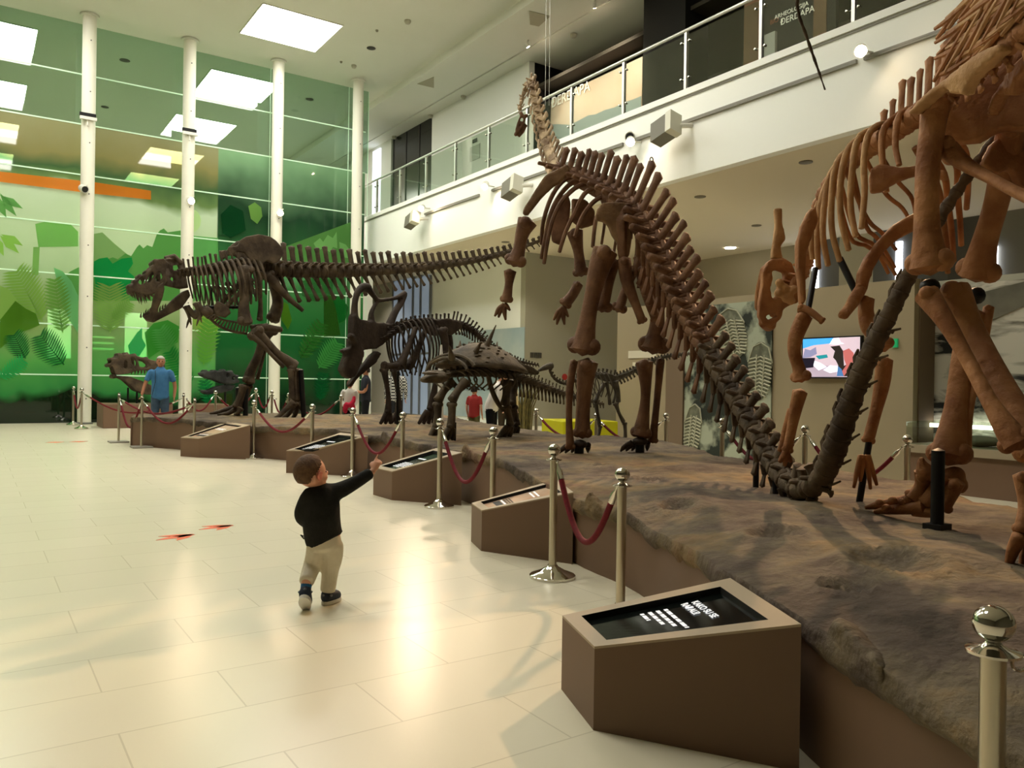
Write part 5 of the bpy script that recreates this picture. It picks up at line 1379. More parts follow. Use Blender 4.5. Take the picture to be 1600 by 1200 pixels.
# girdles
sp_ = [(887, 257), (891, 268), (878, 285), (865, 292), (848, 308), (832, 328), (824, 338), (816, 335), (818, 326), (826, 314), (837, 296), (852, 274), (870, 265)]
P = spl(sp_, 9.45); S.build('scapula', MB().plate(P, .09), bone_mat('bone_tan', (100, 74, 50), (138, 108, 78)), remesh=.022, relax=4)
P = spl([(886, 300), (892, 318), (890, 340), (884, 372), (874, 383), (862, 378), (860, 355), (866, 328), (876, 308)], 10.1); S.build('scapula', MB().plate(P, .09), remesh=.024, relax=4)
P = spl([(893, 310), (915, 312), (930, 330), (928, 352), (908, 358), (893, 346)], 9.9); S.build('sternal_plate', MB().plate(P, .08), remesh=.024, relax=4)
ilp = [(930, 337), (933, 326), (941, 318), (959, 316), (975, 317), (983, 324), (986, 337), (990, 346), (988, 363), (986, 379), (983, 400), (976, 408), (970, 396), (964, 381), (955, 367), (950, 353), (941, 346), (931, 346)]
P = spl(ilp, 8.3); S.build('ilium', MB().plate(P, .1), bone_mat('bone_tan', (100, 74, 50), (138, 108, 78)), remesh=.022, relax=4)
S.build('ilium', MB().plate([S.mir(p) for p in P], .1), remesh=.022, relax=4)
S.px_bone('pubis', [(958, 408, 13), (950, 440, 11), (944, 470, 11), (941, 483, 13)], depth=8.5, squash=.8)
S.px_bone('pubis', [(990, 420, 11), (978, 450, 8), (970, 475, 9), (966, 484, 11)], depth=8.75, squash=.8)
S.px_bone('ischium', [(975, 405, 11), (980, 440, 10), (993, 475, 7), (1004, 503, 7)], depth=8.3)
S.px_bone('ischium', [(1003, 420, 12), (1010, 455, 9), (1018, 480, 8), (1026, 500, 8)], depth=8.35)
# left hind leg
dl = 8.35
S.px_bone('femur', [(946, 392, 20), (936, 420, 17), (926, 460, 13), (919, 495, 13), (914, 528, 17), (911, 547, 22)], depth=dl, n=18, seg=12)
S.px_bone('tibia', [(918, 566, 17), (914, 600, 13), (911, 640, 11), (910, 680, 13)], depth=dl, n=14)
S.px_bone('fibula', [(897, 564, 6), (891, 600, 6), (889, 650, 5), (891, 700, 7)], depth=dl - .1, n=14)
def foot(D, cx_, cy_, d, w, toes, mt=None):
    c = AD(cx_, cy_, d)
    for k in range(toes):
        a = -1 + 2 * k / (toes - 1)
        b = c + D.r * a * w * .55
        e = b + D.f * w * (.75 - .2 * abs(a)) + D.r * a * w * .35
        gz = ZPL + .04
        D.build('metatarsal', MB().tube([b + V((0, 0, w * .25)), V((b.lerp(e, .5).x, b.lerp(e, .5).y, gz + w * .25))], [w * .16, w * .14], seg=8), mt)
        D.build('toe', MB().tube([V((b.lerp(e, .5).x, b.lerp(e, .5).y, gz + w * .22)), V((b.lerp(e, .8).x, b.lerp(e, .8).y, gz + w * .08)), V((e.x, e.y, gz - .02))], [w * .15, w * .13, w * .05], seg=8), mt)
    D.build('ankle_bone', MB().ball(c + V((0, 0, w * .3)), (w * .5, w * .45, w * .25), 10, 8), mt, remesh=.02)
foot(S, 905, 703, dl, .2, 5, B_tri)
# right hind leg
dr_ = 8.72
S.px_bone('femur', [(1006, 398, 18), (1018, 440, 13), (1027, 480, 11), (1026, 515, 13), (1021, 545, 21)], depth=dr_, n=18, seg=12)
S.px_bone('tibia', [(1007, 566, 14), (1009, 610, 8), (1006, 645, 9), (1001, 680, 14)], depth=dr_, n=14)
S.px_bone('fibula', [(1032, 562, 7), (1028, 610, 5.5), (1024, 650, 5.5), (1020, 690, 7)], depth=dr_ + .05, n=14)
foot(S, 1000, 698, dr_, .2, 5, B_tri)
# fore limbs
S.px_bone('humerus', [(824, 346, 16), (816, 365, 11), (811, 390, 10), (804, 411, 15)], depth=9.3, n=14)
S.px_bone('forearm', [(797, 424, 10), (795, 445, 6.5), (791, 470, 9)], depth=9.35)
S.px_bone('humerus', [(898, 362, 13), (904, 395, 8), (908, 428, 11)], depth=10.0, n=14)
S.px_bone('forearm', [(904, 443, 8), (895, 460, 8), (882, 476, 9)], depth=10.0)
for cxy, dd, fing in (((788, 476), 9.35, [(773, 494), (779, 496), (790, 500), (797, 485)]), ((880, 481), 10.0, [(865, 500), (870, 507), (882, 507), (888, 495)])):
    for a, b in fing:
        S.px_bone('finger_bone', [(cxy[0], cxy[1], 4), ((cxy[0] + a) / 2 - 1, (cxy[1] + b) / 2 - 2, 4), (a, b, 1.6)], depth=dd, knob=False)
# supports and the lifting eye
for px, py in ((1182, 690), (1212, 740)):
    d = 5.95 if px < 1200 else 5.62
    p = AD(px, py, d); rod(S, p, V((p.x, p.y, ZPL - .03)), .022)
for px, py, d in ((905, 690, dl), (1000, 690, dr_)):
    p = AD(px, py, d); rod(S, p, V((p.x, p.y, ZPL - .03)), .05)
p = AD(1018, 253, 8.25)
S.build('lifting_eye', MB().tube([p + S.r * .02 * math.cos(a) + V((0, 0, .02 + .028 * math.sin(a))) for a in [k * math.pi / 6 for k in range(13)]], .006, seg=6, cap=False), M_rod)
for px0, px1 in ((857, 861), (851, 855)):
    MB()
cb = thing('hanging_wire', AD(858, 160, 11.0), 'pair of thin wires hanging from the ceiling to the sauropod neck', 'wire')
for dx in (0, 6):
    MB().tube([AD(852 + dx, 165, 11.0), AD(854 + dx, -60, 11.0)], .004, seg=5).build('wire_strand', M_rail, cb)

# ================================================================== 3. orange-lit hadrosaur
vf_ = (RM @ V((0, 0, -1))); 
Ho = AD(1480, 180, 4.0)
Hd = Dino('hadrosaur_skeleton', (Ho.x, Ho.y, 0), (vf_.x, vf_.y), 'big orange-brown crested duck-billed skeleton at right, seen from behind its hind legs', B_had)
B_tan2 = bone_mat('bone_pale_tan', (154, 114, 76), (196, 156, 110))
hp = [(1233, 452, 10, 6.1), (1247, 440, 10, 6.0), (1262, 405, 11, 5.85), (1272, 350, 12, 5.65), (1292, 295, 13, 5.4), (1328, 255, 14, 5.1), (1372, 222, 16, 4.7), (1420, 190, 18, 4.35), (1472, 152, 20, 4.0)]
hr = catmull(rows_px(hp), 24)
Hd.vertebrae('neck_vertebra', hr[:9], sp=(.02, .03), spw=.5, tr=.03, lean=.2)
hv = Hd.vertebrae('back_vertebra', hr[8:], sp=lambda k: max(0, min(.17, (k - .45) * .6)), spw=.6, tr=.0, lean=.1)
ht = catmull(rows_px([(1472, 152, 15, 4.0), (1535, 105, 16, 3.65), (1600, 50, 18, 3.35), (1680, -25, 20, 3.05), (1790, -130, 22, 2.75)]), 12)
hts = Hd.vertebrae('tail_vertebra', ht, sp=(.2, .2), spw=1.15, tr=.0, ch=(.06, .1), lean=.1, chlean=.4)
# ossified tendons criss-crossing the tail spines
for sg in (-1, 1):
    for k in range(len(hts) - 3):
        for a, b, off in ((.05, .2, 0), (.22, .1, .01), (.3, .42, .004), (.5, .36, .012), (.55, .7, .0), (.74, .62, .01), (.8, .95, .004), (.95, .9, .012), (.15, .6, .018)):
            (o1_, p1, t1, u1, s1, r1), (o2_, p2, t2, u2, s2, r2) = hts[k], hts[k + 3]
            h_ = .3
            q1 = p1 + u1 * (r1 * .2 + a * h_ * 1.1) + s1 * sg * (.05 + off); q2 = p2 + u2 * (r2 * .2 + b * h_ * 1.1) + s2 * sg * (.05 + off)
            Hd.build('ossified_tendon', MB().tube([q1, q1.lerp(q2, .5) + u1 * .012 * random.uniform(-1, 1), q2], [.009, .015, .008], seg=6, smooth=6), B_tan2 if k % 2 else B_had)
def hrib(pts, d0, d1, r=4.2, mt=None):
    n = len(pts); out = []
    for i, (a, b) in enumerate(pts):
        d = d0 + (d1 - d0) * i / (n - 1); out.append((AD(a, b, d), r * (1.1 - .25 * i / (n - 1)) * d / F))
    Hd.build('rib', MB().tube([p for p, _ in out], [r_ for _, r_ in out], seg=8, smooth=16), mt)
LR = [[(1420, 170), (1404, 185), (1399, 225), (1405, 258)], [(1406, 178), (1382, 200), (1378, 240), (1385, 300)], [(1392, 190), (1360, 205), (1350, 250), (1351, 300), (1346, 357)], [(1376, 200), (1342, 215), (1332, 265), (1329, 320), (1337, 370)], [(1360, 210), (1327, 230), (1314, 280), (1314, 340), (1326, 391)], [(1345, 225), (1310, 250), (1300, 300), (1300, 360), (1312, 408)], [(1330, 240), (1299, 270), (1288, 320), (1286, 370), (1294, 415)], [(1315, 258), (1289, 295), (1279, 340), (1277, 385), (1279, 420)], [(1300, 280), (1283, 310), (1273, 340), (1268, 375), (1270, 405)]]
for i, q in enumerate(LR): hrib(q, 4.35 + .14 * i, 4.2 + .16 * i, 5.4, B_tan2 if i > 1 else B_had)
RR = [[(1320, 262), (1354, 340), (1378, 364), (1400, 390)], [(1330, 255), (1352, 350), (1371, 373), (1398, 418)], [(1310, 275), (1336, 362), (1363, 381), (1387, 410), (1399, 429)], [(1305, 290), (1328, 371), (1354, 384), (1374, 401), (1388, 427)], [(1345, 235), (1382, 300), (1409, 324), (1422, 345)], [(1365, 225), (1400, 280), (1425, 310), (1432, 350)]]
for i, q in enumerate(RR): hrib(q, 5.0 + .05 * i, 5.35, 3.4)
for q in ([(1450, 215), (1492, 250), (1496, 300), (1500, 345), (1502, 383)], [(1440, 220), (1474, 270), (1481, 315), (1487, 362), (1490, 408)], [(1430, 230), (1464, 290), (1473, 340), (1479, 385), (1481, 426)], [(1462, 205), (1505, 230), (1512, 270), (1512, 300), (1510, 326)]):
    hrib(q, 4.35, 4.75, 5.2)
ilp = [(1426, 176), (1452, 147), (1483, 125), (1525, 91), (1552, 76), (1571, 66), (1574, 80), (1558, 94), (1538, 112), (1524, 125), (1513, 151), (1504, 146), (1494, 148), (1487, 139), (1471, 146), (1456, 158), (1431, 181)]
def dplate(name, pts, dfun, th, mt=None, rm=.018):
    P = [AD(a, b, dfun(a, b)) for a, b in pts]
    Hd.build(name, MB().plate(P, th), mt, remesh=rm, relax=3); return P
ild = lambda a, b: 3.86 - (a - 1450) / 120 * .46
P = dplate('ilium', ilp, ild, .07, B_tan2, .014)
Hd.build('ilium', MB().plate([Hd.mir(p) for p in P], .07), remesh=.018, relax=3)
# left (rear) leg
Hd.px_bone('femur', [(1462, 164, 22, 3.95), (1457, 200, 19, 3.93), (1450, 260, 18, 3.92), (1448, 320, 18, 3.9), (1449, 370, 21, 3.9), (1453, 418, 30, 3.9)], n=22, seg=14)
Hd.px_bone('fibula', [(1448, 460, 19, 3.85), (1476, 500, 14, 3.75), (1508, 555, 11, 3.65), (1545, 625, 12, 3.5), (1572, 668, 18, 3.42), (1590, 695, 22, 3.38)], n=20, seg=12)
Hd.px_bone('tibia', [(1488, 455, 26, 3.95), (1512, 510, 22, 3.85), (1550, 580, 21, 3.68), (1596, 655, 22, 3.5), (1625, 705, 30, 3.42)], n=20, seg=12)
for k, dx in enumerate((-14, 8, 30)):
    Hd.px_bone('metatarsal', [(1612 + dx, 742, 14, 3.4), (1616 + dx, 790, 10, 3.38), (1612 + dx, 830, 13, 3.36)])
    Hd.px_bone('toe', [(1608 + dx, 838, 12, 3.35), (1596 + dx, 862, 9, 3.4), (1588 + dx, 892, 5, 3.43)], knob=False)
# right (front) leg
Hd.px_bone('femur', [(1585, 190, 24, 4.05), (1572, 250, 21, 4.15), (1556, 320, 18, 4.3), (1538, 380, 19, 4.42), (1527, 430, 27, 4.5)], n=22, seg=14)
Hd.px_bone('tibia', [(1522, 490, 20, 4.7), (1506, 560, 18, 4.68), (1494, 640, 18, 4.62), (1482, 716, 28, 4.55)], n=20, seg=14)
Hd.px_bone('fibula', [(1545, 480, 8, 4.65), (1532, 560, 7, 4.62), (1515, 640, 6, 4.58), (1508, 715, 9, 4.52)], n=16)
for pts in ([(1444, 738, 15, 4.62), (1440, 760, 11, 4.64), (1428, 780, 13, 4.66)], [(1476, 745, 16, 4.55), (1462, 768, 13, 4.58), (1448, 788, 14, 4.6)], [(1494, 752, 14, 4.5), (1482, 778, 11, 4.53), (1472, 794, 12, 4.55)]):
    Hd.px_bone('metatarsal', pts)
for pts in ([(1424, 782, 11, 4.68), (1400, 786, 9, 4.75), (1376, 789, 7, 4.82), (1352, 793, 3, 4.88)], [(1444, 792, 12, 4.6), (1415, 795, 9, 4.68), (1388, 797, 7, 4.75), (1366, 800, 3, 4.8)], [(1470, 797, 11, 4.55), (1446, 800, 9, 4.6), (1425, 803, 4, 4.65)]):
    Hd.px_bone('toe', pts, knob=False)
Hd.build('ankle_bone', MB().ball(AD(1448, 738, 4.6), (.07, .06, .05), 10, 8).ball(AD(1470, 745, 4.58), (.07, .07, .05), 10, 8).ball(AD(1492, 742, 4.55), (.06, .06, .05), 10, 8).ball(AD(1502, 758, 4.55), (.04, .04, .05), 8, 6).ball(AD(1440, 728, 4.6), (.03, .03, .06), 8, 6), remesh=.016, relax=1)
for a, b, r in ((1412, 785, 10), (1395, 782, 8), (1374, 785, 7), (1432, 775, 11), (1420, 770, 7), (1385, 794, 8), (1405, 796, 9)):
    Hd.build('toe_joint', MB().ball(AD(a, b, 4.7), (r * 4.7 / F, r * 4.7 / F * .9, r * 4.7 / F * .8), 8, 6))
p = AD(1466, 704, 4.42); rod(Hd, p, V((p.x, p.y, ZPL - .02)), .036)
Hd.build('support_foot', MB().box((p.x - .06, p.y - .05, ZPL - .03), (p.x + .06, p.y + .05, ZPL + .005)), M_rod)
Hd.build('support_clamp', MB().ball(AD(1453, 448, 3.9), (.05, .05, .04), 8, 6), M_rod)
Hd.build('support_clamp', MB().ball(AD(1526, 462, 4.55), (.05, .05, .05), 8, 6), M_rod)
# pubis and ischium rods
dplate('pubis_blade', [(1357, 280), (1362, 263), (1377, 256), (1405, 262), (1440, 258), (1480, 268), (1482, 284), (1440, 274), (1405, 283), (1378, 300), (1359, 304)], lambda a, b: 4.35 - (a - 1357) / 120 * .2, .06)
Hd.px_bone('ischium', [(1478, 232, 22, 3.98), (1510, 258, 15, 3.85), (1550, 280, 12, 3.7), (1600, 306, 13, 3.5), (1680, 345, 14, 3.25)], n=16, squash=.7)
dplate('pubis_plate', [(1530, 262), (1548, 225), (1575, 205), (1590, 165), (1604, 170), (1612, 240), (1606, 300), (1590, 292), (1575, 262), (1556, 275)], lambda a, b: 4.1, .07)
Hd.px_bone('ischium', [(1570, 210, 16, 4.3), (1610, 236, 12, 4.1), (1660, 262, 12, 3.9)], n=12)
dplate('sacral_plate', [(1455, 160), (1500, 150), (1560, 110), (1600, 70), (1640, 60), (1640, 190), (1600, 205), (1560, 205), (1530, 222), (1485, 228), (1462, 205)], lambda a, b: 4.2 - (a - 1455) / 150 * .3, .1)
# shoulders and arms
def armside(scap, hum, ulna, rad, hand, d):
    pass
dplate('scapula', [(1272, 322), (1277, 345), (1268, 368), (1259, 392), (1257, 425), (1258, 470), (1250, 480), (1245, 430), (1243, 385), (1251, 352), (1262, 330)], lambda a, b: 5.1, .07)
Hd.px_bone('coracoid', [(1250, 482, 8, 5.1), (1266, 487, 6, 5.05), (1286, 502, 5, 5.0)])
Hd.px_bone('humerus', [(1257, 494, 13, 5.1), (1244, 525, 12, 5.1), (1241, 550, 10, 5.1), (1248, 575, 10, 5.1), (1252, 592, 14, 5.1)], n=16)
Hd.px_bone('ulna', [(1250, 612, 12, 5.1), (1243, 640, 10, 5.12), (1237, 670, 8, 5.14), (1230, 705, 8, 5.16)], n=14)
Hd.px_bone('radius', [(1236, 640, 6, 5.2), (1226, 675, 5, 5.2), (1220, 705, 5, 5.2)], n=12)
for a, b in ((1218, 722), (1226, 728), (1236, 722)):
    Hd.px_bone('finger_bone', [(1228, 707, 6, 5.16), ((1228 + a) / 2, (707 + b) / 2, 5, 5.16), (a, b, 3, 5.16)], knob=False)
dplate('scapula', [(1436, 330), (1430, 360), (1400, 375), (1378, 395), (1362, 420), (1352, 455), (1338, 452), (1340, 428), (1352, 402), (1370, 378), (1395, 352), (1418, 338)], lambda a, b: 5.15, .08)
Hd.px_bone('coracoid', [(1346, 450, 9, 5.15), (1335, 468, 10, 5.1), (1326, 482, 8, 5.05), (1318, 492, 8, 5.0)])
Hd.px_bone('humerus', [(1354, 468, 12, 5.15), (1353, 490, 12, 5.13), (1360, 512, 14, 5.1), (1374, 530, 11, 5.08), (1381, 544, 15, 5.06)], n=16)
Hd.px_bone('ulna', [(1382, 562, 13, 5.06), (1378, 600, 12, 5.08), (1368, 645, 9, 5.1), (1356, 690, 9, 5.12)], n=14)
for a, b, r in ((1334, 762, 4), (1344, 752, 4), (1360, 764, 4), (1370, 758, 4)):
    Hd.px_bone('finger_bone', [(1350 + (a - 1350) * .3, 712, 5, 5.1), (1350 + (a - 1350) * .7, 738, 4, 5.1), (a, b, 2.5, 5.1)], knob=False)
rod(Hd, AD(1358, 690, 5.1), V((AD(1342, 780, 5.2).x, AD(1342, 780, 5.2).y, ZPL - .02)), .022)
rod(Hd, AD(1274, 420, 5.3), AD(1263, 482, 5.15), .02)
rod(Hd, AD(1312, 404, 5.3), AD(1345, 472, 5.15), .024)
# skull seen from behind
dk = 6.1
so = [(1197, 411), (1205, 405), (1222, 403), (1236, 412), (1241, 428), (1237, 440), (1250, 450), (1252, 464), (1244, 474), (1231, 478), (1222, 484), (1219, 498), (1207, 508), (1190, 507), (1184, 494), (1185, 470), (1189, 448), (1190, 426)]
sh_ = [[(1204, 424), (1212, 422), (1224, 426), (1224, 440), (1214, 446), (1213, 462), (1204, 470), (1202, 450), (1206, 436)], [(1191, 493), (1199, 500), (1211, 495), (1215, 488), (1205, 491)], [(1227, 424), (1232, 428), (1231, 440), (1227, 443)], [(1194, 425), (1199, 418), (1200, 428), (1195, 440)]]
m = MB()
def tl_(a, b, d): return AD(a, b, d)
m.plate([tl_(a, b, dk) for a, b in so], .07, [[tl_(a, b, dk) for a, b in h] for h in sh_])
m.tube([tl_(1196, 420, dk), tl_(1190, 455, dk + .2), tl_(1188, 480, dk + .45)], [.04, .05, .05], smooth=8).tube([tl_(1236, 425, dk), tl_(1226, 462, dk + .2), tl_(1208, 490, dk + .45)], [.035, .05, .045], smooth=8)
m.tube([tl_(1192, 505, dk), tl_(1200, 512, dk + .3), tl_(1206, 508, dk)], .035, smooth=8)
hsk = Hd.build('skull', m, remesh=.012, relax=1)
m = MB()
for a, b in ((1218, 442), (1226, 450), (1234, 458), (1240, 452), (1228, 466), (1236, 470), (1216, 458)):
    m.ball(AD(a, b, dk - .12), .035, 8, 6)
Hd.build('neck_joint', m, B_tan2, remesh=.012, relax=1)
m = MB().plate([AD(a, b, dk) for a, b in ((1204, 405), (1207, 380), (1211, 352), (1209, 326), (1221, 325), (1221, 348), (1227, 374), (1218, 386), (1222, 405))], .06)
m.plate([AD(a, b, dk + .12) for a, b in ((1206, 405), (1208, 376), (1218, 376), (1222, 405))], .05)
Hd.build('head_crest', m, B_tan2, remesh=.014, relax=3)
# ================================================================== 4. frilled ceratopsian
T = Dino('ceratopsian_skeleton', (6.8, 12.6, 0), (-1, -.12), 'dark frilled horned skeleton with a tall open frill, in the middle distance', B_tri)
def tube_px(D, pts, v=0, name=None, mb=None, n=12, sq=1.0):
    m = mb or MB()
    P = [D.pl(a, b, v) for a, b, r in pts]; Rr = [r * depth_of(p) / F for p, (a, b, r) in zip(P, pts)]
    m.tube(P, Rr, seg=9, smooth=n, squash=sq, side=D.r if sq != 1 else None)
    if name: return D.build(name, m)
    return m
def tvf(q): return -.35 + (q[0] - 553) / 80 * .7
g = lambda a, b: T.pl(a, b, -.3 + (a - 545) / 90 * .6)
m = MB()
def ftube(pts):
    P = [g(a, b) for a, b, r in pts]; m.tube(P, [r * depth_of(p) / F for p, (a, b, r) in zip(P, pts)], seg=9, smooth=14)
ftube([(554, 500, 7), (554, 478, 5.5), (558, 458, 5.5), (567, 449, 7), (576, 450, 7.5)])
ftube([(574, 449, 6.5), (582, 460, 4.5), (591, 469, 4), (604, 468, 3.2), (620, 465, 3.8), (633, 458, 5)])
ftube([(633, 459, 4.5), (627, 472, 5.5), (617, 488, 6), (610, 505, 7), (606, 520, 7)])
ftube([(591, 469, 3.2), (584, 480, 3.6), (580, 490, 4.5), (580, 500, 6)])
m.plate([g(*q) for q in ((549, 492), (560, 499), (570, 501), (582, 504), (596, 504), (608, 508), (606, 524), (596, 538), (584, 545), (572, 546), (560, 548), (548, 535), (547, 515))], .14)
m.plate([T.pl(*q, -.2) for q in ((546, 528), (560, 540), (566, 552), (560, 570), (552, 588), (544, 592), (537, 588), (531, 578), (536, 562), (540, 552), (533, 550), (534, 546), (544, 544))], .2)
m.tube([T.pl(541, 546, -.2), T.pl(536, 549, -.2), T.pl(531, 547, -.2)], [.05, .04, .015])
m.tube([T.pl(551, 530, -.3), T.pl(546, 524, -.38), T.pl(543, 528, -.42)], [.06, .045, .02])
T.build('skull', m, remesh=.024, relax=2)
m = MB().plate([T.pl(*q, -.1) for q in ((586, 548), (594, 552), (586, 566), (572, 578), (558, 590), (545, 606), (543, 602), (552, 588), (566, 570), (578, 555))], .14)
T.build('lower_jaw', m, remesh=.024, relax=2)
def trows(D, pts):
    o = []
    for a, b, r in pts:
        p = D.pl(a, b, 0); o.append(tuple(p) + (r * depth_of(p) / F,))
    return o
rr = catmull(trows(T, [(590, 534, 7), (603, 528, 6), (616, 518, 6), (632, 510, 6), (655, 506, 6), (680, 505, 6), (704, 505, 6)]), 18)
vv = T.vertebrae('back_vertebra', rr, sp=(.05, .1), tr=.1, lean=.1)
T.ribs(vv[4:13], lambda k: .75 + .2 * math.sin(k * 3), lambda k: .28 + .16 * math.sin(k * 3), back=.12, rr=.018, inn=.6)
rr = catmull(trows(T, [(704, 505, 5.5), (722, 508, 5), (738, 517, 4.6), (752, 529, 4.2), (766, 545, 3.8), (780, 554, 3.4), (800, 562, 2.6), (820, 567, 2), (842, 571, 1.2)]), 30)
T.vertebrae('tail_vertebra', rr, sp=(.16, .02), tr=.05, ch=(.14, .02), lean=.25)
for v, o in ((-.34, 0), (.34, 16)):
    tube_px(T, [(650 + o, 512, 4), (641 + o, 535, 5), (632 + o, 556, 6), (624 + o, 571, 8)], v, 'scapula')
    T.px_bone('humerus', [(624 + o, 571, 7), (612 + o, 572, 5), (598 + o, 572, 7)], v=v)
    T.px_bone('forearm', [(600 + o, 576, 6), (604 + o, 600, 4), (607 + o, 622, 4), (606 + o, 645, 6)], v=v)
    for dx in (-6, 0, 6):
        T.px_bone('toe', [(606 + o + dx * .5, 646, 4), (604 + o + dx, 656, 3.5), (602 + o + dx * 1.3, 662, 2.5)], v=v, knob=False)
    T.px_bone('femur', [(690 + o * .4, 514, 8), (696 + o * .4, 540, 6), (690 + o * .4, 570, 8)], v=v)
    T.px_bone('tibia', [(690 + o * .4, 575, 8), (680 + o * .4, 605, 5), (672 + o * .4, 640, 6)], v=v)
    for dx in (-6, 0, 6):
        T.px_bone('toe', [(670 + o * .4 + dx * .5, 642, 4), (666 + o * .4 + dx, 652, 3.5), (662 + o * .4 + dx * 1.3, 662, 2.5)], v=v, knob=False)
P = [T.pl(a, b, -.25) for a, b in ((678, 500), (700, 497), (720, 503), (722, 512), (706, 524), (696, 522), (684, 512))]
T.build('ilium', MB().plate(P, .05), remesh=.02, relax=2); T.build('ilium', MB().plate([T.mir(p) for p in P], .05), remesh=.02, relax=2)
p = T.pl(622, 580, 0); rod(T, p, V((p.x, p.y, ZPL - .02)), .025)

# ================================================================== 5. armoured ankylosaur
A_ = Dino('ankylosaur_skeleton', (6.2, 9.5, 0), (-1, -.18), 'low armoured skeleton with a wide bony back shield and a long bristling tail', B_ank)
c = A_.pl(752, 574, 0)
m = MB()
NL, NW = 26, 16
ring = []
for i in range(NL + 1):
    u = -1 + 2 * i / NL
    hw = .62 * math.sqrt(max(0.0, 1 - abs(u) ** 2.6)) + .02
    row = []
    for j in range(NW + 1):
        w = -1 + 2 * j / NW
        z = .36 * (1 - w * w) * (1 - .85 * u * u) + .012 * noise.noise(V((u * 9, w * 9, 4))) - .05 * u
        row.append(m.bm.verts.new(c + A_.f * (-u * .62) + A_.r * (w * hw) + V((0, 0, z - .02))))
    ring.append(row)
for i in range(NL):
    for j in range(NW):
        m.bm.faces.new((ring[i][j], ring[i + 1][j], ring[i + 1][j + 1], ring[i][j + 1]))
o = A_.build('back_shield', m, angle=0)
md = o.modifiers.new('Solidify', 'SOLIDIFY'); md.thickness = .035
for k in range(70):
    u = random.uniform(-.9, .9); w = random.uniform(-.92, .92); hw = .62 * math.sqrt(max(0, 1 - abs(u) ** 2.6))
    z = .36 * (1 - w * w) * (1 - .85 * u * u) - .05 * u
    A_.build('shield_boss', MB().ball(c + A_.f * (-u * .62) + A_.r * (w * hw) + V((0, 0, z - .012)), (.028, .028, .016), 7, 5), parent=o)
for k in range(2):
    u0 = c + A_.f * (.56 + .07 * k); 
    A_.build('armour_band', MB().tube([u0 + A_.r * (.5 * math.sin(a)) * (1 - .12 * k) + V((0, 0, .22 * math.cos(a) - .06 - .05 * k)) for a in [-1.3 + 2.6 * q / 12 for q in range(13)]], .024, seg=7), remesh=0)
for (a, b), (a2, b2), r, v in (((757, 548), (775, 508), 5.5, -.2), ((743, 550), (752, 534), 5, -.3), ((775, 546), (777, 534), 4, .25), ((718, 552), (719, 532), 6, .3), ((732, 550), (733, 534), 6, .3), ((706, 560), (702, 540), 6, -.35)):
    p, q = A_.pl(a, b, v), A_.pl(a2, b2, v * 1.3)
    A_.build('armour_spike', MB().tube([p, p.lerp(q, .5), q], [r * depth_of(p) / F, r * .6 * depth_of(p) / F, .006], seg=8))
A_.build('tail_plate', MB().plate([A_.pl(a, b, .1) for a, b in ((800, 566), (820, 572), (833, 581), (830, 586), (812, 582), (798, 578))], .3), remesh=.02, relax=3)
hm = MB().ball(A_.pl(682, 590, 0), (.17, .15, .08), 12, 8).tube([A_.pl(690, 588, 0), A_.pl(672, 591, 0), A_.pl(660, 594, 0)], [.13, .11, .06], seg=10, squash=.6, side=(0, 0, 1))
A_.build('skull', hm, remesh=.016, relax=2)
for a, b, v in ((672, 583, -.12), (680, 581, .12)):
    A_.build('head_plate', MB().ball(A_.pl(a, b, v), (.12, .08, .025), 10, 6))
rr = catmull(trows(A_, [(690, 588, 5), (712, 584, 6), (745, 582, 7), (780, 584, 7), (800, 587, 6)]), 12)
vv = A_.vertebrae('back_vertebra', rr, sp=(.04, .04), tr=.1)
A_.ribs(vv[1:9], (.25, .3), (.35, .4), back=.05, rr=.014)
rr = catmull(trows(A_, [(800, 587, 6), (830, 597, 5.4), (860, 608, 4.6), (890, 618, 3.8), (915, 625, 3), (943, 632, 2)]), 26)
A_.vertebrae('tail_vertebra', rr, sp=(.1, .02), tr=.08, ch=(.22, .04), lean=.15, chlean=.35, spw=.35)
for v, o in ((-.36, 0), (.36, -22)):
    A_.px_bone('humerus', [(728 + o, 596, 8), (716 + o, 610, 6), (706 + o, 626, 8)], v=v)
    A_.px_bone('forearm', [(706 + o, 630, 7), (706 + o, 648, 6), (704 + o, 668, 7)], v=v)
    for dx in (-7, 0, 6):
        A_.px_bone('toe', [(704 + o + dx * .5, 670, 5), (702 + o + dx, 680, 4), (699 + o + dx * 1.2, 687, 3)], v=v, knob=False)
for v, o in ((-.3, 0), (.34, 10)):
    A_.px_bone('femur', [(793 + o, 596, 9), (791 + o, 615, 6), (789 + o, 632, 8)], v=v)
    A_.px_bone('tibia', [(791 + o, 636, 7), (795 + o, 650, 5), (797 + o, 664, 7)], v=v)
    for dx in (-8, -2, 5):
        A_.px_bone('toe', [(796 + o + dx * .5, 667, 5), (792 + o + dx, 677, 4.5), (789 + o + dx * 1.3, 684, 3)], v=v, knob=False)
tube_px(A_, [(763, 588, 4), (768, 608, 4), (776, 626, 4), (786, 642, 3)], -.2, 'pelvic_rod')
p = A_.pl(711, 660, -.2); rod(A_, p, V((p.x, p.y, ZPL - .02)), .018)

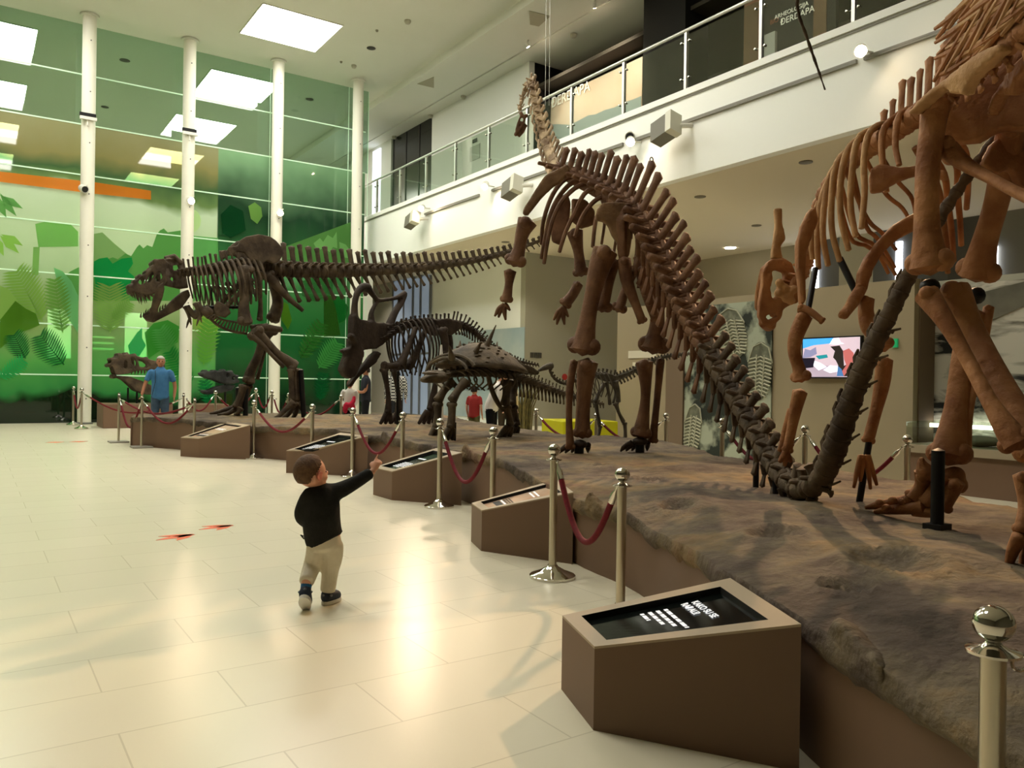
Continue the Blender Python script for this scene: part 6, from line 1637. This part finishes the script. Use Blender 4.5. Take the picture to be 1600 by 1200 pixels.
# ================================================================== 6. small long-tailed biped
L_ = Dino('small_dinosaur_skeleton', (7.3, 8.6, 0), (-1, -.1), 'small slender grey two-legged skeleton behind the sauropod shins, tail raised to the right', B_sml)
rr = catmull(trows(L_, [(886, 600, 3), (905, 592, 4), (925, 587, 5), (945, 588, 5), (962, 591, 5)]), 12)
vv = L_.vertebrae('back_vertebra', rr, sp=(.05, .06), tr=.05)
L_.ribs(vv[1:9], (.3, .34), (.12, .15), back=.08, rr=.009)
rr = catmull(trows(L_, [(886, 600, 3), (872, 596, 2.6), (862, 586, 2.4), (858, 574, 2.4)]), 7)
L_.vertebrae('neck_vertebra', rr[::-1], sp=(.02, .02))
L_.build('skull', MB().tube([L_.pl(862, 571, 0), L_.pl(852, 574, 0), L_.pl(842, 579, 0)], [.045, .04, .018], seg=9, smooth=6))
rr = catmull(trows(L_, [(962, 591, 5), (985, 582, 4.4), (1005, 570, 3.8), (1030, 560, 3), (1055, 555, 2.4), (1082, 553, 1.8), (1105, 553, 1.2)]), 30)
L_.vertebrae('tail_vertebra', rr, sp=(.03, .0), tr=.02, ch=(.07, .0), lean=.2)
P = [L_.pl(a, b, -.08) for a, b in ((932, 584), (950, 583), (966, 588), (962, 596), (948, 597), (934, 592))]
L_.build('ilium', MB().plate(P, .03), remesh=.012, relax=2)
L_.px_bone('femur', [(962, 596, 4), (966, 612, 3), (966, 628, 4)], v=-.12); L_.px_bone('tibia', [(962, 630, 4), (967, 645, 2.6), (974, 659, 3.4)], v=-.12)
L_.px_bone('metatarsal', [(976, 661, 3.4), (977, 672, 2.8), (977, 683, 3)], v=-.12)
for dx in (-10, -3, 4): L_.px_bone('toe', [(977, 684, 2.4), (974 + dx, 688, 2), (972 + dx * 1.4, 693, 1.2)], v=-.12, knob=False)
L_.px_bone('femur', [(944, 600, 4), (936, 614, 3), (930, 628, 4)], v=.12); L_.px_bone('tibia', [(931, 630, 3.6), (934, 648, 2.6), (937, 664, 3.4)], v=.12)
L_.px_bone('metatarsal', [(938, 666, 3), (936, 676, 2.6), (934, 684, 2.6)], v=.12)
for dx in (-8, -2, 4): L_.px_bone('toe', [(934, 684, 2.4), (930 + dx, 687, 2), (926 + dx * 1.4, 689, 1.2)], v=.12, knob=False)
L_.px_bone('pubis', [(948, 598, 3), (951, 615, 2.4), (953, 632, 3)], v=0)
L_.px_bone('ischium', [(955, 597, 3), (962, 612, 2.2), (958, 630, 2)], v=0)

# ================================================================== 7. two skulls on pedestals
def loose_skull(name, O, fwd, label, m_, up, holes, low, th, v, base, cat='skull'):
    D = Dino(name, O, fwd, label, m_, cat)
    D.t.location = (O[0], O[1], base)
    for vv_ in (-v, v): pass
    m = MB()
    P = [D.pl(a, b, -v) for a, b in up]; Hh = [[D.pl(a, b, -v) for a, b in h] for h in holes]
    m.plate(P, th, Hh); m.plate([D.shift(p, v) for p in P], th, [[D.shift(p, v) for p in h] for h in Hh])
    n = len(P)
    for i in range(0, n // 2 + 1, 1): m.tube([P[i], D.shift(P[i], v)], th * .6, seg=7)
    D.build('cranium', m, remesh=.02, relax=2)
    m = MB()
    P = [D.pl(a, b, -v * .8) for a, b in low]
    m.plate(P, th); m.plate([D.shift(p, v * .8) for p in P], th); m.tube([P[0], D.shift(P[0], v * .8)], th * .7)
    D.build('lower_jaw', m, remesh=.02, relax=2)
    return D
K1 = loose_skull('theropod_skull', (3.7, 23.0, 0), (1, 0), 'big brown open-jawed skull on a pedestal behind the man in blue', B_rex,
    [(166, 571), (170, 562), (178, 560), (181, 555), (192, 554), (204, 556), (222, 561), (244, 566), (248, 572), (247, 578), (240, 582), (236, 580), (222, 578), (205, 580), (195, 584), (178, 586), (173, 583), (171, 574)],
    [[(187, 575), (188, 562), (192, 566), (192, 577)], [(198, 560), (203, 559), (206, 567), (205, 574), (200, 570)], [(209, 562), (222, 565), (229, 571), (222, 575), (211, 573)]],
    [(174, 588), (180, 587), (196, 588), (214, 594), (232, 602), (246, 610), (240, 616), (222, 616), (206, 610), (196, 600), (188, 593)], .09, .32, .62)
for a, b in ((214, 612), (200, 606)):
    q = K1.pl(a, b, 0); rod(K1, q, V((q.x, q.y, .6)), .025)
for k in range(8):
    a = 206 + k * 5; K1.build('tooth', MB().tube([K1.pl(a, 579, -.3), K1.pl(a, 582, -.3), K1.pl(a - 1, 585, -.3)], [.03, .022, .004], seg=6))
K2 = loose_skull('crocodile_like_skull', (5.9, 21.1, 0), (-1, 0), 'black long-snouted skull on a pedestal below the toothy skeleton', B_blk,
    [(317, 584), (322, 580), (336, 580), (350, 579), (362, 581), (371, 588), (372, 596), (366, 600), (350, 600), (336, 594), (326, 591), (318, 588)],
    [[(352, 587), (355, 582), (359, 585), (356, 591)], [(362, 588), (366, 588), (367, 594), (363, 594)]],
    [(320, 612), (332, 607), (346, 602), (360, 600), (368, 602), (362, 610), (346, 614), (330, 616), (322, 617)], .07, .2, .66)
for k in range(9):
    a = 320 + k * 4; K2.build('tooth', MB().tube([K2.pl(a, 587 + k * .6, -.2), K2.pl(a, 591 + k * .6, -.2), K2.pl(a, 593 + k * .6, -.2)], [.022, .016, .003], seg=6))
q = K2.pl(352, 606, 0); rod(K2, q, V((q.x, q.y, .64)), .03); q2 = K2.pl(352, 596, 0); rod(K2, q2, q, .03)

# ------------------------------------------------------------------ people
M_skin = mat('skin', (214, 160, 132), 0.55, spec=0.3)
M_skin2 = mat('skin_tanned', (176, 122, 92), 0.55, spec=0.3)
def cloth(name, c, c2=None): return mat(name, c, 0.85, rgb2=c2, scale=9, bump=0.25, bscale=40, spec=0.15)
class Body:
    """points are given as (side, depth, height) in metres from the feet; side = picture right, depth = away from the camera"""
    def __init__(s, p, yaw=0.0):
        s.p = V((p.x, p.y, 0)); d = V((p.x, p.y, 0)).normalized()
        c, n = math.cos(yaw), math.sin(yaw); R0 = V((d.y, -d.x, 0))
        s.R = R0 * c + d * n; s.D = d * c - R0 * n
    def at(s, q): return s.p + s.R * q[0] + s.D * q[1] + V((0, 0, q[2]))
    def tube(s, m, pts, sq=1.0, n=10, seg=12):
        """pts (side, depth, height, r); sq flattens along depth"""
        m.tube([s.at(q) for q in pts], [q[3] for q in pts], seg=seg, smooth=n, squash=sq, side=s.D)
        return m
def hand(B, m, wrist, d, up, s=1.0, point=False, curl=0.5):
    """palm, four unequal bent fingers and a thumb, appended to the body mesh"""
    w = V(wrist); d = V(d).normalized(); up = V(up); up = (up - d * d.dot(up)).normalized(); sd = d.cross(up)
    pal = w + d * .045 * s
    m.tube([w, w + d * .03 * s, w + d * .075 * s], [.02 * s, .03 * s, .032 * s], seg=10, squash=.55, side=up)
    for k in range(4):
        b = w + d * .075 * s + sd * (k - 1.5) * .0165 * s
        ln = (.062, .07, .066, .05)[k] * s
        c = 0.0 if (point and k == 0) else curl
        q1 = b + d * ln * .45 * math.cos(c * .6) - up * ln * .45 * math.sin(c * .6)
        q2 = q1 + d * ln * .35 * math.cos(c * 2.4) - up * ln * .35 * math.sin(c * 2.4)
        q3 = q2 + d * ln * .3 * math.cos(c * 4) - up * ln * .3 * math.sin(c * 4)
        m.tube([b, q1, q2, q3], [.0088 * s, .0085 * s, .008 * s, .0065 * s], seg=7)
    b = w + d * .025 * s - sd * .024 * s
    m.tube([b, b + (d * .5 - sd * .6) .normalized() * .03 * s - up * .008 * s, b + (d * .9 - sd * .35).normalized() * .055 * s - up * .018 * s], [.0115 * s, .01 * s, .008 * s], seg=7)

# ---- the pointing child
bp_ = AZ(502, 947)
dB = depth_of(bp_)
bx, by_ = bp_.x, bp_.y
boy = thing('person', (bx, by_, 0), 'small child in black jacket and beige trousers walking away, pointing right with outstretched arm', 'person')
def bpx(px, py, dd=0.0): return AD(px, py, dB + dd)
u = dB / F
M_jac = cloth('black_jacket', (42, 42, 38), (30, 30, 27)); M_trs = cloth('beige_trousers', (222, 214, 192), (210, 200, 176))
m = MB()
hc = bpx(486, 737, .02)
# head: cranium, face turned right and up, nose, ear, neck
fw = (RM @ V((.78, .12, -.42))).normalized()    # where the face looks
m.ball(hc, (.083, .088, .09), 20, 14)
m.ball(hc + fw * .038 + V((0, 0, -.036)), (.058, .058, .055), 16, 12)
m.ball(hc + fw * .07 + V((0, 0, -.062)), (.022, .022, .018), 10, 8)
m.ball(hc + fw * .094 + V((0, 0, -.022)), (.011, .011, .012), 8, 6)
upv = V((0, 0, 1)); sdv = fw.cross(upv).normalized()
for s_ in (-1, 1):
    m.ball(hc + fw * .062 + sdv * s_ * .03 + V((0, 0, -.042)), (.026, .026, .022), 10, 8)
    m.ball(hc + fw * -.004 + sdv * s_ * .09 + V((0, 0, -.03)), (.014, .017, .028), 10, 8)
m.ball(hc + fw * .09 + V((0, 0, -.05)), (.012, .012, .007), 8, 6)
m.tube([bpx(497, 750, .02), bpx(499, 764, .02)], [.042, .046], seg=14)
# torso and limbs under the clothes, one surface with the head and hands
m.tube([bpx(499, 764, .02), bpx(503, 790, .02), bpx(507, 830, .02), bpx(508, 855, .02)], [.06, .085, .09, .09], seg=14, squash=.7, side=RM @ V((0, 0, 1)))
m.tube([bpx(519, 768, .03), bpx(552, 756, .1), bpx(583, 736, .16)], [.036, .028, .02], seg=10)
m.tube([bpx(481, 772, .0), bpx(469, 806, .03), bpx(482, 822, .12)], [.034, .028, .02], seg=10)
hw = bpx(583, 736, .16); hd_ = (bpx(593, 716, .2) - hw)
hand(None, m, hw, hd_, (V((0, 0, 1)) * .4 - RM @ V((0, 0, 1)) * -.9), .78, True, .75)
hand(None, m, bpx(482, 822, .12), RM @ V((.5, .0, -.9)), (0, 0, 1), .7, False, .5)
kl, al = (487, 884), (478, 912); kr, ar = (517, 886), (511, 930)
m.tube([bpx(496, 852, .02), bpx(*kl, .03), bpx(*al, -.1)], [.055, .04, .028], seg=10)
m.tube([bpx(520, 852, .02), bpx(*kr, .05), bpx(*ar, .04)], [.055, .04, .028], seg=10)
m.build('body', M_skin, boy, remesh=.0065, relax=3)
eye = mat('eye_dark', (40, 30, 24), 0.2)
for s_ in (-1, 1): MB().ball(hc + fw * .08 + sdv * s_ * .028 + V((0, 0, -.012)), .0055, 8, 6).build('eye', eye, boy)
# hair
M_hair = mat('brown_hair', (104, 76, 50), 0.75, rgb2=(78, 54, 34), scale=40, bump=.4, bscale=90)
m = MB()
hr_ = m.ball(hc + V((0, 0, .006)) - fw * .006, (.092, .096, .094), 64, 48)
o = None
for v in [v for v in m.bm.verts]:
    q = v.co - hc
    f_ = q.dot(fw); 
    hl_ = .05 - max(0.0, .05 - q.z) * .75
    if f_ > hl_ or q.z < -.062 + .5 * max(0, f_ + .03) or (f_ > -.02 and q.z < -.03 + .5 * max(0, f_)) or (f_ > .012 and q.z < .0): m.bm.verts.remove(v)
o = m.build('hair', M_hair, boy, angle=0)
md = o.modifiers.new('Solidify', 'SOLIDIFY'); md.thickness = .008; md.offset = 0
ec = bpx(499.5, 744, -.045)
e1 = (ec - hc).normalized(); e2 = (fw - e1 * fw.dot(e1)).normalized()
m = MB().ball(ec, (1, 1, 1), 16, 12)
for v in m.bm.verts:
    q = v.co - ec
    a_, b_, c_ = q.dot(e1), q.dot(e2), q.z
    v.co = ec + e1 * (a_ * .010) - e2 * .004 * c_ + e2 * (b_ * .017) + V((0, 0, c_ * .026))
m.tube([ec + e1 * .008 - e2 * .013 + V((0, 0, -.012)), ec + e1 * .011 - e2 * .016 + V((0, 0, .008)), ec + e1 * .011 - e2 * .004 + V((0, 0, .025)), ec + e1 * .009 + e2 * .012 + V((0, 0, .016))], .005, seg=7, smooth=12)
m.build('ear', mat('ear_skin', (222, 140, 120), .55), boy)
# jacket
m = MB()
m.tube([bpx(497, 757, .02), bpx(499, 766, .02), bpx(500, 785, .02), bpx(502, 812, .02), bpx(505, 836, .03), bpx(509, 845, .03)], [.045, .088, .112, .11, .111, .112], seg=18, smooth=14, squash=.84, side=RM @ V((0, 0, 1)))
m.tube([bpx(509, 768, .03), bpx(526, 768, .05), bpx(553, 755, .1), bpx(579, 739, .155)], [.05, .052, .042, .035], seg=12, smooth=12)
m.tube([bpx(489, 770, .0), bpx(480, 782, -.01), bpx(471, 806, .02), bpx(484, 820, .1)], [.05, .05, .042, .034], seg=12, smooth=12)
m.build('jacket', M_jac, boy, remesh=.009, relax=5)
m = MB().tube([bpx(484, 847, .03), bpx(496, 848, -.03), bpx(512, 846, -.04), bpx(530, 840, .02)], .008, seg=6, smooth=12)
m.build('jacket_hem', M_jac, boy)
MB().tube([bpx(475, 842, .02), bpx(470, 836, .0), bpx(474, 838, .0)], .004, seg=5).build('drawstring', M_jac, boy)
# trousers
m = MB()
m.tube([bpx(506, 838, .02), bpx(508, 856, .02)], [.096, .1], seg=16, squash=.8, side=RM @ V((0, 0, 1)))
m.tube([bpx(497, 850, .02), bpx(494, 868, .02), bpx(487, 886, .02), bpx(479, 909, -.09)], [.066, .062, .052, .044], seg=14, smooth=12)
m.tube([bpx(519, 850, .02), bpx(519, 870, .03), bpx(516, 892, .05), bpx(512, 924, .04)], [.066, .062, .05, .044], seg=14, smooth=12)
m.build('trousers', M_trs, boy, remesh=.009, relax=4)
M_shoe = mat('navy_shoe', (34, 42, 56), 0.6); M_sole = mat('white_sole', (222, 220, 210), 0.6); M_sock = cloth('blue_sock', (40, 96, 140))
def shoe(name, a, toe, tilt, lift):
    """a: ankle point; toe: level direction of the toes; tilt: heel raised"""
    d = V((toe.x, toe.y, 0)).normalized(); dd = (d * math.cos(tilt) - V((0, 0, 1)) * math.sin(tilt)); n = (V((0, 0, 1)) * math.cos(tilt) + d * math.sin(tilt)); s_ = d.cross(V((0, 0, 1)))
    h = V(a)
    m = MB().tube([h - dd * .02 - n * .03, h + dd * .03 - n * .036, h + dd * .075 - n * .042, h + dd * .105 - n * .046], [.034, .036, .034, .022], seg=12, smooth=8).tube([h + n * .006, h - n * .03], [.03, .034], seg=12)
    sh = m.build('shoe', M_shoe, boy, remesh=.006, relax=3)
    pts = []
    for k in range(20):
        t = 2 * math.pi * k / 20
        pts.append(h - n * .066 + dd * (.042 + .082 * math.cos(t)) + s_ * (.034 * math.sin(t)) * (1 - .15 * math.cos(t)))
    MB().plate(pts, .02).build('sole', M_sole, sh, smooth=False)
    MB().tube([h - dd * .0 - n * .022 - s_ * .036, h - dd * .03 - n * .02, h - n * .022 + s_ * .036], .008, seg=6).build('strap', mat('grey_strap', (120, 124, 128), .6), sh)
    MB().tube([h + n * .06, h + n * .03, h - n * .005], [.032, .031, .03], seg=12).build('sock', M_sock, boy)
toe_dir = RM @ V((.45, 0, -.9))
pr = bpx(*ar, .04); sr = V((pr.x, pr.y, .078)); shoe('right', sr, toe_dir, .0, 0)
pl_ = bpx(*al, -.1); shoe('left', V((pl_.x, pl_.y, .125)), RM @ V((-.1, 0, -1)), .75, .05)

# ---- other visitors
def adult(p, H, label, shirt, trou, skin, hair, pose='stand', yaw=0.0, face=True, arms=None, long_sleeve=False, child=False, extra=None, hairlen=0.0, lean=0.0):
    B = Body(p, yaw); t = thing('person', B.p, label, 'person')
    k = H / 1.75
    def q(s_, d_, h_, r_=None):
        d2 = d_ + lean * max(0, h_ - .95) ; 
        h2 = h_ - (abs(lean) * max(0, h_ - .95) * .35)
        return (s_ * k, d2 * k, h2 * k) + ((r_ * k,) if r_ else ())
    hs = 1.12 if child else 1.0
    hcx = q(0, 0, 1.63)
    m = MB(); hp_ = B.at(hcx)
    m.ball(hp_, (.078 * k * hs, .092 * k * hs, .108 * k * hs), 16, 12)
    m.ball(hp_ - B.D * .03 * k + V((0, 0, -.06 * k)), (.055 * k * hs, .055 * k * hs, .06 * k * hs), 12, 10)
    m.ball(hp_ - B.D * .098 * k * hs + V((0, 0, -.02 * k)), (.014 * k, .02 * k, .02 * k), 8, 6)
    for s_ in (-1, 1): m.ball(hp_ + B.R * s_ * .08 * k * hs + V((0, 0, -.02 * k)), (.012 * k, .018 * k, .03 * k), 8, 6)
    B.tube(m, [q(0, .01, 1.56, .055), q(0, .01, 1.43, .06)])
    B.tube(m, [q(0, 0, 1.43, .09), q(0, 0, 1.35, .14), q(0, 0, 1.15, .138), q(0, 0, .98, .135), q(0, 0, .88, .13)], .72)
    A = arms or {-1: [(-.2, 0, 1.4), (-.25, .02, 1.12), (-.25, -.05, .87)], 1: [(.2, 0, 1.4), (.25, .02, 1.12), (.25, -.05, .87)]}
    AR = {}
    for s_, pts in A.items():
        pp = [q(*a) for a in pts]
        B.tube(m, [pp[0] + (.052 * k,), pp[1] + (.041 * k,), pp[2] + (.028 * k,)])
        w = B.at(pp[2]); d = (w - B.at(pp[1])).normalized()
        hand(B, m, w, d, B.R * -s_ + V((0, 0, .01)), k * .95, False, .35)
        AR[s_] = pp
    for s_ in (-1, 1):
        B.tube(m, [q(s_ * .09, 0, .92, .085), q(s_ * .1, -.015, .5, .058), q(s_ * .1, .02, .09, .04)])
    m.build('body', skin, t, remesh=.012, relax=3)
    if face:
        for s_ in (-1, 1): MB().ball(hp_ - B.D * .084 * k * hs + B.R * s_ * .03 * k + V((0, 0, .01 * k)), (.012 * k,) * 3, 8, 6).build('eye', eye, t)
        MB().tube([hp_ - B.D * .088 * k * hs + B.R * s_ * .022 * k + V((0, 0, -.062 * k)) for s_ in (-1, 1)], .007 * k, seg=6).build('mouth', mat('lip', (150, 86, 74), .5), t)
    m = MB().ball(hp_ + B.D * .012 * k + V((0, 0, .012 * k)), (.088 * k * hs, .1 * k * hs, .112 * k * hs), 20, 14)
    for v in list(m.bm.verts):
        qq = v.co - hp_; f_ = -qq.dot(B.D)
        if (f_ > .03 * k and qq.z < .055 * k) or qq.z < (-.05 - hairlen) * k or (f_ > -.01 * k and qq.z < -.01 * k and not hairlen): m.bm.verts.remove(v)
    o = m.build('hair', hair, t, angle=0); md = o.modifiers.new('Solidify', 'SOLIDIFY'); md.thickness = .015 * k; md.offset = 0
    m = MB()
    B.tube(m, [q(0, .01, 1.52, .068), q(0, .005, 1.47, .1), q(0, 0, 1.42, .15), q(0, 0, 1.33, .175), q(0, 0, 1.12, .178), q(0, 0, .95, .18), q(0, 0, .84, .186)], .76, 18, 18)
    for s_, pp in AR.items():
        if long_sleeve: B.tube(m, [q(s_ * .14, 0, 1.38, .07), pp[0] + (.07 * k,), pp[1] + (.055 * k,), pp[2] + (.042 * k,)])
        else:
            e = tuple(pp[0][i] * .3 + pp[1][i] * .7 for i in range(3))
            B.tube(m, [q(s_ * .14, 0, 1.38, .07), pp[0] + (.06 * k,), e + (.06 * k,)])
    m.build('shirt', shirt, t, remesh=.014, relax=4)
    m = MB()
    B.tube(m, [q(0, 0, .99, .155), q(0, 0, .86, .172)], .78)
    for s_ in (-1, 1): B.tube(m, [q(s_ * .085, 0, .88, .105), q(s_ * .1, -.01, .5, .08), q(s_ * .1, .02, .09, .068)])
    m.build('trousers', trou, t, remesh=.014, relax=4)
    for s_ in (-1, 1):
        m = MB(); B.tube(m, [q(s_ * .1, .06, .045, .042), q(s_ * .105, -.05, .045, .045), q(s_ * .11, -.16, .035, .035)])
        m.build('shoe', mat('dark_shoe', (40, 36, 32), .5), t, remesh=.012, relax=2)
    return t, B, k
M_grey_hair = mat('grey_hair', (178, 174, 164), .8); M_dkhair = mat('dark_hair', (38, 28, 22), .7)
p = AD(250, 640, 17.6)
man, B, k = adult(p, 1.78, 'grey-haired man in blue short-sleeved shirt standing behind the far end of the platform', cloth('blue_shirt', (72, 122, 166), (64, 112, 156)), cloth('blue_jeans', (74, 92, 112), (60, 78, 98)), M_skin2, M_grey_hair,
                  arms={-1: [(-.2, 0, 1.4), (-.3, 0, 1.14), (-.36, -.06, .92)], 1: [(.2, 0, 1.4), (.29, .03, 1.12), (.28, -.02, .86)]})
MB().tube([B.at((-.1 * k, -.15 * k, 1.44 * k)), B.at((-.1 * k, -.16 * k, 1.2 * k)), B.at((-.16 * k, -.15 * k, .9 * k))], .014, seg=6, squash=.4).build('bag_strap', M_black, man)
p = AD(571, 640, 19.5)
w_, B, k = adult(p, 1.66, 'person in dark clothes holding out a phone before the glass, seen from the side', cloth('dark_top', (46, 48, 56)), cloth('dark_trousers', (30, 30, 34)), M_skin2, M_dkhair, yaw=math.radians(-85),
                 arms={-1: [(-.18, 0, 1.4), (-.2, -.02, 1.1), (-.1, -.36, 1.12)], 1: [(.18, 0, 1.4), (.2, -.05, 1.1), (.1, -.38, 1.1)]})
ph = B.at((0.0, -.46 * k, 1.14 * k)); MB().box(ph - V((.04, .05, .006)), ph + V((.04, .05, .006))).build('phone', M_black, w_, smooth=False)
p = AD(546, 640, 18.9)
g_, B, k = adult(p, 1.3, 'girl in a white long-sleeved top with a red garment tied at her waist', cloth('white_top', (214, 210, 200)), cloth('black_leggings', (34, 30, 32)), M_skin, mat('brown_hair2', (92, 58, 40), .7), long_sleeve=True, child=True,
                 arms={-1: [(-.2, 0, 1.4), (-.27, 0, 1.12), (-.17, -.16, .93)], 1: [(.2, 0, 1.4), (.24, 0, 1.12), (.14, -.16, .93)]})
m = MB(); B.tube(m, [(-.13 * k, -.14, 1.02 * k, .05), (0, -.17, .97 * k, .06), (.12 * k, -.15, 1.1 * k, .05), (.14 * k, -.12, 1.25 * k, .035)]); B.tube(m, [(-.12 * k, -.15, 1.0 * k, .05), (-.13 * k, -.16, .82 * k, .06), (-.12 * k, -.15, .72 * k, .03)]); B.tube(m, [(.1 * k, -.15, .98 * k, .05), (.14 * k, -.15, .8 * k, .05), (.15 * k, -.15, .7 * k, .03)])
m.build('red_garment', cloth('red_cloth', (190, 40, 66)), g_, remesh=.016, relax=2)
def plaid():
    m = mat('plaid_shirt', (190, 190, 184), .85); nt = m.node_tree; b = nt.nodes['Principled BSDF']
    tc = nt.nodes.new('ShaderNodeTexCoord'); ck = nt.nodes.new('ShaderNodeTexChecker'); ck.inputs['Scale'].default_value = 26; ck.inputs[1].default_value = lin(206, 206, 200); ck.inputs[2].default_value = lin(40, 40, 42)
    nt.links.new(tc.outputs['Object'], ck.inputs[0]); nt.links.new(ck.outputs[0], b.inputs['Base Color']); return m
p = AD(618, 640, 20.2)
adult(p, 1.72, 'person in a black and white checked shirt standing behind the frilled skeleton', plaid(), cloth('dark_jeans', (44, 46, 52)), M_skin, M_dkhair, yaw=math.pi, face=False, long_sleeve=True)
p = AD(768, 640, 15.2)
w3, B, k = adult(p, 1.6, 'visitor in white top and black trousers leaning forward behind the armoured skeleton', cloth('white_blouse', (232, 226, 220)), cloth('black_trousers', (20, 20, 24)), M_skin, M_dkhair, yaw=math.radians(70), face=False, lean=-.35, long_sleeve=True,
                 arms={-1: [(-.2, -.1, 1.38), (-.24, -.2, 1.1), (-.2, -.3, .92)], 1: [(.2, -.1, 1.38), (.24, -.2, 1.1), (.2, -.3, .92)]})
MB().tube([B.at((-.12 * k, -.02, 1.35 * k)), B.at((-.02 * k, -.2, 1.15 * k)), B.at((.12 * k, -.14, .95 * k))], .02, seg=6).build('bag_strap', M_black, w3)
p = AD(741, 640, 16.6)
adult(p, 1.22, 'small child in red and olive clothes behind the legs of the armoured skeleton', cloth('red_top', (150, 50, 48)), cloth('olive_trousers', (98, 96, 62)), M_skin, M_dkhair, yaw=2.6, child=True, face=False)
p = AD(790, 640, 16.4)
c3, B, k = adult(p, 1.6, 'visitor in a cream jacket with a red strap behind the armoured skeleton', cloth('cream_jacket', (214, 196, 158)), cloth('brown_trousers', (72, 62, 48)), M_skin, mat('light_hair', (150, 120, 80), .8), yaw=2.8, face=False, long_sleeve=True)
MB().tube([B.at((-.16 * k, -.05, 1.4 * k)), B.at((-.17 * k, .02, 1.2 * k)), B.at((-.17 * k, .0, 1.0 * k))], .03, seg=6).build('bag_strap', cloth('red_cloth', (190, 40, 66)), c3)
p = AD(815, 640, 20.0)
m = MB()
for q in range(60):
    a = random.uniform(0, 6.28); r_ = random.uniform(0, .3); b = V((p.x + r_ * math.cos(a), p.y + r_ * math.sin(a), 0))
    m.tube([b, b + V((.05 * math.cos(a), .05 * math.sin(a), .7)), b + V((.3 * math.cos(a), .3 * math.sin(a), 1.25 + random.uniform(-.2, .2)))], [.02, .02, .004], seg=5)
tag(m.build('dry_grass_display', mat('dry_grass', (116, 104, 58), .9, rgb2=(80, 74, 44)), loc=(p.x, p.y, 0)), 'clump of tall dry grass standing left of the grey wall block', 'plant')

p = AD(688, 640, 12.6)
top = AD(687, 588, 12.6).z
tag(MB().lathe([(.09, 0), (.09, .03), (.05, .06), (.045, top * .72), (.03, top * .86), (.015, top)], 14, at=(p.x, p.y, ZPL - .03 if False else .5)).build('white_post', mat('white_post_paint', (240, 238, 230), .4), loc=(p.x, p.y, .5)), 'slender white post between the legs of the two four-footed skeletons', 'post')
